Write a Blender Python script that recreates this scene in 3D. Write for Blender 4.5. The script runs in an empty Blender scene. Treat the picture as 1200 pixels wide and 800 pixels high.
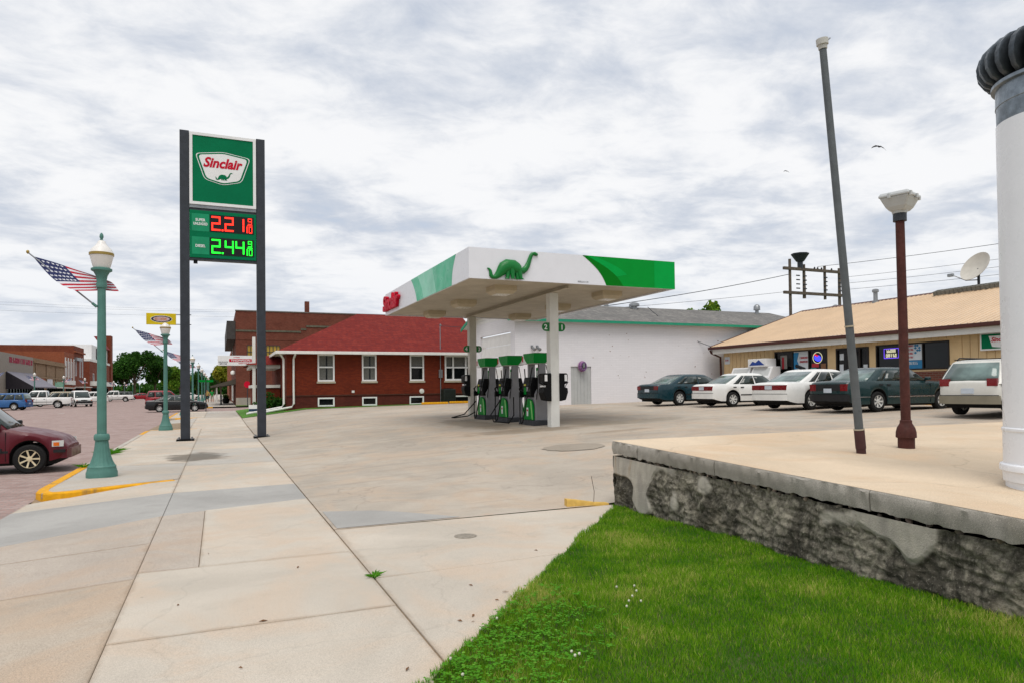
import bpy, bmesh, math, random
import numpy as np
from mathutils import Vector, Matrix, noise

random.seed(7); rng = np.random.default_rng(11)
R = math.radians
sc = bpy.context.scene
COL = sc.collection

# ---------------------------------------------------------------- camera
YAW, PIT, ROLL, EYE = R(23.3), R(1.0), 0.012, 1.7
_f = Vector((math.sin(YAW)*math.cos(PIT), math.cos(YAW)*math.cos(PIT), math.sin(PIT)))
_r0 = Vector((math.cos(YAW), -math.sin(YAW), 0)); _u0 = _r0.cross(_f)
_r = _r0*math.cos(ROLL) - _u0*math.sin(ROLL); _u = _u0*math.cos(ROLL) + _r0*math.sin(ROLL)
cd = bpy.data.cameras.new('camera'); cam = bpy.data.objects.new('camera', cd); COL.objects.link(cam)
cam.matrix_world = Matrix(((_r.x, _u.x, -_f.x, 0), (_r.y, _u.y, -_f.y, 0), (_r.z, _u.z, -_f.z, EYE), (0, 0, 0, 1)))
cd.sensor_width = 36; cd.lens = 24; cd.shift_y = 0.034; cd.clip_start = 0.05; cd.clip_end = 6000
sc.camera = cam

# ---------------------------------------------------------------- sky, sun, exposure
SUN_EL, SUN_AZ = R(62), R(205)          # azimuth clockwise from +Y
w = bpy.data.worlds.new('World'); sc.world = w; w.use_nodes = True
nt = w.node_tree; nt.nodes.clear()
def N(t, **k):
    n = nt.nodes.new(t)
    for a, b in k.items(): setattr(n, a, b)
    return n
out = N('ShaderNodeOutputWorld'); bg = N('ShaderNodeBackground'); bg.inputs[1].default_value = 0.1
nt.links.new(bg.outputs[0], out.inputs[0])
sky = N('ShaderNodeTexSky', sky_type='NISHITA'); sky.sun_disc = False
sky.sun_elevation = SUN_EL; sky.sun_rotation = SUN_AZ; sky.air_density = 1.0; sky.dust_density = 1.5
tc = N('ShaderNodeTexCoord'); sep = N('ShaderNodeSeparateXYZ'); nt.links.new(tc.outputs['Generated'], sep.inputs[0])
def MT(op, a, b=None, c=None, clamp=False):
    n = N('ShaderNodeMath', operation=op); n.use_clamp = clamp
    for i, x in enumerate((a, b, c)):
        if x is None: continue
        if isinstance(x, (int, float)): n.inputs[i].default_value = x
        else: nt.links.new(x, n.inputs[i])
    return n.outputs[0]
zz = MT('ADD', MT('MAXIMUM', sep.outputs[2], 0.0), 0.13)
px = MT('DIVIDE', sep.outputs[0], zz); py = MT('DIVIDE', sep.outputs[1], zz)
cv = N('ShaderNodeCombineXYZ'); nt.links.new(px, cv.inputs[0]); nt.links.new(py, cv.inputs[1])
def cloud(scale, det, rough, dist, off, sx=1.0, sy=1.0):
    mp = N('ShaderNodeMapping'); mp.inputs['Location'].default_value = off
    mp.inputs['Rotation'].default_value = (0, 0, R(28)); mp.inputs['Scale'].default_value = (sx, sy, 1)
    nt.links.new(cv.outputs[0], mp.inputs[0])
    n = N('ShaderNodeTexNoise'); n.inputs['Scale'].default_value = scale; n.inputs['Detail'].default_value = det
    n.inputs['Roughness'].default_value = rough; n.inputs['Distortion'].default_value = dist
    nt.links.new(mp.outputs[0], n.inputs['Vector']); return n.outputs['Fac']
def ramp(x, a, b, va=0.0, vb=1.0):
    n = N('ShaderNodeMapRange', interpolation_type='SMOOTHSTEP'); nt.links.new(x, n.inputs[0])
    for i, v in enumerate((a, b, va, vb)): n.inputs[i+1].default_value = v
    return n.outputs[0]
c1 = cloud(1.25, 9, 0.55, 0.2, (3.1, 7.7, 0), 1.0, 1.15)
c2 = cloud(4.2, 9, 0.62, 0.3, (11.0, 2.0, 4), 1.0, 1.2)
dens = MT('ADD', MT('MULTIPLY', c1, 0.58), MT('MULTIPLY', c2, 0.42))
lo = ramp(dens, 0.375, 0.575)
cmix = N('ShaderNodeMix', data_type='RGBA'); nt.links.new(lo, cmix.inputs['Factor'])
cmix.inputs[6].default_value = (4.0, 4.32, 4.9, 1); cmix.inputs[7].default_value = (6.28, 6.31, 6.4, 1)
cov = ramp(dens, 0.33, 0.42, 0.80, 0.985)
fin = N('ShaderNodeMix', data_type='RGBA'); nt.links.new(cov, fin.inputs['Factor'])
nt.links.new(sky.outputs[0], fin.inputs[6]); nt.links.new(cmix.outputs[2], fin.inputs[7])
hz = ramp(sep.outputs[2], 0.0, 0.22, 0.55, 0.0)      # milky air low over the horizon
hm = N('ShaderNodeMix', data_type='RGBA'); nt.links.new(hz, hm.inputs['Factor']); nt.links.new(fin.outputs[2], hm.inputs[6]); hm.inputs[7].default_value = (5.0, 5.35, 5.85, 1)
nt.links.new(hm.outputs[2], bg.inputs[0])

sl = bpy.data.lights.new('sun', 'SUN'); sl.energy = 1.5; sl.angle = R(38); sl.color = (1.0, 0.955, 0.89)
so = bpy.data.objects.new('sun', sl); COL.objects.link(so); so.location = (0, 0, 60)
sdir = Vector((math.sin(SUN_AZ)*math.cos(SUN_EL), math.cos(SUN_AZ)*math.cos(SUN_EL), math.sin(SUN_EL)))
so.rotation_euler = (-sdir).to_track_quat('-Z', 'Y').to_euler()
vs = sc.view_settings; vs.view_transform = 'Standard'; vs.look = 'None'; vs.gamma = 1; vs.exposure = 0.6
vs.use_curve_mapping = False
sc.cycles.use_denoising = True
sc.cycles.max_bounces = 6; sc.cycles.transparent_max_bounces = 6

# ---------------------------------------------------------------- materials
def lin(h):
    h = h.lstrip('#'); o = []
    for i in (0, 2, 4):
        c = int(h[i:i+2], 16)/255; o.append(c/12.92 if c <= 0.04045 else ((c+0.055)/1.055)**2.4)
    return tuple(o)
MATS = {}
class NB:
    """small node-graph writer"""
    def __init__(s, name):
        s.m = bpy.data.materials.new(name); s.m.use_nodes = True; s.t = s.m.node_tree; s.t.nodes.clear()
        s.o = s.n('ShaderNodeOutputMaterial'); s.b = s.n('ShaderNodeBsdfPrincipled'); s.l(s.b.outputs[0], s.o.inputs[0])
        s.pos = s.n('ShaderNodeNewGeometry').outputs['Position']
    def n(s, t, **k):
        x = s.t.nodes.new(t)
        for a, b in k.items(): setattr(x, a, b)
        return x
    def l(s, a, b): s.t.links.new(a, b)
    def put(s, inp, v):
        if hasattr(v, 'is_output') or isinstance(v, bpy.types.NodeSocket): s.l(v, inp)
        else: inp.default_value = v
    def math(s, op, a, b=0.0, clamp=False):
        x = s.n('ShaderNodeMath', operation=op); x.use_clamp = clamp; s.put(x.inputs[0], a); s.put(x.inputs[1], b); return x.outputs[0]
    def noise(s, scale, det=4, rough=0.55, dist=0.0, vec=None, stretch=None):
        v = vec or s.pos
        if stretch:
            mp = s.n('ShaderNodeMapping'); mp.inputs['Scale'].default_value = stretch; s.l(v, mp.inputs[0]); v = mp.outputs[0]
        x = s.n('ShaderNodeTexNoise'); x.inputs['Scale'].default_value = scale; x.inputs['Detail'].default_value = det
        x.inputs['Roughness'].default_value = rough; x.inputs['Distortion'].default_value = dist
        s.l(v, x.inputs['Vector']); return x.outputs['Fac']
    def ramp(s, x, a, b, va=0.0, vb=1.0):
        n = s.n('ShaderNodeMapRange', interpolation_type='SMOOTHSTEP'); s.put(n.inputs[0], x)
        for i, v in enumerate((a, b, va, vb)): n.inputs[i+1].default_value = v
        return n.outputs[0]
    def mix(s, f, a, b, mode='MIX'):
        n = s.n('ShaderNodeMix', data_type='RGBA', blend_type=mode); s.put(n.inputs['Factor'], f)
        for i, c in ((6, a), (7, b)):
            if isinstance(c, tuple): n.inputs[i].default_value = (*c[:3], 1)
            else: s.l(c, n.inputs[i])
        return n.outputs[2]
    def bump(s, h, st, d=0.02):
        n = s.n('ShaderNodeBump'); n.inputs['Strength'].default_value = st; n.inputs['Distance'].default_value = d
        s.l(h, n.inputs['Height']); s.l(n.outputs[0], s.b.inputs['Normal'])
    def fin(s, col, rough=0.6, metal=0.0, spec=0.5):
        s.put(s.b.inputs['Base Color'], (*col[:3], 1) if isinstance(col, tuple) else col)
        s.put(s.b.inputs['Roughness'], rough); s.b.inputs['Metallic'].default_value = metal
        s.b.inputs['Specular IOR Level'].default_value = spec; return s.m
def sc3(c, k): return tuple(min(x*k, 1.0) for x in c[:3])

def plain(name, hexc, rough=0.55, metal=0.0, var=0.12, scale=3.0, bump=0.0, bs=60, spec=0.3, dirt=0.0, coat=0.0, emit=0.0):
    if name in MATS: return MATS[name]
    c = lin(hexc); b = NB(name)
    n1 = b.noise(scale, 6, 0.6); col = b.mix(b.ramp(n1, 0.3, 0.7), sc3(c, 1-var), sc3(c, 1+var))
    n2 = b.noise(scale*14, 3, 0.6); col = b.mix(b.ramp(n2, 0.35, 0.75, 0, 0.35), col, sc3(c, 1-var*1.4))
    if dirt:
        n3 = b.noise(1.6, 8, 0.65, 0.6, stretch=(1.6, 1.6, 0.45)); col = b.mix(b.ramp(n3, 0.52, 0.75, 0, dirt), col, (0.12, 0.10, 0.075))
    if bump: b.bump(b.noise(bs, 5, 0.6), bump, 0.01)
    rr = b.ramp(b.noise(scale*3, 4), 0.3, 0.7, max(rough-0.08, 0.02), min(rough+0.1, 1))
    m = b.fin(col, rr, metal, spec)
    if coat: b.b.inputs['Coat Weight'].default_value = coat; b.b.inputs['Coat Roughness'].default_value = 0.04
    if emit:
        b.b.inputs['Emission Color'].default_value = (*c, 1); b.b.inputs['Emission Strength'].default_value = emit
    MATS[name] = m; return m

def concrete(name, hexc, stain=0.25, grain=1.0, warm=None, crack=0.0, tyre=0.0, spots=(), edges=False):
    b = NB(name); c = lin(hexc)
    big = b.noise(0.35, 7, 0.6, 0.5); mid = b.noise(2.6, 6, 0.62, 0.3); fine = b.noise(95, 3, 0.7); sp = b.noise(330, 2, 0.8)
    col = b.mix(b.ramp(big, 0.33, 0.67), sc3(c, 0.82), sc3(c, 1.08))
    if warm: col = b.mix(b.ramp(b.noise(0.8, 5, 0.6, 1.0), 0.42, 0.66, 0, 0.75), col, lin(warm))
    col = b.mix(b.ramp(mid, 0.5, 0.78, 0, stain), col, sc3(c, 0.62))
    col = b.mix(b.ramp(fine, 0.44, 0.66, 0, 0.5*grain), col, sc3(c, 0.60))
    col = b.mix(b.ramp(sp, 0.53, 0.66, 0, 0.7*grain), col, sc3(c, 0.36))
    col = b.mix(b.ramp(b.noise(210, 2, 0.8), 0.57, 0.68, 0, 0.55*grain), col, sc3(c, 1.45))
    if tyre:   # worn tracks and drips where cars roll
        tr = b.noise(1.1, 6, 0.6, 0.8, stretch=(0.25, 1.6, 1)); col = b.mix(b.ramp(tr, 0.5, 0.75, 0, tyre), col, sc3(c, 0.60))
        dr = b.noise(3.2, 3, 0.5); col = b.mix(b.ramp(dr, 0.70, 0.78, 0, 0.55), col, sc3(c, 0.42))
    vd = b.n('ShaderNodeTexVoronoi', feature='F1'); vd.inputs['Scale'].default_value = 2.3; b.l(b.pos, vd.inputs['Vector'])      # gum, drips and pits
    dot = b.math('MULTIPLY', b.ramp(vd.outputs['Distance'], 0.012, 0.05, 1, 0), b.ramp(b.noise(1.9, 2), 0.5, 0.56)); col = b.mix(b.math('MULTIPLY', dot, 0.5), col, sc3(c, 0.3))
    if edges:    # grime gathered along the slab's own margins
        tcx = b.n('ShaderNodeTexCoord'); sg_ = b.n('ShaderNodeSeparateXYZ'); b.l(tcx.outputs['Generated'], sg_.inputs[0])
        ex = b.math('MINIMUM', b.math('MINIMUM', sg_.outputs[0], b.math('SUBTRACT', 1.0, sg_.outputs[0])), b.math('MINIMUM', sg_.outputs[1], b.math('SUBTRACT', 1.0, sg_.outputs[1])))
        ex = b.math('ADD', ex, b.math('MULTIPLY', b.math('SUBTRACT', b.noise(3.0, 7, 0.7), 0.5), 0.07)); col = b.mix(b.ramp(ex, 0.0, 0.022, 0.3, 0), col, lin('7d6a55'))
    if crack:
        v = b.n('ShaderNodeTexVoronoi', feature='DISTANCE_TO_EDGE'); v.inputs['Scale'].default_value = 0.35
        w_ = b.n('ShaderNodeVectorMath', operation='ADD'); b.l(b.pos, w_.inputs[0])
        nz = b.n('ShaderNodeTexNoise'); nz.inputs['Scale'].default_value = 1.2; nz.inputs['Detail'].default_value = 6; b.l(b.pos, nz.inputs['Vector'])
        b.l(nz.outputs['Color'], w_.inputs[1]); b.l(w_.outputs[0], v.inputs['Vector'])
        col = b.mix(b.ramp(v.outputs['Distance'], 0.0015, 0.006, crack, 0), col, sc3(c, 0.35))
    for sx, sy, rx, ry, k, hc in spots:      # spills: soft-edged, ragged blots at real places on the slab
        wv = b.n('ShaderNodeVectorMath', operation='MULTIPLY_ADD'); nz = b.n('ShaderNodeTexNoise'); nz.inputs['Scale'].default_value = 1.7; nz.inputs['Detail'].default_value = 7; nz.inputs['Roughness'].default_value = 0.65; b.l(b.pos, nz.inputs['Vector'])
        b.l(nz.outputs['Color'], wv.inputs[0]); wv.inputs[1].default_value = (rx*1.3, ry*1.6, 0); b.l(b.pos, wv.inputs[2])
        mp = b.n('ShaderNodeMapping'); mp.inputs['Location'].default_value = (-sx/rx-0.65, -sy/ry-0.8, 0); mp.inputs['Scale'].default_value = (1/rx, 1/ry, 0); b.l(wv.outputs[0], mp.inputs[0])
        ln = b.n('ShaderNodeVectorMath', operation='LENGTH'); b.l(mp.outputs[0], ln.inputs[0]); col = b.mix(b.ramp(ln.outputs['Value'], 0.55, 1.0, k, 0), col, lin(hc))
    h = b.math('ADD', b.math('MULTIPLY', fine, 0.6), b.math('MULTIPLY', mid, 0.8)); b.bump(h, 0.25, 0.006)
    m = b.fin(col, b.ramp(mid, 0.3, 0.7, 0.78, 0.95), 0, 0.25); MATS[name] = m; return m

def brick(name, ca, cb, mortar, bw=0.21, bh=0.068, mort=0.010, weather=0.35, flat=False, bumpk=0.5):
    """bricks laid on axis-aligned walls; flat=True for paving"""
    b = NB(name); sp = b.n('ShaderNodeSeparateXYZ'); b.l(b.pos, sp.inputs[0])
    cv = b.n('ShaderNodeCombineXYZ')
    if flat: b.l(sp.outputs[0], cv.inputs[0]); b.l(sp.outputs[1], cv.inputs[1])
    else: b.l(b.math('ADD', sp.outputs[0], sp.outputs[1]), cv.inputs[0]); b.l(sp.outputs[2], cv.inputs[1])
    t = b.n('ShaderNodeTexBrick'); b.l(cv.outputs[0], t.inputs['Vector'])
    t.inputs['Scale'].default_value = 1; t.inputs['Brick Width'].default_value = bw; t.inputs['Row Height'].default_value = bh
    t.inputs['Mortar Size'].default_value = mort; t.inputs['Mortar Smooth'].default_value = 0.2; t.inputs['Bias'].default_value = -0.1
    t.inputs['Color1'].default_value = (*lin(ca), 1); t.inputs['Color2'].default_value = (*lin(cb), 1); t.inputs['Mortar'].default_value = (*lin(mortar), 1)
    col = b.mix(b.ramp(b.noise(0.9, 7, 0.65, 0.4), 0.4, 0.72, 0, weather), t.outputs['Color'], sc3(lin(ca), 0.5))
    col = b.mix(b.ramp(b.noise(5, 5, 0.6), 0.5, 0.8, 0, weather*0.7), col, sc3(lin(cb), 1.35))
    b.bump(b.math('SUBTRACT', 1.0, t.outputs['Fac']), bumpk, 0.008)
    m = b.fin(col, 0.88, 0, 0.25); MATS[name] = m; return m

def shingle(name, ca, cb, cc, sl=1.0):
    b = NB(name); sp = b.n('ShaderNodeSeparateXYZ'); b.l(b.pos, sp.inputs[0]); cv = b.n('ShaderNodeCombineXYZ')
    b.l(b.math('ADD', sp.outputs[0], b.math('MULTIPLY', sp.outputs[1], 0.37)), cv.inputs[0]); b.l(b.math('MULTIPLY', sp.outputs[2], sl), cv.inputs[1])
    t = b.n('ShaderNodeTexBrick'); b.l(cv.outputs[0], t.inputs['Vector']); t.inputs['Scale'].default_value = 1
    t.inputs['Brick Width'].default_value = 0.32; t.inputs['Row Height'].default_value = 0.14; t.inputs['Mortar Size'].default_value = 0.008
    t.inputs['Color1'].default_value = (*lin(ca), 1); t.inputs['Color2'].default_value = (*lin(cb), 1); t.inputs['Mortar'].default_value = (*sc3(lin(ca), 0.45), 1)
    col = b.mix(b.ramp(b.noise(4.5, 5, 0.75), 0.42, 0.62, 0, 0.75), t.outputs['Color'], lin(cc))
    col = b.mix(b.ramp(b.noise(0.5, 5, 0.6), 0.45, 0.7, 0, 0.3), col, sc3(lin(ca), 0.7))
    b.bump(b.math('ADD', b.math('SUBTRACT', 1.0, t.outputs['Fac']), b.noise(40, 3)), 0.4, 0.01)
    m = b.fin(col, 0.95, 0, 0.2); MATS[name] = m; return m

def paint(name, hexc, flake=0.08, rough=0.22, dirt=0.12, coat=0.25):
    if name in MATS: return MATS[name]
    b = NB(name); c = lin(hexc)
    sp = b.n('ShaderNodeSeparateXYZ'); b.l(b.pos, sp.inputs[0])
    col = b.mix(b.ramp(b.noise(2.0, 6, 0.6), 0.35, 0.7), sc3(c, 1-flake), sc3(c, 1+flake))
    col = b.mix(b.ramp(b.noise(6, 8, 0.7, 0.4), 0.5, 0.8, 0, dirt), col, (0.16, 0.14, 0.11))
    m = b.fin(col, b.ramp(b.noise(5, 5), 0.3, 0.7, rough, rough+0.16), 0.0, 0.35)
    b.b.inputs['Coat Weight'].default_value = coat; b.b.inputs['Coat Roughness'].default_value = 0.05
    MATS[name] = m; return m

def glass(name, hexc='0c1214', rough=0.04, spec=0.7):
    if name in MATS: return MATS[name]
    b = NB(name); c = lin(hexc); col = b.mix(b.ramp(b.noise(1.7, 3), 0.35, 0.7), sc3(c, 0.7), sc3(c, 1.5))
    m = b.fin(col, b.ramp(b.noise(3, 4), 0.3, 0.7, rough, rough+0.05), 0, spec); MATS[name] = m; return m

# ---------------------------------------------------------------- mesh builder and object helpers
class MB:
    def __init__(s): s.v = []; s.f = []; s.m = []
    def add(s, vs, fs, m=0):
        o = len(s.v); s.v += [tuple(p) for p in vs]; s.f += [tuple(i+o for i in q) for q in fs]; s.m += [m]*len(fs); return s
    def box(s, x0, x1, y0, y1, z0, z1, m=0):
        return s.add([(x0,y0,z0),(x1,y0,z0),(x1,y1,z0),(x0,y1,z0),(x0,y0,z1),(x1,y0,z1),(x1,y1,z1),(x0,y1,z1)],
                     [(0,3,2,1),(4,5,6,7),(0,1,5,4),(1,2,6,5),(2,3,7,6),(3,0,4,7)], m)
    def obox(s, o, r, u, n, u0, u1, v0, v1, n0, n1, m=0):
        """box in a frame: origin o, axes r, u, n"""
        o, r, u, n = map(Vector, (o, r, u, n)); P = lambda a, b, c: o+r*a+u*b+n*c
        return s.add([P(u0,v0,n0),P(u1,v0,n0),P(u1,v1,n0),P(u0,v1,n0),P(u0,v0,n1),P(u1,v0,n1),P(u1,v1,n1),P(u0,v1,n1)],
                     [(0,3,2,1),(4,5,6,7),(0,1,5,4),(1,2,6,5),(2,3,7,6),(3,0,4,7)], m)
    def prism(s, pts, d, m=0):
        """polygon of 3D points pushed along vector d"""
        d = Vector(d); n = len(pts); a = [Vector(p) for p in pts]; b = [p+d for p in a]
        return s.add(a+b, [tuple(range(n-1, -1, -1)), tuple(range(n, 2*n))]+[(i, (i+1) % n, n+(i+1) % n, n+i) for i in range(n)], m)
    def cyl(s, p0, p1, r0, r1=None, n=14, m=0):
        r1 = r0 if r1 is None else r1; p0, p1 = Vector(p0), Vector(p1); d = (p1-p0).normalized()
        a = d.orthogonal().normalized(); b = d.cross(a); vs = []
        for p, r in ((p0, r0), (p1, r1)):
            vs += [p+a*(r*math.cos(2*math.pi*i/n))+b*(r*math.sin(2*math.pi*i/n)) for i in range(n)]
        return s.add(vs, [(i, (i+1) % n, n+(i+1) % n, n+i) for i in range(n)]+[tuple(range(n-1, -1, -1)), tuple(range(n, 2*n))], m)
    def lathe(s, prof, n=24, c=(0,0,0), m=0, flute=0.0, nf=0, torus=False):
        vs = []; k = len(prof)
        for r, z in prof:
            for i in range(n):
                a = 2*math.pi*i/n; q = r*(1-flute*(0.5+0.5*math.cos(a*nf))) if nf else r
                vs.append((c[0]+q*math.cos(a), c[1]+q*math.sin(a), c[2]+z))
        fs = [(j*n+i, j*n+(i+1) % n, (j+1)*n+(i+1) % n, (j+1)*n+i) for j in range(k-1) for i in range(n)]
        if torus: fs += [((k-1)*n+i, (k-1)*n+(i+1) % n, (i+1) % n, i) for i in range(n)]
        else: fs += [tuple(range(n-1, -1, -1)), tuple(range((k-1)*n, k*n))]
        return s.add(vs, fs, m)
    def tube(s, path, r, n=8, m=0):
        P = [Vector(p) for p in path]; rr = r if isinstance(r, (list, tuple)) else [r]*len(P); vs = []; up = Vector((0.13, 0.21, 0.97)).normalized()
        for i, p in enumerate(P):
            t = (P[min(i+1, len(P)-1)]-P[max(i-1, 0)]).normalized(); a = t.cross(up)
            if a.length < 0.05: a = t.orthogonal()
            a.normalize(); b = t.cross(a)
            vs += [p+a*(rr[i]*math.cos(2*math.pi*j/n))+b*(rr[i]*math.sin(2*math.pi*j/n)) for j in range(n)]
        k = len(P); fs = [(i*n+j, (i+1)*n+j, (i+1)*n+(j+1) % n, i*n+(j+1) % n) for i in range(k-1) for j in range(n)]
        return s.add(vs, fs+[tuple(range(n)), tuple(range(k*n-1, (k-1)*n-1, -1))], m)
    def loft(s, rings, m=0, caps=True, closed=True):
        n = len(rings[0]); k = len(rings); vs = [p for q in rings for p in q]; w = n if closed else n-1
        fs = [(j*n+i, j*n+(i+1) % n, (j+1)*n+(i+1) % n, (j+1)*n+i) for j in range(k-1) for i in range(w)]
        if caps: fs += [tuple(range(n-1, -1, -1)), tuple(range((k-1)*n, k*n))]
        return s.add(vs, fs, m)
    def wall(s, o, r, u, W, H, ops=(), depth=0.12, m=0, mr=None, back=0.0):
        """wall sheet with real openings (u0,u1,v0,v1) and reveals; outward normal r x u"""
        o, r, u = map(Vector, (o, r, u)); n = r.cross(u); mr = m if mr is None else mr
        xs = sorted({0, W, *[a for p in ops for a in p[:2]]}); ys = sorted({0, H, *[a for p in ops for a in p[2:]]})
        for i in range(len(xs)-1):
            for j in range(len(ys)-1):
                a, b, c, d = xs[i], xs[i+1], ys[j], ys[j+1]; cx, cy = (a+b)/2, (c+d)/2
                if any(p[0] < cx < p[1] and p[2] < cy < p[3] for p in ops): continue
                s.add([o+r*a+u*c, o+r*b+u*c, o+r*b+u*d, o+r*a+u*d], [(0,1,2,3)], m)
        for a, b, c, d in ops:
            q = [o+r*a+u*c, o+r*b+u*c, o+r*b+u*d, o+r*a+u*d]; e = [p-n*depth for p in q]
            s.add(q+e, [(0,4,5,1),(1,5,6,2),(2,6,7,3),(3,7,4,0)], mr)
        return s
    def build(s, name, mats, parent=None, smooth=None, loc=None, rot=None, bevel=0.0, seg=2):
        me = bpy.data.meshes.new(name); me.from_pydata(s.v, [], s.f); me.update()
        mats = mats if isinstance(mats, (list, tuple)) else [mats]
        for x in mats: me.materials.append(x)
        if len(mats) > 1: me.polygons.foreach_set('material_index', s.m)
        if smooth is not None:
            me.polygons.foreach_set('use_smooth', [True]*len(me.polygons)); me.set_sharp_from_angle(angle=R(smooth))
        o = bpy.data.objects.new(name, me); COL.objects.link(o); o.parent = parent
        if loc is not None: o.location = loc
        if rot is not None: o.rotation_euler = rot
        if bevel:
            bv = o.modifiers.new('Bevel', 'BEVEL'); bv.width = bevel; bv.segments = seg; bv.limit_method = 'ANGLE'; bv.angle_limit = R(40)
        return o
def tag(o, label, cat, group=None, kind=None):
    o['label'] = label; o['category'] = cat
    if group: o['group'] = group
    if kind: o['kind'] = kind
    return o
def thing(name, label, cat, loc=(0,0,0), rz=0, group=None):
    o = bpy.data.objects.new(name, None); o.empty_display_size = 0.2; COL.objects.link(o); o.location = loc; o.rotation_euler = (0,0,rz)
    return tag(o, label, cat, group)
def struct(o): o['kind'] = 'structure'; return o
def dup(root, loc, rz=None, label=None, group=None, scale=None):
    r = root.copy(); COL.objects.link(r); r.location = loc
    if rz is not None: r.rotation_euler = (0,0,rz)
    if scale is not None: r.scale = (scale,)*3 if isinstance(scale, (int, float)) else scale
    if label: r['label'] = label
    if group: r['group'] = group
    for ch in list(root.children):
        c = ch.copy(); COL.objects.link(c); c.parent = r
        for g in list(ch.children):
            d = g.copy(); COL.objects.link(d); d.parent = c
    return r
def text(s, name, mat, parent, o, r, u, width=None, height=0.2, bold=0.0, shear=0.0, ext=0.004, align=0.0, spacing=1.0):
    """lettering as a mesh; o is the centre of the text box, r/u its axes (in parent space)"""
    cu = bpy.data.curves.new('lettering', 'FONT'); cu.body = s; cu.size = 1; cu.offset = bold; cu.shear = shear; cu.extrude = 0.01
    cu.space_character = spacing; cu.resolution_u = 3; cu.align_x = 'CENTER'
    t = bpy.data.objects.new('lettering', cu); COL.objects.link(t); bpy.context.view_layer.update()
    me = bpy.data.meshes.new_from_object(t.evaluated_get(bpy.context.evaluated_depsgraph_get())); bpy.data.objects.remove(t); bpy.data.curves.remove(cu)
    n = len(me.vertices); co = np.empty(n*3); me.vertices.foreach_get('co', co); co = co.reshape(-1, 3)
    lo, hi = co.min(0), co.max(0); co -= (lo+hi)/2; sz = hi-lo; ky = height/sz[1]; kx = width/sz[0] if width else ky
    r, u = np.array(Vector(r).normalized()), np.array(Vector(u).normalized()); nn = np.cross(r, u)
    p = np.array(o)+np.outer(co[:,0]*kx, r)+np.outer(co[:,1]*ky, u)+np.outer(co[:,2]/0.01*ext, nn)
    me.vertices.foreach_set('co', p.ravel()); me.materials.clear(); me.materials.append(mat); me.update()
    ob = bpy.data.objects.new(name, me); COL.objects.link(ob); ob.parent = parent; me.name = name
    return ob
def strokes(name, mat, parent, o, r, u, w, h, n, seed, ext=0.002):
    """print too small to read: a row of letter-sized strokes"""
    q = random.Random(seed); o, r, u = map(Vector, (o, r, u)); nn = r.cross(u); b = MB(); cw = w/n
    for i in range(n):
        x = -w/2+i*cw; t = cw*0.26
        b.obox(o, r, u, nn, x, x+t, -h/2, h/2, -ext, ext)
        if q.random() < 0.7: b.obox(o, r, u, nn, x+cw*0.55, x+cw*0.8, -h/2, h/2*q.choice((1, 0.1, 1)), -ext, ext)
        for z in q.sample((-0.5, -0.06, 0.36), 2): b.obox(o, r, u, nn, x+t, x+cw*0.55, z*h, z*h+h*0.14, -ext, ext)
    o_ = b.build(name, mat, parent); o_['kind'] = 'stuff'; return o_
X_, Y_, Z_ = Vector((1,0,0)), Vector((0,1,0)), Vector((0,0,1))

def window(parent, o, r, u, u0, u1, v0, v1, fw=0.07, fm=None, gm=None, hs=(), vs=(), inset=0.06, sill=None, name='window', proud=0.02):
    """frame with real bars set in an opening, panes as children"""
    o, r, u = map(Vector, (o, r, u)); n = r.cross(u); b = MB()
    for a, c, d, e in ((u0, u1, v0, v0+fw), (u0, u1, v1-fw, v1), (u0, u0+fw, v0+fw, v1-fw), (u1-fw, u1, v0+fw, v1-fw)):
        b.obox(o, r, u, n, a, c, d, e, -inset-0.03, proud)
    us = [u0+fw, *vs, u1-fw]; ws = [v0+fw, *hs, v1-fw]; h = fw*0.45
    for x in vs: b.obox(o, r, u, n, x-h, x+h, v0+fw, v1-fw, -inset-0.03, proud-0.015)
    for z in hs:
        for i in range(len(us)-1):
            b.obox(o, r, u, n, us[i]+(h if i else 0), us[i+1]-(h if i < len(us)-2 else 0), z-h, z+h, -inset-0.03, proud-0.012)
    f = b.build(name, fm, parent)
    if sill: MB().obox(o, r, u, n, u0-0.06, u1+0.06, v0-0.12, v0-0.002, -0.05, 0.07).build('sill', sill, f)
    for i in range(len(us)-1):
        for j in range(len(ws)-1):
            MB().obox(o, r, u, n, us[i], us[i+1], ws[j], ws[j+1], -inset-0.012, -inset).build('pane', gm, f)
    return f

# palette
M_white = plain('white_paint', 'dcdcdc', 0.5, var=0.04, dirt=0.04)
M_trim = plain('white_trim', 'd4d3ce', 0.5, var=0.05, dirt=0.10)
M_black = plain('black_plastic', '0a0b0d', 0.55, var=0.2, spec=0.15)
M_dark = plain('dark_metal', '30343b', 0.5, var=0.15, scale=5)
M_rubber = plain('rubber', '141414', 0.8, var=0.2, scale=10)
M_steel = plain('steel', '8d9093', 0.4, 0.7, var=0.12)
M_chrome = plain('chrome', 'b9bcc0', 0.18, 0.9, var=0.05)
M_glass = glass('dark_glass', '090d0f', 0.05, 0.28); M_cglass = glass('car_glass', '26312f', 0.03, 0.55); M_vglass = glass('pale_window_glass', '2d4440', 0.05, 0.8)
M_green = plain('sign_green', '006a45', 0.5, var=0.08, scale=1.2, spec=0.08)
M_red = plain('sign_red', 'b80f2c', 0.5, var=0.06, spec=0.1)
M_yellow = plain('kerb_yellow', 'd69a12', 0.8, var=0.14, scale=9, bump=0.3, dirt=0.8)
M_wood = plain('weathered_wood', '5d534a', 0.9, var=0.3, scale=6, bump=0.4)
M_teal = plain('teal_paint', '4d786f', 0.5, var=0.10, scale=6, dirt=0.15, spec=0.25)
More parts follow.
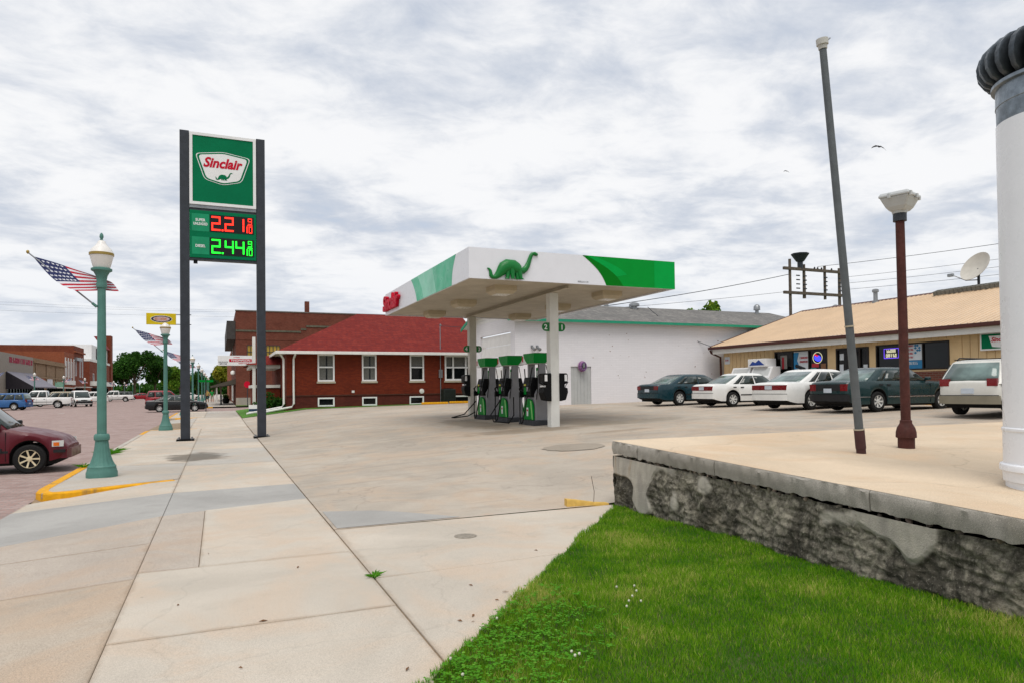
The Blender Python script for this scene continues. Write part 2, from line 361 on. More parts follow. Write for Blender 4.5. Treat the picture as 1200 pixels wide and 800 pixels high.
# ================================================================ GROUND
M_slab = concrete('slab_concrete', 'c0b7aa', 0.22, 1.0, warm='c2ad98', crack=0.12, edges=True, spots=((-0.55, 20.0, 0.9, 1.5, 0.75, '4d473d'), (0.1, 18.9, 0.9, 0.9, 0.5, '5d554a')))
M_slab2 = concrete('slab_concrete_grey', 'b3aea6', 0.22, 1.0, warm='b5a797', edges=True, spots=((-0.55, 20.0, 0.9, 1.5, 0.75, '4d473d'),))
M_slab3 = concrete('slab_exposed_aggregate', 'b5aa9e', 0.3, 1.7, warm='b8a18c', edges=True)
M_band = concrete('band_concrete', 'a3a19d', 0.25, 0.8)
M_lot = concrete('lot_concrete', 'b1a79a', 0.38, 1.0, warm='b8a38e', crack=0.3, tyre=0.75, spots=((8.6, 18.7, 2.4, 0.8, 0.5, '6e5f4a'), (8.3, 22.5, 0.9, 4.0, 0.45, '6e6250'), (11.3, 20.5, 1.2, 3.0, 0.35, '6e6250'), (12.5, 19.0, 2.5, 0.9, 0.35, '77705f'), (10.3, 16.6, 1.6, 0.3, 0.4, '7c6a52')))
M_pad = concrete('pad_concrete', 'd0bda4', 0.22, 0.9, warm='c9ae90', crack=0.25)
M_joint = plain('joint_dirt', '8a7862', 0.95, var=0.3, scale=12)
M_street = brick('street_brick', '957b74', 'a8958f', '887f7b', 0.24, 0.11, 0.012, 0.35, flat=True, bumpk=0.4)
M_soil = plain('soil', '3f4a22', 0.95, var=0.3, scale=5)
M_far = plain('far_grass', '4f6330', 0.95, var=0.25, scale=0.05)

def sidez(y): return float(np.interp(y, (-50, 20, 34, 45, 60, 100, 300), (0, 0, 0.03, 0.12, 0.15, 0.3, 0.4)))
LX = np.array([1.31, 5.0, 9.7, 14, 20, 27, 60]); LY = np.array([8.58, 14, 20, 27, 36, 45, 60])
LZ = np.array([[0, .01, .30, .50, .75, .90, .9], [0, .2, .40, .60, .80, .90, .9], [.02, .3, .5, .65, .8, .92, .92], [.03, .35, .55, .7, .82, .95, .95],
               [.06, .42, .62, .75, .85, .95, .95], [.14, .60, .68, .74, .84, .95, .95], [.16, .60, .7, .76, .84, .95, .95]])
def lotz(x, y):
    x = min(max(x, LX[0]), LX[-1]); y = min(max(y, LY[0]), LY[-1])
    i = min(int(np.searchsorted(LX, x, 'right'))-1, len(LX)-2); j = min(int(np.searchsorted(LY, y, 'right'))-1, len(LY)-2)
    a = (x-LX[i])/(LX[i+1]-LX[i]); b = (y-LY[j])/(LY[j+1]-LY[j])
    return float((LZ[j, i]*(1-a)+LZ[j, i+1]*a)*(1-b)+(LZ[j+1, i]*(1-a)+LZ[j+1, i+1]*a)*b)
def grid(xs, ys, fz, name, mat, smooth=30):
    n = len(xs); b = MB(); b.add([(x, y, fz(x, y)) for y in ys for x in xs],
        [(j*n+i, j*n+i+1, (j+1)*n+i+1, (j+1)*n+i) for j in range(len(ys)-1) for i in range(n-1)])
    return b.build(name, mat, smooth=smooth)
struct(MB().add([(-3000,-3000,-0.9),(3000,-3000,-0.9),(3000,3000,-0.9),(-3000,3000,-0.9)], [(0,1,2,3)]).build('ground', M_far))
# street and cross street
KX = -2.95
struct(grid([-22.0, -17, -12, -7, KX], [-40, 0, 10, 20, 34, 45, 60, 76, 100, 200, 420], lambda x, y: sidez(y)-0.15+0.06*math.sin((x+22)/19*math.pi)*0.8, 'street', M_street))
struct(grid([KX, 1.3, 30, 120], [60.6, 68, 75.4], lambda x, y: sidez(y)-0.13+max(0, x-1)*0.012, 'cross_street', M_street))
for i in range(3):   # faded centre dashes
    y = 38+i*14
    struct(MB().box(-12.1, -11.98, y, y+2.6, sidez(y)-0.15+0.048+0.006, sidez(y)-0.15+0.048+0.010).build('lane_mark', plain('faded_white', 'b5b1ac', 0.8, var=0.2, scale=20)))
# far bank of the street: pavement and kerb in front of the shops, terrain beyond
struct(grid([-26.2, -22.0], [-40, 20, 60, 100, 200, 420], lambda x, y: sidez(y)+0.0, 'far_pavement', M_slab2))
struct(MB().box(-22.2, -21.98, -40, 400, -0.5, 0.05).build('far_kerb', M_slab2))
struct(grid([1.7, 30, 300], [75.4, 120, 500], lambda x, y: 0.25, 'far_block_ground', M_far))
struct(grid([-400, -26.2], [-40, 60, 500], lambda x, y: 0.1, 'west_ground', M_far))

# sidewalk bed with slabs on it
bed = struct(grid([KX+0.02, -0.71, 1.34], [-6, 9, 13.8, 14.9, 20, 34, 45, 60.5], lambda x, y: sidez(y)-0.016+(-0.16 if x < -0.8 and (y < 13.9 or 34.5 < y < 47) else 0), 'sidewalk', M_joint))
def apz(x, y):
    z = sidez(y)
    if x < -0.71 and y < 14.6: z -= 0.135*min(1, (-0.71-x)/2.24)
    if x < -1.2 and 34.5 < y < 46.9: z -= 0.135*min(1, (-1.2-x)/1.75)
    return z
def slab(poly, mat, fz=apz, par=bed, th=0.09, g=0.0026, name='slab'):
    c = sum((Vector((x, y)) for x, y in poly), Vector((0, 0)))/len(poly)
    q = []
    for x, y in poly:
        d = c-Vector((x, y)); q.append((x+math.copysign(g, d.x), y+math.copysign(g*2.0, d.y)))
    dz = random.uniform(-0.003, 0.003); n = len(q)
    top = [(x, y, fz(x, y)+dz) for x, y in q]; t2 = [(x+(c.x-x)*0.006, y+(c.y-y)*0.006, z) for x, y, z in top]
    b = MB(); b.loft([[(x, y, z-th) for x, y, z in top], [(x, y, z-0.005) for x, y, z in top], t2], caps=True)
    return b.build(name, mat, par)
def rect(x0, x1, y0, y1): return [(x0, y0), (x1, y0), (x1, y1), (x0, y1)]
# inner column
for y0, y1, m in ((-6, -2, M_slab), (-2, 1.3, M_slab), (1.3, 3.35, M_slab), (3.35, 5.37, M_slab), (5.37, 7.35, M_slab)): slab(rect(-0.71, 1.29, y0, y1), m)
slab([(-0.18, 7.35), (1.29, 7.35), (1.29, 11.29), (-0.18, 10.85)], M_slab)
slab([(-0.71, 7.35), (-0.18, 7.35), (-0.18, 10.85), (-0.71, 10.62)], M_slab3)
# outer column (the driveway apron)
M_slab4 = concrete('slab_concrete_brown', 'b2a697', 0.35, 1.3, warm='b89f87', edges=True)
for y0, y1, m in ((-6, -2, M_slab4), (-2, 1.2, M_slab4), (1.2, 4.2, M_slab4), (4.2, 7.15, M_slab4), (7.15, 8.75, M_slab3)): slab(rect(KX, -0.71, y0, y1), m)
slab([(KX, 8.75), (-0.71, 8.75), (-0.71, 10.62), (KX, 9.6)], M_slab3)
# smooth grey band of newer concrete
slab([(KX, 9.6), (-0.71, 10.62), (-0.71, 12.98), (KX, 12.75)], M_band)
slab([(-0.71, 10.62), (1.29, 11.29), (1.29, 13.2), (-0.71, 12.98)], M_band)
slab([(KX, 12.75), (-0.71, 12.98), (-0.71, 14.95), (-1.2, 14.72), (KX, 13.68)], M_slab)
slab([(-0.71, 12.98), (1.29, 13.2), (1.29, 15.3), (-0.71, 14.95)], M_slab)
flat = lambda x, y: sidez(y)
slab([(KX+0.16, 13.95), (-1.2, 14.84), (-0.71, 15.05), (-0.71, 15.95), (KX+0.16, 15.9)], M_slab2, flat)
slab([(-0.71, 14.95), (1.29, 15.3), (1.29, 17.6), (-0.71, 17.6)], M_slab)
ys = [15.93, 18.4, 20.6, 22.8, 25.2, 27.6, 30.0, 32.3, 34.5]
for a, b_ in zip(ys[:-1], ys[1:]): slab(rect(KX+0.16, -0.71, a, b_), random.choice((M_slab, M_slab2, M_slab)), flat)
ys = [17.6, 19.9, 22.2, 24.5, 26.9, 29.2, 31.8, 34.5]
for a, b_ in zip(ys[:-1], ys[1:]): slab(rect(-0.71, 1.29, a, b_), random.choice((M_slab, M_slab, M_slab2)), flat)
ys = [34.5, 37.6, 40.7, 43.8, 46.9]
for a, b_ in zip(ys[:-1], ys[1:]):
    slab([(KX, a), (-1.2, a), (-1.2, b_), (KX, b_)], M_slab2); slab(rect(-1.2, 1.29, a, b_), M_slab, flat)
ys = [46.9, 49.5, 52.1, 54.7, 57.3, 60.4]
for a, b_ in zip(ys[:-1], ys[1:]): slab(rect(KX+0.16, -0.8, a, b_), M_slab, flat); slab(rect(-0.8, 1.29, a, b_), M_slab2, flat)
struct(grid([KX+0.1, 1.8], [75.6, 100, 200, 420], lambda x, y: sidez(y), 'north_pavement', M_slab2))
# apron slabs east of the sidewalk, beside the lawn
slab([(1.298, 4.08), (1.298, 6.2), (3.3, 6.3)], M_slab, flat); slab([(1.298, 6.2), (3.3, 6.3), (5.25, 8.46), (5.25, 8.57), (1.298, 8.57)], M_slab, flat)
# kerbs
def kerbwall(name, pts, mat, label=None, w=0.16, h0=-0.35, top=None, par=None):
    b = MB(); n = len(pts); rings = []
    for i, (x, y) in enumerate(pts):
        p = Vector(pts[max(i-1, 0)]); q = Vector(pts[min(i+1, n-1)]); t = (q-p).normalized(); nn = Vector((-t.y, t.x))*w/2
        z = top(x, y) if top else sidez(y)+0.004
        rings.append([(x-nn.x, y-nn.y, h0), (x-nn.x*1.0, y-nn.y, z-0.02), (x-nn.x*0.78, y-nn.y*0.78, z), (x+nn.x, y+nn.y, z), (x+nn.x, y+nn.y, h0)])
    b.loft(rings); return struct(b.build(name, mat, par, smooth=35))
arc = [(KX+0.08, 19.0), (KX+0.08, 17.2), (KX+0.08, 15.4), (KX+0.08, 14.6), (KX+0.12, 14.22), (KX+0.26, 13.98), (KX+0.55, 13.98), (-1.9, 14.30), (-1.35, 14.58), (-0.8, 14.83)]
def rett(x, y): return 0.006 if x < -1.9 else 0.006-0.0*(x+1.9)
kerbwall('yellow_kerb', arc, M_yellow, top=rett, w=0.18)
kerbwall('kerb', [(KX+0.08, 31.2), (KX+0.08, 25), (KX+0.08, 19.02)], M_slab2)
kerbwall('yellow_kerb', [(-0.9, 34.5), (-1.8, 34.5), (-2.5, 34.35), (-2.8, 34.0), (KX+0.08, 33.5), (KX+0.08, 31.25)], M_yellow)
kerbwall('yellow_kerb', [(KX+0.08, 58.2), (KX+0.08, 48.2), (KX+0.2, 47.3), (-2.4, 46.95), (-1.0, 46.95)], M_yellow)
kerbwall('yellow_kerb', [(-0.5, 75.6), (-2.5, 75.6), (KX+0.05, 76.2), (KX+0.05, 92)], M_yellow)
kerbwall('kerb', [(KX+0.05, 92.05), (KX+0.05, 300)], M_slab2)
kerbwall('yellow_kerb', [(9, 75.5), (3.5, 75.5)], M_yellow, top=lambda x, y: 0.3)
# lot
lot = struct(grid([1.298, 2, 3, 4, 5, 6, 7, 8, 9.7, 11, 12.5, 14, 16, 18, 20, 22, 24, 25.2], [8.58, 9.5, 10.5, 11.5, 12.7, 14, 16, 18, 20, 22, 24.5, 27, 30, 33, 36, 40, 43.6], lotz, 'lot', M_lot))
MB().add([(x, y, lotz(x, y)+0.005) for x, y in ((1.34, 9.9), (1.34, 8.62), (2.95, 8.63), (2.3, 9.35), (2.0, 9.62))], [(0,1,2,3,4)]).build('grey_patch', M_band, lot)
M_oil = concrete('round_patch', '9a9083', 0.4, 1.2)
pc = (7.62, 14.1); ring = [(pc[0]+0.75*math.cos(t*math.pi/12)*(1+0.06*math.sin(3*t)), pc[1]+0.62*math.sin(t*math.pi/12)*(1+0.05*math.cos(2*t))) for t in range(24)]
MB().add([(x, y, lotz(x, y)+0.012) for x, y in ring], [tuple(range(24))]).build('round_patch', M_oil, lot)
# flush round cover set in its square of mortar, near the apron
MB().lathe([(0.13, 0.0), (0.13, 0.006), (0.12, 0.008)], 24, (2.62, 7.5, 0)).build('utility_cover', plain('cover_iron', '8f877b', 0.6, 0.3, var=0.25, scale=30), bed)
# yellow kerb stub at the foot of the wall
kerbwall('yellow_kerb_stub', [(4.56, 8.70), (4.75, 8.67), (5.0, 8.64), (5.2, 8.62)], plain('worn_yellow', 'c9a455', 0.85, var=0.15, scale=12, dirt=0.6), top=lambda x, y: 0.115-0.09*max(0, min(1, (x-4.6)/0.5)), w=0.12)
# walkway in front of the store
struct(MB().box(25.2, 27.2, 10, 31.6, 0.3, 1.06).build('store_walk', M_slab2, bevel=0.02))
struct(MB().box(25.02, 25.19, 10, 31.6, 0.3, 1.05).build('yellow_kerb', M_yellow, bevel=0.02))
# lawn strip of the brick house
M_grassflat = plain('short_grass', '4b7a24', 0.95, var=0.3, scale=14, bump=0.6, bs=40)
struct(grid([1.31, 2.0, 3, 5, 9.7, 14, 18], [43.62, 45.2, 47, 60.4], lambda x, y: lotz(x, y)+0.02, 'house_lawn', M_grassflat))

# ================================================================ RAISED PAD AND RETAINING WALL
WX = 5.2
def padz(x, y): return 0.745+0.036*(y-3.0) if y < 8.4 else 0.94
pad = struct(grid([WX-0.028, 7, 9, 12, 16, 20, 25.2], [-4, 0, 3, 5, 7, 8.42], lambda x, y: padz(x, y) if x < 17 else padz(x, y)*0.5+0.42, 'raised_pad', M_pad))
def rough_wall(name, o, r, u, W, H, nx, nz, amp, mat, par, lean=0.0):
    """broken concrete: a dense sheet pushed about by noise, with flat trowelled patches left proud"""
    o, r, u = map(Vector, (o, r, u)); n = r.cross(u); vs = []; msk = []
    for j in range(nz+1):
        for i in range(nx+1):
            a = W*i/nx; hh = H(a) if callable(H) else H; b = hh*j/nz; p = o+r*a+u*b
            q = noise.noise(Vector((a*0.9+3, b*1.6, 1.3)))+0.5*noise.noise(Vector((a*2.1, b*2.6, 7)))
            k = max(0, min(1, (q+0.5*(b/hh)-0.63)*9))          # smooth patches, mostly high up
            d = amp*1.25*(noise.fractal(Vector((a*4, b*4.6, 2)), 0.75, 2.1, 7)*0.75 + 0.8*abs(noise.noise(Vector((a*9, b*6, 5))))-0.6*abs(noise.noise(Vector((a*3, b*13+a*3, 9)))))
            d += amp*0.9*(1-k)*(max(0, noise.noise(Vector((a*2.7, b*3.4, 12)))+0.1)-0.5*max(0, 0.12-abs(noise.noise(Vector((a*1.6+b, b*4.2, 21)))))*4)
            d = d*(1-k)+k*(amp*0.95+0.004*noise.noise(p*9)); d += lean*(1-b/hh)
            vs.append(p+n*d); msk.append(k)
    w1 = nx+1; b = MB(); b.add(vs, [(j*w1+i, j*w1+i+1, (j+1)*w1+i+1, (j+1)*w1+i) for j in range(nz) for i in range(nx)])
    ob = b.build(name, mat, par, smooth=60); at = ob.data.attributes.new('patch', 'FLOAT', 'POINT'); at.data.foreach_set('value', msk); return ob
def wallmat():
    b = NB('broken_concrete'); a = b.n('ShaderNodeAttribute', attribute_name='patch'); c0, c1, c2 = lin('524e45'), lin('a09a8a'), lin('b3ada0')
    n1 = b.noise(1.5, 9, 0.72, 0.8, stretch=(1, 1, 0.55)); n2 = b.noise(13, 9, 0.75); n3 = b.noise(0.9, 4, 0.6)
    col = b.mix(b.ramp(n2, 0.32, 0.68), c0, c1); col = b.mix(b.ramp(n1, 0.42, 0.57, 0, 0.85), col, sc3(c0, 0.42))
    col = b.mix(b.ramp(b.noise(45, 4, 0.7), 0.55, 0.75, 0, 0.55), col, c2); col = b.mix(b.ramp(n3, 0.52, 0.7, 0, 0.4), col, lin('6b6450'))
    pt = b.mix(b.ramp(b.noise(6, 6, 0.6, stretch=(1, 1, 0.3)), 0.35, 0.7), c2, lin('98938a')); pt = b.mix(b.ramp(b.noise(4, 5, 0.6, stretch=(2, 2, 0.3)), 0.6, 0.72, 0, 0.5), pt, lin('8a6a3f'))
    col = b.mix(b.ramp(a.outputs['Fac'], 0.3, 0.8), col, pt)
    b.bump(b.math('ADD', n2, b.noise(70, 5, 0.7)), 0.7, 0.02); return b.fin(col, 0.93, 0, 0.2)
M_rough = wallmat()
MB().box(WX+0.5, 25.2, 8.22, 8.405, -0.3, 0.925).build('pad_edge', M_slab2, pad)
rw = thing('retaining_wall', 'rough broken concrete retaining wall with a lighter coping along the lawn', 'wall', (WX, 3.0, 0))
# local frame: Y along the wall, faces -X
Y0, Y1 = -5.0, 5.36
rough_wall('face', (0, Y1, -0.25), (0,-1,0), (0,0,1), 6.6, lambda a: padz(0, 3+Y1-a)-0.21+0.25, 760, 110, 0.04, M_rough, rw, lean=0.04)
rough_wall('face', (0, Y1-6.6, -0.25), (0,-1,0), (0,0,1), Y1-6.6-Y0, lambda a: padz(0, 3+Y1-6.6-a)-0.21+0.25, 120, 40, 0.03, M_rough, rw, lean=0.04)
rough_wall('end_face', (0.9, Y1+0.0, -0.25), (-1,0,0), (0,0,1), 0.94, 0.98, 40, 40, 0.03, M_rough, rw)
MB().box(0.05, 0.85, Y0, Y1-0.05, -0.25, 0.50).build('core', plain('wall_core', '2b2824', 0.95, var=0.3), rw)
M_cope = concrete('coping_concrete', 'a09b92', 0.9, 1.7, warm='7d776b')
def cope(ya, yb, k):
    b = MB(); n = 90; rings = []
    for i in range(n+1):
        y = ya+(yb-ya)*i/n; t = padz(0, y+3.0); h = 0.175; e = lambda s: 0.020*noise.noise(Vector((y*2.2, s*5, k)))+0.022*noise.noise(Vector((y*9, s*3, k)))+0.03*min(0, noise.noise(Vector((y*5, s*2+9, k)))+0.25)+0.008*noise.noise(Vector((y*31, s*7, k)))
        rings.append([(-0.045+e(1), y, t-h+e(2)), (-0.06+e(3), y, t-h*0.5), (-0.05+e(4), y, t-0.02+e(7)*0.5), (-0.036+e(8), y, t-0.003), (0.05, y, t-0.004), (0.6, y, t-0.02), (0.6, y, t-h)])
    b.loft(rings); return b.build('coping', M_cope, rw, smooth=50)
for k, (a, b_) in enumerate(((Y0, -1.2), (-1.19, 1.2), (1.21, 3.2), (3.21, 4.75), (4.76, Y1+0.02))): cope(a, b_, k)
M_stone = [plain('gap_stone_%d' % i, c, 0.9, var=0.3, scale=20, bump=0.4) for i, c in enumerate(('8d8375', '6b6258', '9c8a7c'))]
def pebble(seed):
    bm = bmesh.new(); bmesh.ops.create_icosphere(bm, subdivisions=2, radius=1); r_ = random.Random(seed)
    for v in bm.verts: v.co *= 1+0.28*noise.noise(v.co*1.3+Vector((seed*3.1, 0, 0)))
    me = bpy.data.meshes.new('stone'); bm.to_mesh(me); bm.free(); me.materials.append(M_stone[seed % 3]); return me
peb = [pebble(i) for i in range(6)]
for i in range(70):
    y = random.uniform(-1.6, Y1-0.15); o = bpy.data.objects.new('stone', peb[i % 6]); COL.objects.link(o); o.parent = rw
    s = random.uniform(0.015, 0.034); o.location = (random.uniform(0.01, 0.05), y, padz(0, y+3)-0.155-0.045+random.uniform(-0.02, 0.01)); o.scale = (s, s*random.uniform(1, 1.7), s*random.uniform(0.7, 1)); o.rotation_euler = (random.random()*3, random.random()*3, random.random()*3)

# ================================================================ LAWN
LP = [(0.15, 2.86), (1.06, 3.86), (2.41, 5.31), (3.8, 6.86), (5.02, 8.2), (5.22, 8.52), (5.22, -4.0), (0.15, -4.0)]
def lawnz(x, y): return 0.012+0.035*noise.noise(Vector((x*0.9, y*0.9, 3)))+0.018*noise.noise(Vector((x*3.2, y*3.2, 8)))+0.01*min(1, max(0, x-1))
def inpoly(x, y, P):
    c = np.zeros(x.shape, bool); n = len(P)
    for i in range(n):
        (xa, ya), (xb, yb) = P[i], P[(i+1) % n]
        c ^= ((ya > y) != (yb > y)) & (x < (xb-xa)*(y-ya)/((yb-ya) or 1e-9)+xa)
    return c
lawn = struct(grid(np.linspace(0.15, 5.3, 40).tolist(), np.linspace(-4, 8.6, 80).tolist(), lambda x, y: lawnz(x, y)-(0.0 if x > y*0.905-2.42 else 0.35), 'lawn', M_soil))
def edge_jit(x, y): return 0.022*np.sin(x*7+np.sin(y*5))+0.018*np.sin(x*23+y*17)+0.012*np.sin(x*61-y*47)
def blades(n, hmin, hmax, wid, name, mats_w, xr, yr, seed, lean=0.5, nearpow=True):
    g = np.random.default_rng(seed); x = g.uniform(*xr, n*2); y = g.uniform(*yr, n*2)
    d = np.hypot(x, y); keep = inpoly(x+edge_jit(x, y), y+edge_jit(y, x)*0.5, LP) & (d > 2.0)
    if nearpow: keep &= g.random(n*2) < np.clip(5.0/d, 0.25, 1)
    # only the wedge of lawn that the place shows
    x, y = x[keep][:n], y[keep][:n]; n = len(x); d = np.hypot(x, y)
    z = np.array([lawnz(a, b) for a, b in zip(x, y)])
    pt = np.array([noise.noise(Vector((a*1.1, b*1.1, 4)))+0.5*noise.noise(Vector((a*4, b*4, 1))) for a, b in zip(x, y)])
    h = g.uniform(hmin, hmax, n)*(1+0.35*pt); az = g.uniform(0, 2*np.pi, n); w_ = wid*g.uniform(0.7, 1.3, n)*(0.7+d*0.06)
    ln = g.uniform(0.1, lean, n)*h; dx, dy = np.cos(az), np.sin(az); a2 = g.uniform(0, 2*np.pi, n); bx, by = np.cos(a2), np.sin(a2)
    P = np.zeros((n, 5, 3)); base = np.stack([x, y, z-0.01], 1); side = np.stack([bx, by, np.zeros(n)], 1)*w_[:, None]/2; ld = np.stack([dx, dy, np.zeros(n)], 1)
    up_ = np.zeros((n, 3)); up_[:, 2] = 1
    P[:, 0] = base-side; P[:, 1] = base+side; mid = base+up_*(h*0.6)[:, None]+ld*(ln*0.35)[:, None]
    P[:, 2] = mid+side*0.75; P[:, 3] = mid-side*0.75; P[:, 4] = base+up_*h[:, None]*0.97+ld*ln[:, None]
    me = bpy.data.meshes.new(name); me.vertices.add(n*5); me.vertices.foreach_set('co', P.ravel())
    k = np.arange(n)*5; quad = np.stack([k, k+1, k+2, k+3], 1); tri = np.stack([k+3, k+2, k+4], 1)
    li = np.concatenate([quad.ravel(), tri.ravel()]); me.loops.add(len(li)); me.loops.foreach_set('vertex_index', li)
    me.polygons.add(n*2); me.polygons.foreach_set('loop_start', np.concatenate([np.arange(n)*4, n*4+np.arange(n)*3])); me.polygons.foreach_set('loop_total', np.concatenate([np.full(n, 4), np.full(n, 3)]))
    me.update(calc_edges=True); rv = np.clip(0.48+0.55*pt+g.normal(0, 0.26, n), 0, 1); at = me.attributes.new('tone', 'FLOAT', 'POINT'); at.data.foreach_set('value', np.repeat(rv, 5))
    me.materials.append(mats_w); o = bpy.data.objects.new(name, me); COL.objects.link(o); return o
def grassmat(name, ca, cb, cc):
    b = NB(name); a = b.n('ShaderNodeAttribute', attribute_name='tone'); f = a.outputs['Fac']
    col = b.mix(b.ramp(f, 0.05, 0.6), lin(ca), lin(cb)); col = b.mix(b.ramp(f, 0.70, 1.0), col, lin(cc)); m = b.fin(col, 0.7, 0, 0.12)
    b.b.inputs['Subsurface Weight'].default_value = 0.0
    tr = b.n('ShaderNodeBsdfTranslucent'); b.l(col, tr.inputs[0]); mx = b.n('ShaderNodeMixShader'); mx.inputs[0].default_value = 0.4
    b.l(b.b.outputs[0], mx.inputs[1]); b.l(tr.outputs[0], mx.inputs[2]); b.l(mx.outputs[0], b.o.inputs[0]); return m
M_grass = grassmat('grass_blades', '437d10', '76a31c', 'bdbb66')
gr = blades(240000, 0.028, 0.066, 0.0040, 'grass', M_grass, (0.15, 5.2), (1.2, 8.5), 5, 0.7); tag(gr, 'bright green mown lawn grass between sidewalk and retaining wall', 'grass', kind='stuff')
# ================================================================ BRICK HOUSE
M_hbrick = brick('house_brick', '66200f', '7a2c12', '50291a', weather=0.35)
M_hbase = brick('house_base_brick', '54201a', '632820', '45291f', weather=0.4)
M_hroof = shingle('red_shingles', '6f211b', '7f2e25', '5d1f20')
M_stonesill = plain('stone_sill', 'a89f8c', 0.85, var=0.12, dirt=0.2)
M_curt = plain('curtain', '63635f', 0.9, var=0.2, scale=10)
HZ = 0.55
hs = thing('brick_house', 'low red brick house with red shingle hip roof and white windows', 'house', (3.95, 45.0, HZ))
HW, HD, EV = 12.9, 12.5, 4.16-HZ      # width, depth, wall height
wins = [(1.9, 2.96), (4.72, 5.68), (7.93, 8.92), (10.39, 12.56)]
bw = [(1.9, 2.95), (4.72, 5.7), (7.9, 8.9), (10.6, 12.3)]
ops = [(a, b, 1.75, 3.5) for a, b in wins]+[(a, b, 0.15, 0.72) for a, b in bw]
MB().wall((0,0,0.85), X_, Z_, HW, EV-0.85, [(a, b, c-0.85, d-0.85) for a, b, c, d in ops if c > 1], 0.14).build('wall', M_hbrick, hs)
MB().wall((0,0.02,-0.6), X_, Z_, HW, 1.45, [(a, b, c+0.6, d+0.6) for a, b, c, d in ops if c < 1], 0.14).build('base_wall', M_hbase, hs)
MB().box(-0.02, HW+0.02, -0.03, 0.1, 0.82, 0.90).build('water_table', plain('dark_ledge', '4a2a20', 0.9, var=0.25), hs)
MB().wall((0,HD,-0.6), (0,-1,0), Z_, HD, EV+0.6).build('wall', M_hbrick, hs); MB().wall((HW,0,-0.6), (0,1,0), Z_, HD, EV+0.6).build('wall', M_hbrick, hs)
for i, (a, b) in enumerate(wins):
    if i < 3: window(hs, (0,0,0), X_, Z_, a, b, 1.75, 3.5, 0.10, M_white, M_glass, hs=(2.66,), inset=0.09, sill=M_stonesill)
    else: window(hs, (0,0,0), X_, Z_, a, b, 1.75, 3.5, 0.12, M_white, M_glass, hs=(2.66,), vs=(a+0.62, a+1.55), inset=0.09, sill=M_stonesill)
for k, (u0, u1) in enumerate(((2.02, 2.42), (2.52, 2.84), (4.84, 5.2), (5.3, 5.56), (8.05, 8.8), (10.53, 10.9), (11.1, 11.85))):   # blinds hang behind the upper panes
    MB().obox((0,0,0), X_, Z_, -Y_, u0, u1, 2.75 if k > 3 else 1.87, 3.40, -0.088, -0.084).build('curtain', M_curt, hs)
for a, b in bw: window(hs, (0,0.02,0), X_, Z_, a, b, 0.15, 0.72, 0.09, M_white, M_glass, inset=0.09, name='basement_window')
# roof
ov = 0.6; e0 = EV+0.02; rt = 7.35-HZ; rx = 5.6
b = MB(); A = [(-ov,-ov,e0),(HW+ov,-ov,e0),(HW+ov,HD+ov,e0),(-ov,HD+ov,e0)]; T = [(rx,HD/2,rt),(HW+1.0,HD/2,rt-0.0)]
b.add(A+T, [(0,1,5,4),(2,3,4,5),(3,0,4),(1,2,5)]); rf = b.build('roof', M_hroof, hs)
b = MB(); b.box(-ov, HW+ov, -ov, HD+ov, EV-0.08, EV+0.0); b.build('soffit', M_trim, hs)
b = MB(); g0 = e0-0.17
b.box(-ov-0.1, HW+ov+0.1, -ov-0.11, -ov-0.005, g0, e0+0.015); b.box(-ov-0.1, -ov-0.005, -ov, HD+ov, g0, e0+0.015); b.build('gutter', M_trim, hs, bevel=0.02)
for k, x in enumerate((-0.18, 0.42)):
    b = MB(); b.tube([(-0.45 if k == 0 else 0.5, -0.62, EV-0.1), (x, -0.12, EV-0.45), (x, -0.1, 1.5), (x, -0.1, 0.35), (x-0.15, -0.2, 0.16), (x-2.2, -0.75, -0.18)], 0.065, 8); b.build('downspout', M_trim, hs, smooth=40)
MB().box(9.95, 10.2, -0.13, 0.0, 1.95, 2.5).build('meter_box', M_steel, hs, bevel=0.01)
b = MB(); b.cyl((10.07, -0.06, 0.3), (10.07, -0.06, 1.95), 0.03); b.cyl((10.07, -0.06, 2.5), (10.07, -0.06, 5.6), 0.03); b.cyl((10.07, -0.12, 5.55), (10.07, -0.28, 5.5), 0.05); b.build('service_mast', M_steel, hs, smooth=40)
MB().lathe([(0.17, 0), (0.16, 0.03), (0.05, 0.05)], 16, (0, 0, 0)).build('wall_vent', M_trim, hs, loc=(8.75, 0.0, 1.05), rot=(R(90), 0, 0))
MB().box(4.05, 4.22, -0.03, 0.0, 1.0, 1.15).build('wall_vent', M_trim, hs)
# porch on the west side
pz = 0.1
b = MB(); b.box(-1.75, -0.05, 4.2, 9.2, -0.6, 1.4); b.build('porch_base', M_hbrick, hs)
b = MB(); b.box(-1.87, -0.05, 4.1, 9.3, 1.403, 1.60); b.build('porch_cap', M_trim, hs)
for y in (4.4, 6.7, 9.0): MB().box(-1.8, -1.45, y-0.2, y+0.2, 1.603, 2.72).build('porch_pier', M_hbrick, hs)
b = MB(); b.box(-1.98, -0.05, 3.95, 9.45, 2.723, 2.95); b.build('porch_beam', M_trim, hs)
b = MB(); b.add([(-2.25,3.7,2.95),(0,3.7,2.95),(0,9.7,2.95),(-2.25,9.7,2.95),(-1.2,4.9,3.6),(0,4.9,3.6),(0,8.5,3.6),(-1.2,8.5,3.6)], [(0,1,5,4),(3,0,4,7),(2,3,7,6),(4,5,6,7)]); b.build('porch_roof', M_hroof, hs)
ac = thing('air_conditioner', 'dark green air conditioner unit standing against the brick house', 'air conditioner', (14.35, 44.3, lotz(14.35, 44.3)+0.03))
M_ac = plain('ac_green', '1b2420', 0.6, var=0.2)
MB().box(-0.42, 0.42, -0.38, 0.38, 0.04, 0.95).build('housing', M_ac, ac, bevel=0.03)
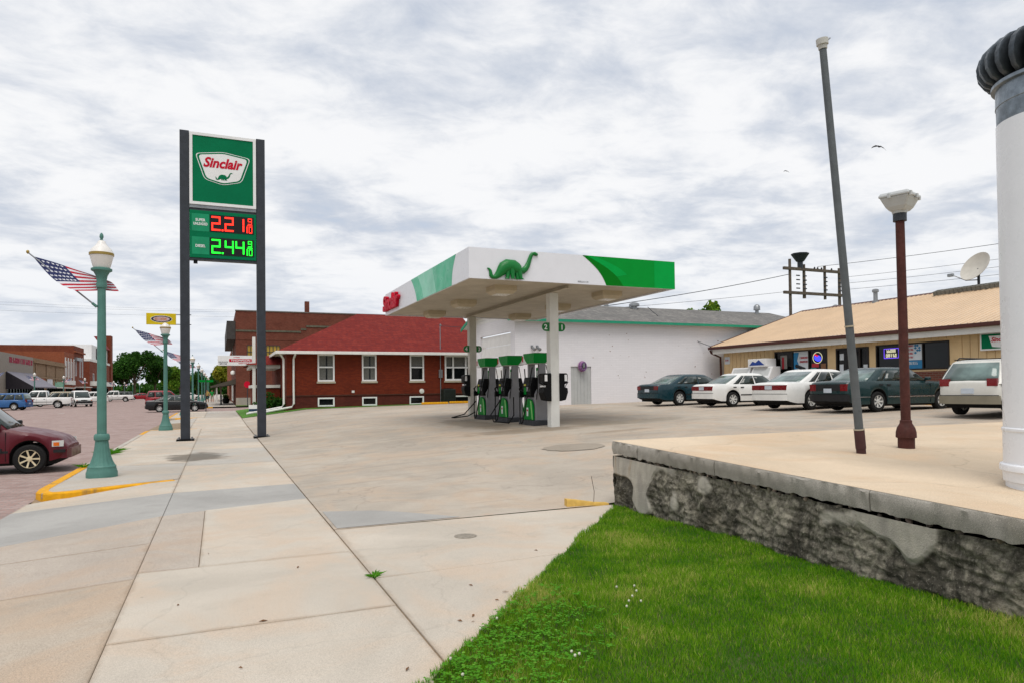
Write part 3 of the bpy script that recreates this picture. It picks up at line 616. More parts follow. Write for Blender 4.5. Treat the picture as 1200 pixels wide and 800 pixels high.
for i in range(9): MB().box(-0.38, 0.38, -0.395, -0.381, 0.14+i*0.085, 0.18+i*0.085).build('louver', M_ac, ac)
MB().box(-0.5, 0.5, -0.45, 0.45, -0.05, 0.04).build('base', M_slab2, ac); MB().lathe([(0.34, 0.95), (0.34, 0.99), (0.1, 1.0)], 20).build('fan_guard', M_black, ac)
for i, x in enumerate((13.1, 15.0)):
    s_ = MB(); s_.box(-0.9, 0.9, -0.09, 0.09, 0, 0.15); o = s_.build('parking_stop', M_yellow, bevel=0.03, loc=(x, 43.3, lotz(x, 43.3)))
    tag(o, ['yellow concrete parking stop in front of the house basement windows', 'yellow concrete parking stop behind the farthest fuel pump'][i], 'parking stop', 'yellow parking stops')
def leafmesh(n, rx, ry, rz, size, seed, name, mat, shell=0.35, lumps=9):
    """leaf-sized faces gathered in clumps through a crown volume"""
    g = np.random.default_rng(seed); c = g.normal(0, 1, (lumps, 3)); c /= np.linalg.norm(c, axis=1)[:, None]; c *= g.uniform(0.25, 0.78, (lumps, 1)); rad = g.uniform(0.28, 0.5, lumps)
    k = g.integers(0, lumps, n); d = g.normal(0, 1, (n, 3)); d /= np.linalg.norm(d, axis=1)[:, None]; p = c[k]+d*rad[k][:, None]*g.uniform(shell, 1, (n, 1))**0.5
    p *= (rx, ry, rz); a = g.normal(0, 1, (n, 3)); a /= np.linalg.norm(a, axis=1)[:, None]; b_ = np.cross(a, g.normal(0, 1, (n, 3))); b_ /= np.linalg.norm(b_, axis=1)[:, None]
    s = size*g.uniform(0.6, 1.4, (n, 1)); V = np.stack([p-a*s, p-b_*s*0.55, p+a*s, p+b_*s*0.55], 1)
    me = bpy.data.meshes.new(name); me.vertices.add(n*4); me.vertices.foreach_set('co', V.ravel()); me.loops.add(n*4); me.loops.foreach_set('vertex_index', np.arange(n*4))
    me.polygons.add(n); me.polygons.foreach_set('loop_start', np.arange(n)*4); me.polygons.foreach_set('loop_total', np.full(n, 4)); me.update(calc_edges=True)
    tone = np.clip(g.normal(0.5, 0.22, n)+(rad[k]-0.4), 0, 1); at = me.attributes.new('tone', 'FLOAT', 'POINT'); at.data.foreach_set('value', np.repeat(tone, 4)); me.materials.append(mat); return me
M_leafA = grassmat('leaf_dark', '1f3d14', '335a1e', '4d7428'); M_leafB = grassmat('leaf_light', '42651c', '5f8426', '8a9a35'); M_leafC = grassmat('leaf_yellow', '6b7a20', '87882a', 'a89a3a')
M_bark = plain('bark', '4a3d31', 0.95, var=0.3, scale=8, bump=0.5)
def plant(name, label, cat, loc, rx, ry, rz, n, size, mat, seed, trunk=0.0, group=None):
    t = thing(name, label, cat, loc, 0, group)
    if trunk:
        b = MB(); b.tube([(0,0,-0.3), (0.05,0,trunk*0.5), (0,0.1,trunk), (0.1,0,trunk+rz*0.9)], [rz*0.07, rz*0.055, rz*0.05, rz*0.02], 8)
        b.build('trunk', M_bark, t, smooth=50); b = MB()
        for i in range(5):
            a = i*1.26+seed; b.tube([(0,0.1,trunk*0.8+0.3*i*rz*0.1), (math.cos(a)*rx*0.35, math.sin(a)*ry*0.35, trunk+rz*0.55), (math.cos(a)*rx*0.65, math.sin(a)*ry*0.65, trunk+rz*0.9)], [rz*0.035, rz*0.025, rz*0.01], 6)
        b.build('limb', M_bark, t, smooth=50)
    o = bpy.data.objects.new('crown' if trunk else 'foliage', leafmesh(n, rx, ry, rz, size, seed, name+'_leaves', mat)); COL.objects.link(o); o.parent = t; o.location = (0, 0, trunk+rz*0.85 if trunk else rz*0.7)
    return t
plant('shrub', 'low leafy green shrub at the corner of the brick house', 'shrub', (3.0, 46.0, 0.45), 1.1, 0.7, 0.75, 900, 0.11, M_leafA, 3)

# ================================================================ WHITE GARAGE BUILDING
M_wblock = brick('white_block', 'dad8db', 'dedcdf', 'd1cfd2', 0.40, 0.10, 0.006, 0.03, bumpk=0.2)
M_wsiding = plain('white_siding', 'dedddb', 0.6, var=0.05, dirt=0.08)
M_groof = shingle('grey_shingles', '6f6e6c', '85827e', '5d5c5b')
M_gtrim = plain('green_trim', '1d8a6a', 0.5, var=0.12)
gb = thing('white_garage', 'long white painted block garage with grey shingle roof and green eaves', 'building', (14.2, 32.5, 0.6))
GW, GD, GE = 22.0, 6.6, 4.86; GR = 6.0
MB().wall((0,0,-0.5), X_, Z_, GW, GE+0.5, [(3.25, 4.5, 0.4, 2.75)], 0.12).build('wall', M_wblock, gb)
MB().obox((0,0,0), X_, Z_, -Y_, 3.25, 4.5, -0.1, 2.25, -0.10, -0.07).build('door', plain('grey_door', 'aeb0af', 0.6, var=0.05), gb)
for i in range(6): MB().obox((0,0,0), X_, Z_, -Y_, 3.26+i*0.206, 3.26+i*0.206+0.19, -0.1, 2.24, -0.07, -0.055).build('door_board', plain('grey_door', 'aeb0af', 0.6, var=0.05), gb)
MB().wall((GW,0,-0.5), Y_, Z_, GD, GE+0.5).build('wall', M_wblock, gb)
# street end: gable with lap siding and a sectional door
MB().wall((0,GD,-0.5), (0,-1,0), Z_, GD, GE+0.5, [(1.5, 6.0, 0.4, 4.6)], 0.14).build('wall', M_wblock, gb)
for i in range(7): MB().obox((0.10,GD,0), (0,-1,0), Z_, (-1,0,0), 1.5, 6.0, -0.1+i*0.592, -0.1+i*0.592+0.575, -0.03, 0.0).build('door_panel', M_wsiding, gb)
b = MB()
for i in range(8):
    z0 = GE+i*0.16; w0 = GD*(1-i*0.16/(GR-GE)); 
    if w0 > 0.1: b.obox((0,GD/2,0), (0,-1,0), Z_, (-1,0,0), -w0/2, w0/2, z0, z0+0.15, -0.1, 0.015)
b.build('gable_siding', M_wsiding, gb)
b = MB(); so_ = 0.45; sl_ = (GR-GE)/(GD/2); zE = GE-so_*sl_
b.add([(-0.5,-so_,zE),(GW-3,-so_,zE),(GW+0.4,-so_,zE),(GW-1.6,GD/2,GR),(-0.5,GD/2,GR),(GW+0.4,GD+so_,zE),(-0.5,GD+so_,zE)], [(0,1,3,4),(1,2,3),(2,5,3),(5,6,4,3)]); b.build('roof', M_groof, gb)
b = MB(); b.box(-0.52, GW+0.4, -so_-0.03, -so_+0.0, zE-0.14, zE+0.0)
for s in (0, 1):
    y0 = -so_ if s == 0 else GD+so_
    b.prism([(-0.56, y0, zE-0.16), (-0.56, y0, zE+0.02), (-0.56, GD/2, GR+0.02), (-0.56, GD/2, GR-0.16)], (0.05, 0, 0))
b.build('eave_trim', M_gtrim, gb)
b = MB(); b.add([(-0.5,-so_,zE-0.02),(GW,-so_,zE-0.02),(GW,0.02,GE-0.05),(-0.5,0.02,GE-0.05)], [(0,1,2,3)]); b.add([(-0.5,GD+so_,zE-0.02),(0,GD+so_,zE-0.02),(0,GD/2,GR-0.03),(-0.5,GD/2,GR-0.03),(-0.5,-so_,zE-0.02),(0,-so_,zE-0.02)], [(0,1,2,3),(4,5,2,3)]); b.build('soffit', M_trim, gb)
for x in (0.95, 1.25):
    b = MB(); b.box(x-0.06, x+0.06, -0.05, -0.002, 3.2, 3.35); b.cyl((x, -0.04, 3.27), (x+0.05, -0.28, 3.1), 0.05, 0.09, 10); b.build('wall_lamp', M_steel, gb, smooth=40)
for x, s, z in ((5.4, 0.28, 0.30), (9.3, 0.33, 0.36), (19.0, 0.22, 0.6)):
    b = MB(); zz_ = GR-0.35*sl_; b.lathe([(s*0.55, -0.3), (s*0.55, z*0.4), (s, z*0.4), (s*0.95, z*0.8), (s*0.5, z), (0.02, z+0.03)], 14, (x, GD/2-0.35, zz_)); b.build('roof_vent', M_steel, gb, smooth=40)
b = MB(); b.cyl((8.0, GD/2+0.8, GR-0.8), (8.0, GD/2+0.8, GR+1.3), 0.14); b.build('flue', M_steel, gb, smooth=40)
for x in (11.2, 11.7): MB().cyl((x, -0.08, -0.2), (x, -0.08, 1.0), 0.06).build('wall_pipe', M_white, gb, smooth=40)
M_chip = plain('paint_chip', '8a6a5e', 0.9, var=0.3)
for i in range(38):
    x = random.uniform(4.6, 16); z = random.choice((random.uniform(2.2, 4.1), random.uniform(1.2, 2.6))); s = random.uniform(0.012, 0.045)
    MB().prism([(x+s*random.uniform(0.5, 1.3)*math.cos(a*1.05), -0.003, z+s*random.uniform(0.5, 1.1)*math.sin(a*1.05)) for a in range(6)], (0, -0.004, 0)).build('wall_chip', M_chip, gb)
hr = thing('hose_reel', 'purple coiled hose on the white garage beside the grey door', 'hose reel', (18.1, 32.5, 3.0))
M_purple = plain('purple_hose', '6d4a7a', 0.5, var=0.2)
for i in range(4):
    b = MB(); b.tube([(0.22*math.cos(t*0.42)*(1-0.1*i), -0.08-0.06*i, 0.26*math.sin(t*0.42)*(1-0.06*i)-0.15) for t in range(16)], 0.04, 6); b.build('hose_loop', M_purple if i % 2 else plain('pink_hose', '9a6f93', 0.5), hr, smooth=50)
MB().box(-0.06, 0.06, -0.3, 0.0, -0.2, 0.02).build('bracket', M_steel, hr)

# ================================================================ CONVENIENCE STORE
M_tan = plain('tan_siding', 'd0b488', 0.6, var=0.06, scale=1.5, dirt=0.10)
M_tanroof = plain('tan_metal_roof', 'c8b094', 0.5, var=0.06, scale=0.8, dirt=0.08)
M_brown = plain('brown_metal', '4a2620', 0.5, var=0.15)
M_sbrick = brick('store_brick', '5a2f26', '6e3d30', '6d5b50', 0.25, 0.08, 0.012, 0.3)
st = thing('convenience_store', 'tan metal sided store with brown gutter and tan sheet roof', 'store', (27.0, 31.6, 0.95))
# local frame seen from the street: r = -Y, u = Z, outward = -X
SO, SR = Vector((0,0,0)), Vector((0,-1,0))
SL, SE = 21.6, 2.98
ops = [(3.95, 7.35, 1.33, 2.5), (7.85, 9.65, 0.0, 2.45), (10.0, 13.35, 1.33, 2.47)]
b = MB()
b.wall((0.05,0,0), SR, Z_, SL, SE, [(a, c, d, e) for a, c, d, e in ops], 0.15, 0); b.build('wall', M_tan, st)
b = MB(); u = 0.15
while u < SL-0.05:      # upright boards of the cladding, with the joints left open
    v0 = 1.28
    segs = [(v0, SE)]
    for a, c, d, e in ops:
        if u+0.30 > a-0.03 and u < c+0.03: segs = [(e+0.06, SE)]
    for p, q in segs: b.obox((0.05,0,0), SR, Z_, (-1,0,0), u+0.012, u+0.30, p, q, 0.0, 0.03)
    u += 0.312
b.build('cladding_board', M_tan, st)['kind'] = 'stuff'
for a, c in ((0, 7.83), (9.67, SL)): MB().obox((0.05,0,0), SR, Z_, (-1,0,0), a, c, -0.3, 1.26, 0.0, 0.09).build('brick_plinth', M_sbrick, st)
MB().wall((0.05+13,0,-0.4), (-1,0,0), Z_, 13, SE+0.4).build('wall', M_tan, st)
M_brz = plain('bronze_frame', '1d1612', 0.4, var=0.2)
window(st, (0.05,0,0), SR, Z_, 3.95, 7.35, 1.33, 2.5, 0.06, M_brz, M_glass, vs=(5.15, 6.2), name='shop_window')
window(st, (0.05,0,0), SR, Z_, 10.0, 13.35, 1.33, 2.47, 0.06, M_brz, M_glass, vs=(11.4, 12.2), name='shop_window')
window(st, (0.05,0,0), SR, Z_, 7.85, 9.65, 0.02, 2.45, 0.07, M_brz, M_glass, vs=(8.55, 9.15), name='glass_door')
# flat posters and neon in the windows
M_pw = plain('poster_white', 'c9d0d6', 0.6, var=0.06); M_pb = plain('poster_blue', '2f7fb0', 0.6, var=0.15); M_pr = plain('poster_red', 'b3303c', 0.6); M_pk = plain('poster_black', '22262b', 0.6)
def pst(nm, m, u0, u1, v0, v1, k=0, par=st): return MB().obox((0.05,0,0), SR, Z_, (-1,0,0), u0, u1, v0, v1, -0.056+0.004*k, -0.054+0.004*k).build(nm, m, par)
p1 = pst('window_poster', M_pw, 5.2, 6.15, 1.40, 2.44)
b = MB(); b.prism([(0.05+0.052, -5.2, 1.55), (0.05+0.052, -5.2, 2.4), (0.05+0.052, -5.55, 2.4), (0.05+0.052, -5.42, 2.0), (0.05+0.052, -5.6, 1.6)], (-0.002, 0, 0)); b.build('poster_sky', M_pb, p1)
for k, z in enumerate((2.12, 1.92)): strokes('print_line', M_pr, p1, (0.097, -5.85, z), (0,-1,0), Z_, 0.5, 0.10, 9, 20+k)
for k in range(6):
    b = MB(); b.lathe([(0.02, -0.10), (0.10, -0.05), (0.09, 0.04), (0.03, 0.09)], 10); b.build('poster_figure', M_pk, p1, loc=(0.096, -5.38-0.1*k, 1.72-0.035*k), rot=(0, 0, 0)).scale = (0.01, 1, 1)
p2 = pst('window_poster', M_pw, 11.45, 12.15, 1.75, 2.42); pst('poster_band', M_pb, 11.45, 12.15, 1.38, 1.74, 0)
for k in range(4): strokes('print_line', M_pr, p2, (0.098, -11.62, 2.35-0.16*k), (0,-1,0), Z_, 0.28, 0.08, 7, 30+k)
for k in range(7): b = MB(); b.lathe([(0.01, -0.05), (0.07, 0), (0.01, 0.05)], 8); b.build('poster_figure', M_pb, p2, loc=(0.096, -11.85-0.09*(k % 3), 2.35-0.1*(k//2)), rot=(0,0,0)).scale = (0.01, 1, 1)
strokes('print_line', M_pw, p2, (0.097, -11.72, 1.62), (0,-1,0), Z_, 0.46, 0.12, 8, 40)
M_nb = plain('neon_blue', '3d46ff', 0.4, emit=0.9); M_nr = plain('neon_red', 'd0283c', 0.4, emit=0.5); M_nv = plain('neon_violet', '6a4be0', 0.4, emit=0.9); M_ny = plain('neon_pale', 'd8d4b0', 0.4, emit=0.6)
b = MB(); b.tube([(0.09, -6.72+0.28*math.cos(t*math.pi/12), 2.08+0.27*math.sin(t*math.pi/12)) for t in range(25)], 0.014, 6); ns = b.build('neon_sign', M_ny, st)
b = MB(); b.prism([(0.098, -6.72+0.21*math.cos(t*math.pi/9)+0.05*math.sin(t*math.pi/9), 2.06+0.16*math.sin(t*math.pi/9)) for t in range(18)], (-0.003, 0, 0)); b.build('neon_disc', M_nb, ns)
b = MB(); b.prism([(0.093, -6.6+y, 2.12+z) for y, z in ((-0.2, 0.06), (0.02, 0.16), (0.12, 0.1), (-0.1, 0.0))], (-0.003, 0, 0)); b.build('neon_stroke', M_nr, ns)
ns = pst('neon_sign', M_pk, 10.35, 11.1, 1.85, 2.32)
b = MB(); b.tube([(0.09, y, z) for y, z in ((-10.38,1.88),(-11.07,1.88),(-11.07,2.29),(-10.38,2.29),(-10.38,1.88))], 0.016, 6); b.build('neon_border', M_nv, ns)
for k in range(2): strokes('neon_strokes', M_ny, ns, (0.094, -10.725, 2.19-0.2*k), (0,-1,0), Z_, 0.44+0.08*k, 0.15, 5+k, 50+k)
pst('window_poster', M_pr, 6.35, 6.78, 1.62, 1.80); pst('window_poster', plain('poster_teal', '3c7f86', 0.6), 6.28, 6.62, 1.40, 1.60, 1); pst('window_poster', plain('poster_tan', '7f5a40', 0.6), 6.9, 7.2, 1.45, 1.78)
pst('window_poster', plain('poster_grey', '8f8d88', 0.6), 4.3, 4.75, 1.6, 2.3); pst('poster_stripe', M_pr, 4.40, 4.55, 1.6, 2.2, 1)
for u0, v0, v1, m in ((8.0, 1.1, 1.7, M_pw), (8.02, 1.9, 2.2, M_pw), (8.68, 1.75, 2.05, plain('poster_yellow', 'c9c23a', 0.6)), (8.68, 2.08, 2.2, M_pr), (9.3, 1.2, 1.65, M_pw)): pst('door_sticker', m, u0, u0+0.22, v0, v1)
MB().box(-0.0, 0.03, -0.55, -0.12, 2.0, 2.42).build('wall_notice', M_pw, st)
strokes('notice_print', M_pr, st, (-0.003, -0.33, 2.22), (0,-1,0), Z_, 0.3, 0.09, 6, 60)
# roof, gutter
RX, RZ, EX, EZ = 6.6, 6.28-0.95, -0.62, 3.9-0.95+0.06
b = MB(); b.add([(EX,0.35,EZ),(EX,-SL,EZ),(RX,-SL,RZ),(RX,0.35,RZ),(13.8,0.35,EZ),(13.8,-SL,EZ)], [(0,1,2,3),(3,2,5,4)])
dx = Vector((RX-EX, 0, RZ-EZ)); nn = Vector((-(RZ-EZ), 0, RX-EX)).normalized(); rfo = b.build('roof', M_tanroof, st)
b = MB(); y = 0.25
while y > -SL:
    p = Vector((EX, y, EZ)); b.prism([p, p+Vector((0,-0.03,0)), p+Vector((0,-0.022,0))+nn*0.03, p+Vector((0,-0.008,0))+nn*0.03], dx); y -= 0.25
b.build('roof_rib', M_tanroof, rfo)['kind'] = 'stuff'
b = MB(); b.box(EX-0.16, EX+0.01, -SL, 0.4, EZ-0.17, EZ-0.015); b.build('gutter', M_brown, st, bevel=0.02)
b = MB(); b.prism([(EX, 0.36, EZ-0.14), (RX, 0.36, RZ-0.14), (RX, 0.36, RZ+0.04), (EX, 0.36, EZ+0.04)], (0, 0.05, 0)); b.prism([(RX-0.2, 0.38, RZ-0.05), (RX, 0.38, RZ+0.05), (RX+0.2, 0.38, RZ-0.05)], (0, -SL-0.4, 0)); b.build('ridge_cap', M_brown, st)
b = MB(); b.box(EX, 0.03, -SL, 0.3, SE-0.06, SE+0.0); b.build('soffit', M_trim, st); MB().box(EX+0.02, EX+0.08, -SL, 0.3, EZ-0.42, EZ-0.18).build('fascia_board', M_trim, st)
b = MB(); b.tube([(EX-0.06, 0.3, EZ-0.2), (EX-0.03, 0.25, EZ-0.35), (-0.1, 0.12, EZ-0.6), (-0.08, 0.1, 1.0), (-0.08, 0.1, -0.2)], 0.06, 8); b.build('downspout', M_brown, st, smooth=50)
b = MB(); b.lathe([(0.19, -0.35), (0.19, 0.05), (0.11, 0.06), (0.11, 0.55), (0.17, 0.55), (0.17, 0.68), (0.1, 0.72)], 14, (RX-0.35, -5.1, RZ-0.1)); b.build('vent_pipe', M_steel, st, smooth=40)
# small lit brand panel on the facade
fs = thing('facade_sign', 'small green and white sign panel on the tan store front', 'sign', (26.95, 31.6-15.45, 0.95+2.3))
MB().box(-0.14, -0.032, -0.75, 0.75, -0.33, 0.33).build('cabinet', M_white, fs, bevel=0.01); MB().box(-0.15, -0.141, -0.69, 0.69, -0.27, 0.27).build('face', M_green, fs)
MB().prism([(-0.151, -y, z) for y, z in ((-0.42, 0.2), (0.42, 0.2), (0.3, -0.2), (0, -0.24), (-0.3, -0.2))], (-0.003, 0, 0)).build('badge', M_white, fs)
text('Sinclair', 'lettering', M_red, fs, (-0.156, 0, 0.06), (0,-1,0), Z_, 0.66, 0.17, bold=0.03, shear=0.25, ext=0.002)
# cinder blocks and dish on the roof
M_cinder = concrete('cinder_block', '77766f', 0.5, 1.6)
rp = lambda t, y: Vector((EX, y, EZ))+dx*t
for i in range(8):
    b = MB()
    for a, c in ((-0.2, -0.165), (-0.018, 0.018), (0.165, 0.2)): b.box(-0.2, 0.2, a, c, 0, 0.19)
    b.box(-0.2, -0.165, -0.164, 0.164, 0.001, 0.189); b.box(0.165, 0.2, -0.164, 0.164, 0.001, 0.189)
    q = rp(0.90, -9.0-i*0.42); od = ('first', 'second', 'third', 'fourth', 'fifth', 'sixth', 'seventh', 'eighth')[i]; o = b.build('cinder_block', M_cinder); o.location = Vector((27.0, 31.6, 0.95))+q+nn*0.04; o.rotation_euler = (0, -math.atan2(RZ-EZ, RX-EX), 0)
    tag(o, 'grey cinder block, %s from the left in the ballast row below the satellite dish' % od, 'cinder block', 'ballast blocks on the store roof')
dish = thing('satellite_dish', 'off-white satellite dish with feed arm on the store roof ridge', 'dish', (27.0+RX+0.05, 31.6-10.4, 0.95+RZ-0.1))
b = MB(); b.lathe([(0.02, 0.0), (0.3, 0.03), (0.55, 0.11), (0.75, 0.21), (0.76, 0.24), (0.55, 0.14), (0.3, 0.06), (0.02, 0.03)], 28); o = b.build('reflector', plain('dish_white', 'b9b5ac', 0.6, var=0.08), dish, smooth=40, loc=(0, 0.0, 1.0), rot=(R(-62), R(0), R(78)))
b = MB(); b.cyl((0,0,-0.2), (0,0,1.0), 0.06); b.cyl((0,0,0.1), (0.5, -0.2, -0.2), 0.03); b.cyl((0,0,0.1), (-0.3, -0.5, -0.1), 0.03); b.build('mast', M_dark, dish, smooth=40)
b = MB(); b.tube([(0, 0.0, 0.45), (-0.1, 0.55, 0.5), (-0.2, 1.15, 0.85)], 0.025, 6); b.box(-0.28, -0.12, 1.1, 1.35, 0.78, 0.92); b.build('feed_arm', M_steel, dish, smooth=40)
b = MB(); b.box(-0.3, 0.3, -0.9, 0.9, -0.06, 0.0); b.build('foot', M_dark, dish)
# ice merchandisers
for i, (y, l_) in enumerate(((29.2, 'white ice freezer by the store downspout'), (27.65, 'white ice freezer with blue stripe nearer the shop window'))):
    ic = thing('ice_freezer', l_, 'freezer', (26.35, y, 1.06), 0, 'ice freezers outside the store')
    b = MB(); b.prism([(0.4,-0.7,0), (-0.4,-0.7,0), (-0.4,-0.7,1.05), (-0.12,-0.7,1.62), (0.4,-0.7,1.62)], (0, 1.4, 0)); b.build('cabinet', M_white, ic, bevel=0.02)
    b = MB(); b.prism([(-0.405,-0.58,0.98), (-0.135,-0.58,1.54), (-0.135,0.58,1.54), (-0.405,0.58,0.98)], (-0.022, 0, 0.012)); b.build('door', plain('freezer_door', 'b9bbba', 0.4, var=0.06), ic)
    MB().box(-0.41, -0.402, -0.66, 0.66, 0.35, 0.62).build('stripe', plain('ice_blue', '1f3f8c', 0.5), ic); MB().box(-0.43, -0.41, -0.1, 0.1, 0.86, 0.9).build('handle', M_steel, ic)
ib = thing('freezer_header', 'white box with blue mountain print on top of the ice freezer', 'sign', (26.4, 27.9, 2.68))
MB().box(-0.35, 0.35, -0.65, 0.65, 0, 0.42).build('box', M_white, ib, bevel=0.02); MB().prism([(-0.352, -0.55, 0.08), (-0.352, 0.55, 0.08), (-0.352, 0.3, 0.3), (-0.352, 0.1, 0.22), (-0.352, -0.15, 0.36)], (-0.004, 0, 0)).build('print', plain('ice_blue', '1f3f8c', 0.5), ib)
# ================================================================ FUEL CANOPY
CX0, CX1, CY0, CY1, CZ0, CZ1 = 6.35, 13.22, 17.65, 27.85, 4.74, 5.60
CC = 9.70
M_soff = plain('canopy_soffit', 'b8b0a0', 0.7, var=0.10, scale=1.5, dirt=0.25)
M_fgreen = plain('fascia_green', '00892f', 0.4, var=0.04, spec=0.08); M_fdark = plain('fascia_dark_green', '006d14', 0.4, var=0.04, spec=0.08); M_flight = plain('fascia_light_green', '00973f', 0.4, var=0.04, spec=0.08)
M_fteal = plain('fascia_glare_green', '3fae85', 0.35, var=0.10, scale=1.0); M_fteal2 = plain('fascia_glare_green_pale', '7cc4a8', 0.35, var=0.1, scale=1.0)  # west face greens: glare on that side painted in as paler colour
M_colm = plain('column_paint', 'cfcfca', 0.5, var=0.05, dirt=0.10); M_colf = plain('column_paint_rear', 'bab7ae', 0.5, var=0.08, dirt=0.15)  # rear post has a darker, duller tone than the front one
M_fascia = plain('fascia_white', 'd6d7dd', 0.35, var=0.02)
cn = thing('fuel_canopy', 'white and green fuel station canopy on two posts over the pumps', 'canopy', (CC, (CY0+CY1)/2, 0.5))
def L(x, y, z): return (x-CC, y-(CY0+CY1)/2, z-0.5)
def lb(b, x0, x1, y0, y1, z0, z1, m=0): p, q = L(x0, y0, z0), L(x1, y1, z1); return b.box(p[0], q[0], p[1], q[1], p[2], q[2], m)
t = 0.06
lb(MB(), CX0, CX1, CY0, CY0+t, CZ0, CZ1).build('fascia', M_fascia, cn); lb(MB(), CX0, CX1, CY1-t, CY1, CZ0, CZ1).build('fascia', M_fascia, cn)
lb(MB(), CX0, CX0+t, CY0+t, CY1-t, CZ0, CZ1).build('fascia', M_fascia, cn); lb(MB(), CX1-t, CX1, CY0+t, CY1-t, CZ0, CZ1).build('fascia', M_fascia, cn)
lb(MB(), CX0+t, CX1-t, CY0+t, CY1-t, CZ1-0.3, CZ1-0.22).build('deck', M_steel, cn)
n = 34; w_ = (CY1-CY0-2*t)/n
for i in range(n):
    a = CY0+t+i*w_; lb(MB(), CX0+t, CX1-t, a+0.006, a+w_-0.006, CZ0+0.05, CZ0+0.09+0.0).build('soffit_panel', M_soff, cn)
lb(MB(), CX0+t, CX1-t, CY0+t, CY1-t, CZ0+0.092, CZ0+0.12).build('soffit_deck', plain('soffit_gap', '4d463a', 0.8), cn)
# I-beam that shows below the soffit, along the post line
b = MB(); lb(b, CC-0.10, CC+0.10, CY0+0.5, CY1-0.5, CZ0-0.07, CZ0-0.05); lb(b, CC-0.012, CC+0.012, CY0+0.5, CY1-0.5, CZ0-0.05, CZ0+0.049); b.build('beam', M_soff, cn)
# swooshes on the south face (drawn on a sheet 4 mm proud)
def arcp(x0, z0, x1, z1, k, n=12): return [(x0+(x1-x0)*s+k*math.sin(s*math.pi), z0+(z1-z0)*s) for s in [i/n for i in range(n+1)]]
def southpoly(nm, pts, m, y): MB().prism([L(x, CY0-y, z) for x, z in pts], (0, -0.003, 0)).build(nm, m, cn)
e = arcp(9.92, CZ1, 10.72, CZ0, 0.13)
southpoly('green_field', e+[(CX1-0.002, CZ0), (CX1-0.002, CZ1)], M_fgreen, 0.001)
f_ = arcp(10.05, CZ1, 11.32, CZ0, 0.22); southpoly('green_swoosh', e+f_[::-1], M_fdark, 0.005)
g_ = arcp(10.3, CZ1, 11.55, 5.0, 0.22); southpoly('green_swoosh', f_[:9]+g_[::-1][2:], M_flight, 0.005)
southpoly('green_end', [(12.45, CZ0), (CX1-0.002, CZ0), (CX1-0.002, CZ1), (12.45, CZ1)], M_flight, 0.005)
def westpoly(nm, pts, m, d): MB().prism([L(CX0-d, y, z) for y, z in pts], (-0.003, 0, 0)).build(nm, m, cn)
q1 = [(23.75-0.75*s-0.10*math.sin(s*math.pi), CZ1-(CZ1-CZ0)*s) for s in [i/10 for i in range(11)]]; q2 = [(18.75+0.4*s+0.12*math.sin(s*math.pi), CZ1-(CZ1-CZ0)*s) for s in [i/10 for i in range(11)]]
westpoly('green_field', q1+q2[::-1], M_fteal, 0.001)
q3 = [(y-0.85, z) for y, z in q1]; q4 = [(21.1-0.4*s, CZ1-(CZ1-CZ0)*s) for s in [i/10 for i in range(11)]]; westpoly('green_swoosh', q3+q4[::-1], M_fteal2, 0.005)
b_txt = text('Sinclair', 'lettering', M_red, cn, L(CX0-0.07, 26.55, 5.17), (0,-1,0), Z_, 2.55, 0.62, bold=0.035, shear=0.25, ext=0.06)
for k in range(11): pass
strokes('fascia_print', plain('print_grey', '8b8d92', 0.6), cn, L(9.93, CY0-0.003, 4.81), X_, Z_, 0.36, 0.045, 8, 4)
M_lamp = plain('canopy_lamp', 'b8ab93', 0.6, var=0.06); M_lens = plain('lamp_lens', 'c9c4b6', 0.3, var=0.05)
for x in (CX0+1.6, CX1-1.55):
    for y in (19.2, 22.7, 26.2):
        b = MB(); c = L(x, y, CZ0); P = lambda s, z: [(c[0]-s, c[1]-s, z), (c[0]+s, c[1]-s, z), (c[0]+s, c[1]+s, z), (c[0]-s, c[1]+s, z)]
        b.loft([P(0.36, c[2]+0.05), P(0.36, c[2]-0.10), P(0.27, c[2]-0.19)]); o = b.build('light_fixture', M_lamp, cn)
        b = MB(); b.loft([P(0.24, c[2]-0.188), P(0.22, c[2]-0.205)]); b.build('lens', M_lens, o)
for k, y in enumerate((19.25, 26.7)):
    z0 = lotz(CC, y)-0.1; b = MB(); lb(b, CC-0.15, CC+0.15, y-0.14, y+0.14, z0, CZ0-0.07); b.build('post', (M_colm, M_colf)[k], cn, bevel=0.015)
lb(MB(), CC+2.3, CC+2.32, 22, 22.02, CZ1, CZ1+0.35).build('antenna', M_dark, cn)
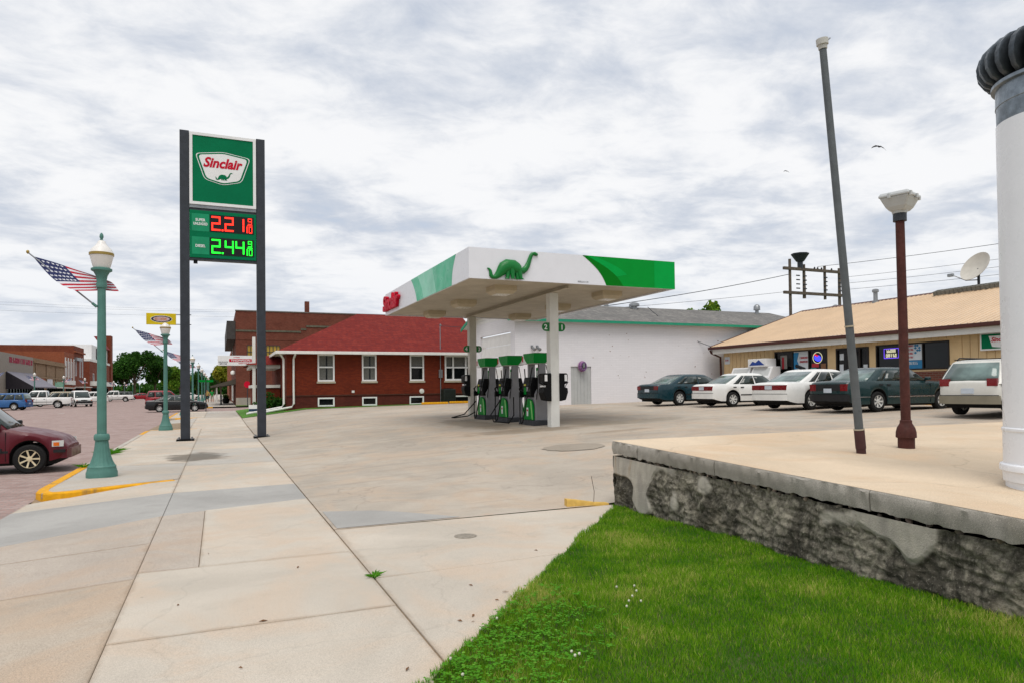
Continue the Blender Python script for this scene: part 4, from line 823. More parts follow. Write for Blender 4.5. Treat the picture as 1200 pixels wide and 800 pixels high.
# long-necked emblem figure standing proud of the fascia
def sauropod(scale, depth, par, org, r, u, mat, name='dinosaur_emblem', vs=1.0):
    o, r, u = map(Vector, (org, r, u)); nn = r.cross(u)
    sp = [(0.02,0.36,0.012),(0.045,0.355,0.02),(0.075,0.31,0.026),(0.085,0.24,0.032),(0.09,0.18,0.038),(0.12,0.145,0.046),(0.165,0.15,0.054),(0.21,0.19,0.068),(0.26,0.26,0.088),(0.31,0.34,0.115),(0.36,0.41,0.145),(0.42,0.455,0.165),(0.48,0.45,0.165),(0.53,0.41,0.150),(0.58,0.365,0.125),(0.63,0.335,0.100),(0.68,0.345,0.080),(0.73,0.39,0.064),(0.77,0.46,0.052),(0.80,0.55,0.044),(0.825,0.65,0.038),(0.85,0.74,0.036),(0.88,0.795,0.038),(0.92,0.80,0.044),(0.955,0.775,0.040),(0.975,0.755,0.02)]
    rings = []; N_ = 12
    for i, (x, y, q) in enumerate(sp):
        a, b2 = sp[max(i-1, 0)], sp[min(i+1, len(sp)-1)]; tx, ty = b2[0]-a[0], b2[1]-a[1]; l_ = math.hypot(tx, ty); px_, py_ = -ty/l_, tx/l_
        rings.append([o+r*((x-0.5+px_*q*math.cos(2*math.pi*j/N_))*scale)+u*((y-0.12+py_*q*math.cos(2*math.pi*j/N_))*scale*vs)+nn*(depth*min(1, q/0.12)*math.sin(2*math.pi*j/N_)) for j in range(N_)])
    b = MB(); b.loft(rings)
    for x, dx_, d0 in ((0.40, -0.02, 0.5), (0.47, 0.015, 0.9), (0.565, 0.02, 0.5), (0.60, 0.055, 0.9)):
        rr = []
        for s_, (yy, rad) in enumerate(((0.40, 0.055), (0.25, 0.045), (0.16, 0.032), (0.135, 0.042), (0.12, 0.046))):
            cx = x+dx_*s_/4; rr.append([o+r*((cx-0.5+rad*math.cos(2*math.pi*j/8))*scale)+u*((yy-0.12)*scale*vs)+nn*(depth*d0*0.6+depth*0.35*math.sin(2*math.pi*j/8)) for j in range(8)])
        b.loft(rr)
    return b.build(name, mat, par, smooth=60)
M_dino = plain('emblem_green', '006b2a', 0.35, var=0.05, spec=0.35)
dn = sauropod(1.62, 0.14, None, (7.66, CY0-0.02, 4.765), X_, Z_, M_dino, vs=0.70); tag(dn, 'green long-necked dinosaur figure mounted on the canopy front', 'emblem')

# number signs on the posts
for y, z, nums in ((19.25, 3.55, '21'), (26.7, 3.35, '43')):
    for s, dgt in ((-1, nums[0]), (1, nums[1])):
        ps = thing('pump_number_sign', 'green half-round plate with number %s on the %s side of the %s canopy post' % (dgt, 'left' if s < 0 else 'right', 'front' if y < 20 else 'rear'), 'sign', (CC+s*0.16, y-0.1, z+(0.05 if y < 20 else 0)), 0, 'pump number plates')
        a = 0.135; pts = [(0, 0, -a), (s*0.11, 0, -a)]+[(s*(0.11+a*math.sin(i*math.pi/10)), 0, -a*math.cos(i*math.pi/10)) for i in range(1, 10)]+[(s*0.11, 0, a), (0, 0, a)]
        if s < 0: pts = pts[::-1]
        MB().prism(pts, (0, 0.03, 0)).build('plate', plain('plate_green', '0c6b2c', 0.4), ps); text(dgt, 'digit', M_white, ps, (s*0.125, -0.004, 0), X_, Z_, None, 0.16, bold=0.02, ext=0.003)

# ================================================================ FUEL PUMPS
M_pgrey = plain('pump_grey', '858588', 0.45, 0.1, var=0.08, dirt=0.08); M_pgreen = plain('pump_green', '007d2c', 0.4, var=0.06, spec=0.1); M_plight = plain('pump_pale_green', '7cc46a', 0.4, var=0.08)
M_pbase = plain('pump_base', '3a3b3f', 0.7, var=0.15)
def pump():
    p = thing('fuel_pump', '', 'fuel pump', (0,0,0), 0, 'fuel pumps under the canopy')
    W, D = 0.56, 0.46       # half extents: x (between lanes) 0.28.., y 0.46
    hx, hy = 0.26, 0.46
    MB().box(-hx-0.14, hx+0.14, -hy-0.14, hy+0.14, 0.0, 0.17).build('base', M_pbase, p, bevel=0.015)
    # end cheeks: a grey swoosh, wide below and narrowing to a column
    for s in (-1, 1):
        prof = [(-hx, 0.17), (hx, 0.17), (hx, 0.85), (0.27, 1.02), (0.20, 1.15), (0.14, 1.25), (0.12, 1.45), (0.12, 2.02), (-0.12, 2.02), (-0.12, 1.45), (-0.14, 1.25), (-0.20, 1.15), (-0.27, 1.02), (-hx, 0.85)]
        b = MB(); pts = [(x, s*(hy-0.10), z) for x, z in prof]; b.prism(pts if s > 0 else pts, (0, s*0.10, 0)); b.build('end_column', M_pgrey, p, bevel=0.012)
    MB().box(-hx+0.02, hx-0.02, -hy+0.101, hy-0.101, 0.17, 0.92).build('cabinet', M_pgrey, p)
    for s in (-1, 1):
        pts = [(s*(hx+0.01), y, z) for y, z in ((-hy+0.08, 0.18), (hy-0.08, 0.18), (hy-0.08, 0.55), (hy-0.14, 0.72), (hy-0.26, 0.84), (0, 0.88), (-hy+0.26, 0.84), (-hy+0.14, 0.72), (-hy+0.08, 0.55))]
        dr = MB().prism(pts, (s*0.05, 0, 0)).build('lower_door', M_pgreen, p, bevel=0.01)
        MB().prism([(s*(hx+0.061), y, z) for y, z in ((-0.36, 0.2), (-0.28, 0.2), (-0.16, 0.8), (-0.26, 0.8))], (s*0.004, 0, 0)).build('swoosh', M_plight, dr)
        MB().prism([(s*(hx+0.061), y, z) for y, z in ((0.0, 0.30), (0.12, 0.30), (0.13, 0.58), (-0.01, 0.58))], (s*0.004, 0, 0)).build('sticker', M_white, dr); MB().prism([(s*(hx+0.066), y, z) for y, z in ((0.02, 0.46), (0.1, 0.46), (0.1, 0.52), (0.02, 0.52))], (s*0.003, 0, 0)).build('sticker_print', M_red, dr)
        co = MB(); co.prism([(s*(hx-0.06), -hy+0.14, 0.92), (s*(hx+0.10), -hy+0.14, 0.96), (s*(hx+0.12), -hy+0.14, 1.30), (s*(hx+0.04), -hy+0.14, 1.58), (s*0.10, -hy+0.14, 1.58), (s*0.10, -hy+0.14, 0.92)], (0, 2*hy-0.28, 0)); co = co.build('console', M_black, p, bevel=0.015)
        for k, (y0, y1, z0, z1, m) in enumerate(((-0.2, 0.1, 1.38, 1.50, M_glass), (-0.22, -0.02, 1.12, 1.26, plain('keypad_grey', '85868a', 0.5)), (0.02, 0.2, 1.02, 1.25, M_pgreen), (0.04, 0.18, 1.30, 1.36, plain('label_yellow', 'b9b23c', 0.6)))):
            xs_ = hx+0.095 if z0 > 1.3 else hx+0.121; MB().obox((0,0,0), (0, -s, 0), Z_, (s,0,0), y0, y1, z0, z1, xs_-0.03, xs_+0.004).build(('display', 'keypad', 'grade_label', 'label')[k], m, co)
        # nozzle in its boot, with the hose looping down and back up
        for k, yy in enumerate((0.26,)):
            nz = MB(); nz.box(s*(hx+0.10) if s > 0 else s*(hx+0.26), s*(hx+0.26) if s > 0 else s*(hx+0.10), yy-0.04, yy+0.04, 0.92, 1.10); nz.tube([(s*(hx+0.2), yy, 1.08), (s*(hx+0.25), yy, 1.2), (s*(hx+0.16), yy, 1.3)], [0.04, 0.035, 0.02], 8); nz.build('nozzle', M_black, p, smooth=40)
        b = MB(); zs_ = [0.95, 0.62, 0.30, 0.12, 0.06, 0.12, 0.45, 0.9, 1.4, 1.9]
        b.tube([(s*(hx+0.24+0.16*math.sin(i/9*math.pi)-0.14*i/9), 0.26-0.70*i/9, z) for i, z in enumerate(zs_)], 0.02, 7); b.build('hose', M_rubber, p, smooth=50)
        b = MB(); b.tube([(s*0.14, -hy+0.02, 1.98), (s*0.19, -hy-0.03, 1.6), (s*0.2, -hy-0.03, 1.2), (s*0.24, -hy-0.02, 0.85)], 0.014, 6); b.build('hose', M_rubber, p, smooth=50)
    # header: green band with white cut corners
    hw, hh = 0.31, 0.47
    MB().box(-hw, hw, -hh, hh, 2.02, 2.34).build('header', M_white, p, bevel=0.02)
    for s in (-1, 1):       # one green wrap round each of two opposite corners, its outer ends cut on a slant
        MB().prism([(-s*x, s*(hh+0.001), z) for x, z in ((-hw-0.012, 2.03), (0.10, 2.03), (0.19, 2.12), (0.25, 2.22), (0.28, 2.345), (-hw-0.012, 2.345))], (0, s*0.012, 0)).build('header_green', M_pgreen, p)
        MB().prism([(-s*(hw+0.001), -s*y, z) for y, z in ((hh+0.012, 2.03), (-0.05, 2.03), (-0.18, 2.12), (-0.28, 2.22), (-0.33, 2.345), (hh+0.012, 2.345))], (-s*0.012, 0, 0)).build('header_green', M_pgreen, p)
        MB().prism([(-s*(hw+0.002), s*0.41+y, z) for y, z in ((-0.03, 2.1), (0.04, 2.1), (0.04, 2.28), (-0.03, 2.28))], (-s*0.008, 0, 0)).build('header_print', M_red, p)
    MB().box(-hw+0.03, hw-0.03, -hh+0.03, hh-0.03, 2.341, 2.37).build('header_cap', M_pgreen, p)
    MB().box(-0.02, 0.02, -0.25, 0.0, 1.59, 1.90).build('topper_sign', M_pgreen, p); MB().box(-0.025, -0.021, -0.2, -0.05, 1.62, 1.8).build('topper_print', M_white, p)
    return p
pm = pump()
LB = ['nearest fuel pump, right behind the front canopy post', 'middle fuel pump of the row of three', 'farthest fuel pump, in front of the rear canopy post']
for i, y in enumerate((20.55, 22.75, 24.95)):
    z = lotz(CC, y)-0.02
    if i == 0: pm.location = (CC+0.04, y, z); pm['label'] = LB[0]
    else: dup(pm, (CC+0.04, y, z), None, LB[i])
b = MB(); b.tube([(CC-0.65, 24.5, 1.25), (CC-1.1, 24.6, 0.75), (CC-1.5, 24.9, 0.62), (CC-1.3, 25.2, 0.60), (CC-0.7, 25.3, 0.65), (CC-0.4, 25.3, 0.8)], 0.022, 7); tag(b.build('fuel_hose', M_rubber, smooth=50), 'black fuel hose looping onto the concrete left of the pumps', 'hose')
b = MB(); b.tube([(CC-0.6, 22.2, 1.3), (CC-1.0, 22.1, 0.8), (CC-1.05, 21.7, 0.58), (CC-0.7, 21.2, 0.54), (CC-0.5, 21.25, 0.8), (CC-0.35, 21.6, 1.4)], 0.022, 7); tag(b.build('fuel_hose', M_rubber, smooth=50), 'black fuel hose drooping between the near and middle pumps', 'hose')
# windscreen service boxes strapped to the posts
def sbox(x, y, z, s, label):
    t = thing('service_box', label, 'service box', (x, y, z), 0, 'black service boxes on the canopy posts')
    K = 0.66; prof = [(a*K, c*K) for a, c in [(0.0, 0.0), (0.30, 0.06), (0.42, 0.42), (0.40, 0.62), (0.24, 0.66), (0.24, 0.80), (0.40, 0.86), (0.42, 1.25), (0.36, 1.33), (0.0, 1.33)]]
    b = MB(); b.prism([(s*a, -0.2, c) for a, c in prof], (0, 0.4, 0)); b.build('housing', M_black, t, bevel=0.02)
    MB().box(min(s*0.15, s*0.24), max(s*0.15, s*0.24), -0.206, -0.201, 0.63, 0.83).build('sticker', M_white, t); MB().box(min(s*0.165, s*0.25), max(s*0.165, s*0.25), -0.12, 0.12, 0.45, 0.50).build('paper_towel', M_white, t)
    b = MB(); b.tube([(s*0.2, -0.1, 0.4), (s*0.25, -0.12, 0.52), (s*0.32, -0.12, 0.6)], 0.012, 6); b.build('squeegee', M_dark, t)
z0 = lotz(CC, 19.2)
sbox(CC-0.152, 19.25, z0+0.80, -1, 'black service box on the left side of the front canopy post'); sbox(CC+0.152, 19.25, z0+0.80, 1, 'black service box on the right side of the front canopy post')
sbox(CC-0.152, 26.7, z0+0.92, -1, 'black service box on the rear canopy post')

# ================================================================ PRICE SIGN
ps = thing('price_sign', 'tall green fuel price sign on two dark steel posts', 'sign', (0.2, 26.6, 0.02))
for x in (-1.26, 1.26):
    MB().box(x-0.15, x+0.15, -0.15, 0.15, 0.05, 10.9).build('post', M_dark, ps, bevel=0.01); bp = MB().box(x-0.28, x+0.28, -0.28, 0.28, -0.01, 0.05).build('base_plate', M_black, ps)
    for a in (-1, 1):
        for c in (-1, 1): MB().cyl((x+a*0.21, c*0.21, 0.05), (x+a*0.21, c*0.21, 0.11), 0.03, n=8).build('anchor_bolt', M_steel, bp)
F = -0.16
MB().box(-1.10, 1.10, -0.15, 0.15, 8.18, 10.86).build('cabinet', M_steel, ps, bevel=0.01)
b = MB()
for a in ((-1.10, 1.10, 8.30, 8.40), (-1.10, 1.10, 10.76, 10.86), (-1.10, -1.0, 8.40, 10.76), (1.0, 1.10, 8.40, 10.76)): b.box(a[0], a[1], -0.19, -0.151, a[2], a[3])
b.build('frame', M_white, ps); MB().box(-1.0, 1.0, -0.165, -0.151, 8.4, 10.76).build('face', M_green, ps)
def rounded(pts, rad, k=5):
    out_ = []; n = len(pts)
    for i in range(n):
        p, a, c = Vector(pts[i]), Vector(pts[i-1]), Vector(pts[(i+1) % n]); u1, u2 = (a-p).normalized(), (c-p).normalized()
        A, B = p+u1*rad, p+u2*rad
        for j in range(k+1):
            s = j/k; out_.append((A*(1-s)**2+p*2*s*(1-s)+B*s*s)[:])
    return out_
shield = [(-0.92, 10.12), (0, 10.26), (0.92, 10.12), (0.62, 9.22), (0.0, 9.06), (-0.62, 9.22)]
cen = Vector((0, 9.66))
for k, (s, m, y) in enumerate(((1.0, M_white, -0.168), (0.965, M_green, -0.171), (0.885, M_white, -0.174))):
    q = rounded([tuple(cen+(Vector(p)-cen)*s) for p in shield], 0.14*s); MB().prism([(x, y, z) for x, z in q], (0, -0.0025, 0)).build(('badge_line', 'badge_border', 'badge')[k], m, ps)
text('Sinclair', 'lettering', M_red, ps, (0.0, -0.180, 9.84), X_, Z_, 1.30, 0.37, bold=0.035, shear=0.28, ext=0.003)
sauropod(0.60, 0.004, ps, (0.02, -0.179, 9.24), X_, Z_, M_green, 'dinosaur_mark', vs=0.68)
MB().box(-1.10, 1.10, -0.15, 0.15, 6.42, 8.10).build('price_cabinet', M_green, ps, bevel=0.01); MB().box(-1.14, 1.14, -0.12, 0.12, 8.101, 8.179).build('cross_bar', M_dark, ps); MB().box(-1.14, 1.14, -0.12, 0.12, 6.34, 6.419).build('cross_bar', M_dark, ps)
M_ledr = plain('led_red', 'ff2a1a', 0.4, emit=1.6); M_ledg = plain('led_green', '19ff2e', 0.4, emit=1.3); M_screen = plain('led_screen', '0b0b0d', 0.4)
SEG = {'0': 'abcdef', '1': 'bc', '2': 'abged', '4': 'fgbc', '9': 'abcdfg'}
def seg(b, ch, x, z, w, h, t_):
    S = {'a': (x, x+w, z+h-t_, z+h), 'g': (x, x+w, z+h/2-t_/2, z+h/2+t_/2), 'd': (x, x+w, z, z+t_), 'f': (x, x+t_, z+h/2, z+h-t_*0.4), 'b': (x+w-t_, x+w, z+h/2, z+h-t_*0.4), 'e': (x, x+t_, z+t_*0.4, z+h/2), 'c': (x+w-t_, x+w, z+t_*0.4, z+h/2)}
    for s in SEG[ch]:
        a = S[s]; g = 0.008; b.box(a[0]+g, a[1]-g, -0.162-0.0005*(ord(s) % 7), -0.158, a[2]+g*0.5, a[3]-g*0.5)
for z, dg, m in ((7.36, '221', M_ledr), (6.54, '244', M_ledg)):
    sn = MB().box(-0.45, 1.02, -0.157, -0.151, z, z+0.62).build('price_panel', M_screen, ps); b = MB()
    for i, ch in enumerate(dg): d_ = MB(); seg(d_, ch, (-0.40, 0.035, 0.39)[i], z+0.05, 0.31, 0.52, 0.065); d_.build('digit', m, sn)['kind'] = 'stuff'
    b.box(-0.06, 0.0, -0.162, -0.158, z+0.05, z+0.11); seg(b, '9', 0.81, z+0.35, 0.15, 0.23, 0.034); b.box(0.79, 0.97, -0.161, -0.158, z+0.305, z+0.33); b.box(0.775, 0.805, -0.162, -0.158, z+0.045, z+0.28); seg(b, '0', 0.84, z+0.04, 0.13, 0.24, 0.034); b.build('fraction', m, sn)['kind'] = 'stuff'
    lb_ = MB().box(-1.03, -0.47, -0.154, -0.151, z, z+0.62).build('grade_panel', plain('panel_green', '00845a', 0.4), ps)
    for k, s_ in enumerate(('SUPER', 'UNLEADED') if z > 7 else ('DIESEL',)): text(s_, 'grade_text', M_white, lb_, (-0.75, -0.157, z+(0.40-0.14*k if z > 7 else 0.3)), X_, Z_, 0.46 if s_ == 'UNLEADED' else 0.32, 0.10, bold=0.03, ext=0.002)
MB().box(-0.98, -0.85, -0.1, 0.0, 6.22, 6.34).build('sensor', M_black, ps)
# yellow sign on the lamp side (oval badge)
ys_ = thing('yellow_sign', 'yellow panel with a dark oval badge on arms beside the price sign post', 'sign', (-2.3, 34.0, 4.95))
MB().box(-0.60, 0.58, -0.04, 0.04, -0.25, 0.25).build('panel', plain('sign_yellow', 'c9b100', 0.5, var=0.1), ys_, bevel=0.01)
ov_ = lambda a, c, y: [(a*math.cos(i*math.pi/14), y, c*math.sin(i*math.pi/14)) for i in range(28)]
MB().prism(ov_(0.43, 0.155, -0.041), (0, -0.003, 0)).build('oval_rim', M_white, ys_); MB().prism(ov_(0.41, 0.14, -0.0445), (0, -0.003, 0)).build('oval', M_pk, ys_); MB().prism(ov_(0.33, 0.105, -0.048), (0, -0.003, 0)).build('oval_field', plain('badge_pink', 'b8a0a8', 0.5), ys_)
strokes('badge_print', plain('badge_orange', 'b0702a', 0.5), ys_, (0, -0.0515, 0), X_, Z_, 0.5, 0.11, 7, 5)
for z in (-0.22, 0.22): MB().box(0.58, 1.2, -0.02, 0.02, z-0.015, z+0.015).build('arm', M_dark, ys_)

# ================================================================ YARD POLES AND VENT STACK ON THE PAD
z = padz(7, 6.0)
gp = thing('leaning_pole', 'tall bare grey steel pole leaning left on the raised pad', 'pole', (7.25, 6.02, z)); d = Vector((6.72-7.25, -0.02, 5.74-z)); D_ = d.normalized()
M_galv = plain('galvanised', '5a5f62', 0.6, 0.2, var=0.15, scale=4, dirt=0.12)
b = MB(); b.cyl(D_*0.30, d, 0.050, 0.041, 18); b.build('shaft', M_galv, gp, smooth=40); b = MB(); b.cyl((0,0,-0.02), D_*0.06, 0.055, 0.055, 16); b.cyl(D_*0.06, D_*0.29, 0.060, 0.060, 16); b.build('foot_sleeve', plain('rusty_sleeve', '4b3030', 0.8, var=0.2), gp, smooth=40)
b = MB(); b.cyl(D_*0.29, D_*0.305, 0.064, 0.064, 16); b.cyl(D_*1.55, D_*1.57, 0.056, 0.056, 16); b.build('band', M_stonesill, gp, smooth=40)
b = MB(); b.cyl(d, d+D_*0.05, 0.05, 0.055, 14); b.cyl(d+D_*0.05, d+D_*0.12, 0.068, 0.07, 14); b.build('cap', plain('cap_offwhite', 'b4b3ae', 0.6, var=0.1), gp, smooth=40); b = MB(); b.cyl(d+Vector((0.05,0,0.1)), d+Vector((0.12,0,0.16)), 0.01); b.build('hook', M_steel, gp)
fl = thing('flood_light', 'rust brown pole with a pale box flood light on the raised pad', 'lamp', (8.28, 6.19, padz(8, 6.19)))
M_rust = plain('rust_brown', '47241f', 0.75, var=0.25, scale=9, bump=0.25, dirt=0.2)
b = MB(); b.cyl((0,0,0.3), (-0.03,0,3.02), 0.059, 0.054, 18); b.build('shaft', M_rust, fl, smooth=40)
b = MB(); b.lathe([(0.10, -0.02), (0.10, 0.13), (0.122, 0.14), (0.122, 0.16), (0.12, 0.21), (0.105, 0.27), (0.075, 0.32), (0.072, 0.33), (0.072, 0.36), (0.06, 0.37)], 20); b.build('base', M_rust, fl, smooth=40)
b = MB(); b.cyl((-0.03,0,2.97), (-0.03,0,3.07), 0.082, 0.082, 16); b.build('collar', M_dark, fl, smooth=40)
M_hous = plain('lamp_housing', 'b2b5b6', 0.5, var=0.06, dirt=0.15); c_ = math.cos(R(18)); s_ = math.sin(R(18))
def rq(w, l, z): return [(-0.0+x*c_-y*s_-0.03, x*s_+y*c_, z) for x, y in ((-w, -l), (w, -l), (w, l), (-w, l))]
b = MB(); b.loft([rq(0.10, 0.09, 3.10), rq(0.145, 0.125, 3.15), rq(0.205, 0.175, 3.27)]); b.build('housing', M_hous, fl, bevel=0.012); b = MB(); b.loft([rq(0.215, 0.185, 3.27), rq(0.215, 0.185, 3.295), rq(0.195, 0.165, 3.33)]); o = b.build('lid', M_hous, fl, bevel=0.01)
for x, y in ((-0.17, -0.19), (0.05, -0.19), (0.2, -0.17), (-0.22, 0.05), (0.22, 0)): MB().box(x*c_-y*s_-0.045, x*c_-y*s_-0.015, x*s_+y*c_-0.015, x*s_+y*c_+0.015, 3.25, 3.305).build('latch', M_hous, o)
b = MB(); b.cyl((-0.03,0,3.07), (-0.03,0,3.12), 0.085, 0.1, 14); b.build('neck', M_hous, fl, smooth=40)
# vent stack
vx, vy = 6.76, 3.57; R0 = 0.43; zb = padz(vx, vy)
vsx = thing('vent_stack', 'thick white vent stack with a ribbed turbine cap at the right edge', 'vent stack', (vx, vy, zb))
M_enam = plain('white_enamel', 'e0e2e6', 0.3, var=0.02)
b = MB(); b.lathe([(R0-0.01, -0.02), (R0-0.01, 0.06), (R0+0.008, 0.065), (R0+0.012, 0.15), (R0+0.035, 0.16), (R0+0.035, 0.19), (R0+0.03, 0.21), (R0+0.006, 0.22), (R0+0.004, 0.50), (R0+0.012, 0.51), (R0+0.012, 0.53), (R0, 0.54), (R0, 3.24)], 64); b.build('stack', M_enam, vsx, smooth=30)
for a in (3.6, 4.4): MB().cyl((math.cos(a)*(R0+0.0), math.sin(a)*(R0+0.0), 0.11), (math.cos(a)*(R0+0.018), math.sin(a)*(R0+0.018), 0.11), 0.012, n=8).build('rivet', M_rust, vsx)
M_gal2 = plain('spangled_galvanised', '7b848c', 0.35, 0.75, var=0.25, scale=12)
b = MB(); b.lathe([(R0-0.02, 3.2), (R0-0.006, 3.245), (R0-0.004, 3.40), (R0+0.002, 3.405), (R0, 3.41), (R0-0.002, 3.56), (R0+0.03, 3.57), (R0+0.03, 3.60), (R0-0.02, 3.61)], 64); b.build('galvanised_collar', M_gal2, vsx, smooth=30)
b = MB(); b.lathe([(R0-0.06, 3.6), (R0+0.02, 3.70), (R0+0.02, 3.82), (R0-0.06, 3.94), (0.15, 4.01)], 40); b.build('inner_drum', plain('drum_black', '0e0f11', 0.7), vsx, smooth=40)
tb = MB(); NF = 27; prof = [(R0+0.01, 3.60), (R0+0.08, 3.645), (R0+0.125, 3.72), (R0+0.135, 3.80), (R0+0.11, 3.88), (R0+0.03, 3.96), (R0-0.13, 4.02), (0.14, 4.05)]
P0 = []; P1 = []
for j, (r_, z_) in enumerate(prof):
    sh = 0.10*j/7; P0.append((r_*math.cos(sh), r_*math.sin(sh), z_)); P1.append(((r_-0.09)*math.cos(sh+0.15), (r_-0.09)*math.sin(sh+0.15), z_))
Pm = [((r_+0.004)*math.cos(0.10*j/7+0.085), (r_+0.004)*math.sin(0.10*j/7+0.085), z_) for j, (r_, z_) in enumerate(prof)]
k = len(prof); tb.add(P0+Pm+P1, [(j, k+j, k+j+1, j+1) for j in range(k-1)]+[(k+j, 2*k+j, 2*k+j+1, k+j+1) for j in range(k-1)])
f0 = tb.build('turbine_fin', plain('dull_zinc', '4d545b', 0.45, 0.6, var=0.25, scale=10), vsx, smooth=60); sol = f0.modifiers.new('Solidify', 'SOLIDIFY'); sol.thickness = 0.006
for i in range(1, NF):
    o = f0.copy(); COL.objects.link(o); o.parent = vsx; o.rotation_euler = (0, 0, 2*math.pi*i/NF)
b = MB(); b.lathe([(0.16, 4.03), (0.17, 4.06), (0.1, 4.085), (0.01, 4.09)], 24); b.build('turbine_cap', M_gal2, vsx, smooth=40)
# ================================================================ VEHICLES  (local axes: x forward, y left, z up)
M_rglass = glass('rear_glass', '5a6b68', 0.05, 0.6); M_under = plain('underbody', '121212', 0.9, var=0.2); M_rim = plain('alloy_rim', 'c6c6c2', 0.4, 0.15, var=0.06); M_gold = plain('tan_rim', 'cfc2a2', 0.4, 0.1, var=0.08); M_hub = plain('hubcap_grey', '6f7072', 0.5, 0.1, var=0.1)  # rear glass: sky reflection painted in as a paler base colour
M_tail = plain('tail_red', '6e0a10', 0.25, var=0.15, coat=0.3); M_amber = plain('lamp_amber', 'd86a12', 0.25, var=0.08, coat=0.5); M_head = plain('head_lamp', 'c8ccca', 0.15, var=0.06, coat=0.6)
M_plate = plain('licence_plate', 'b9c2cc', 0.5, var=0.1); M_trimb = plain('black_trim', '1a1b1d', 0.55, var=0.12); M_clad = plain('tan_cladding', '7b7565', 0.5, var=0.08)
def wheel_meshes(r, w, rimm, spokes):
    q = lambda p: [(x, z, y) for x, y, z in p]
    b = MB(); b.lathe([(r*0.62, -w/2), (r*0.90, -w/2), (r*0.98, -w*0.40), (r, -w*0.25), (r, w*0.25), (r*0.98, w*0.40), (r*0.90, w/2), (r*0.62, w/2)], 28, torus=True); b.v = q(b.v)
    c = MB(); c.lathe([(r*0.60, -w*0.5), (r*0.64, -w*0.5), (r*0.64, w*0.5), (r*0.60, w*0.5)], 28, m=0, torus=True); c.lathe([(0.01, -w*0.30), (r*0.60, -w*0.30), (r*0.60, w*0.30), (0.01, w*0.30)], 24, m=1)  # inner disc behind the spokes, plain mid grey on most cars
    for sgn in (-1, 1):
        for i in range(spokes):
            a = 2*math.pi*i/spokes; ca, sa = math.cos(a), math.sin(a); h = r*(0.045 if rimm is M_gold else 0.07)
            c.prism([(ca*r*0.12-sa*h, sa*r*0.12+ca*h, sgn*w*0.30), (ca*r*0.61-sa*h*1.3, sa*r*0.61+ca*h*1.3, sgn*w*0.42), (ca*r*0.61+sa*h*1.3, sa*r*0.61-ca*h*1.3, sgn*w*0.42), (ca*r*0.12+sa*h, sa*r*0.12-ca*h, sgn*w*0.30)], (0, 0, sgn*w*0.06), 0)
        c.lathe([(0.01, sgn*w*0.36), (r*0.19, sgn*w*0.36), (r*0.17, sgn*w*0.44), (0.01, sgn*w*0.45)], 14, m=0)
    c.v = q(c.v); t = b.build('wheel', M_rubber, smooth=35); rm = c.build('rim', [rimm, M_under if rimm is M_gold else M_hub], t, smooth=30); return t, rm
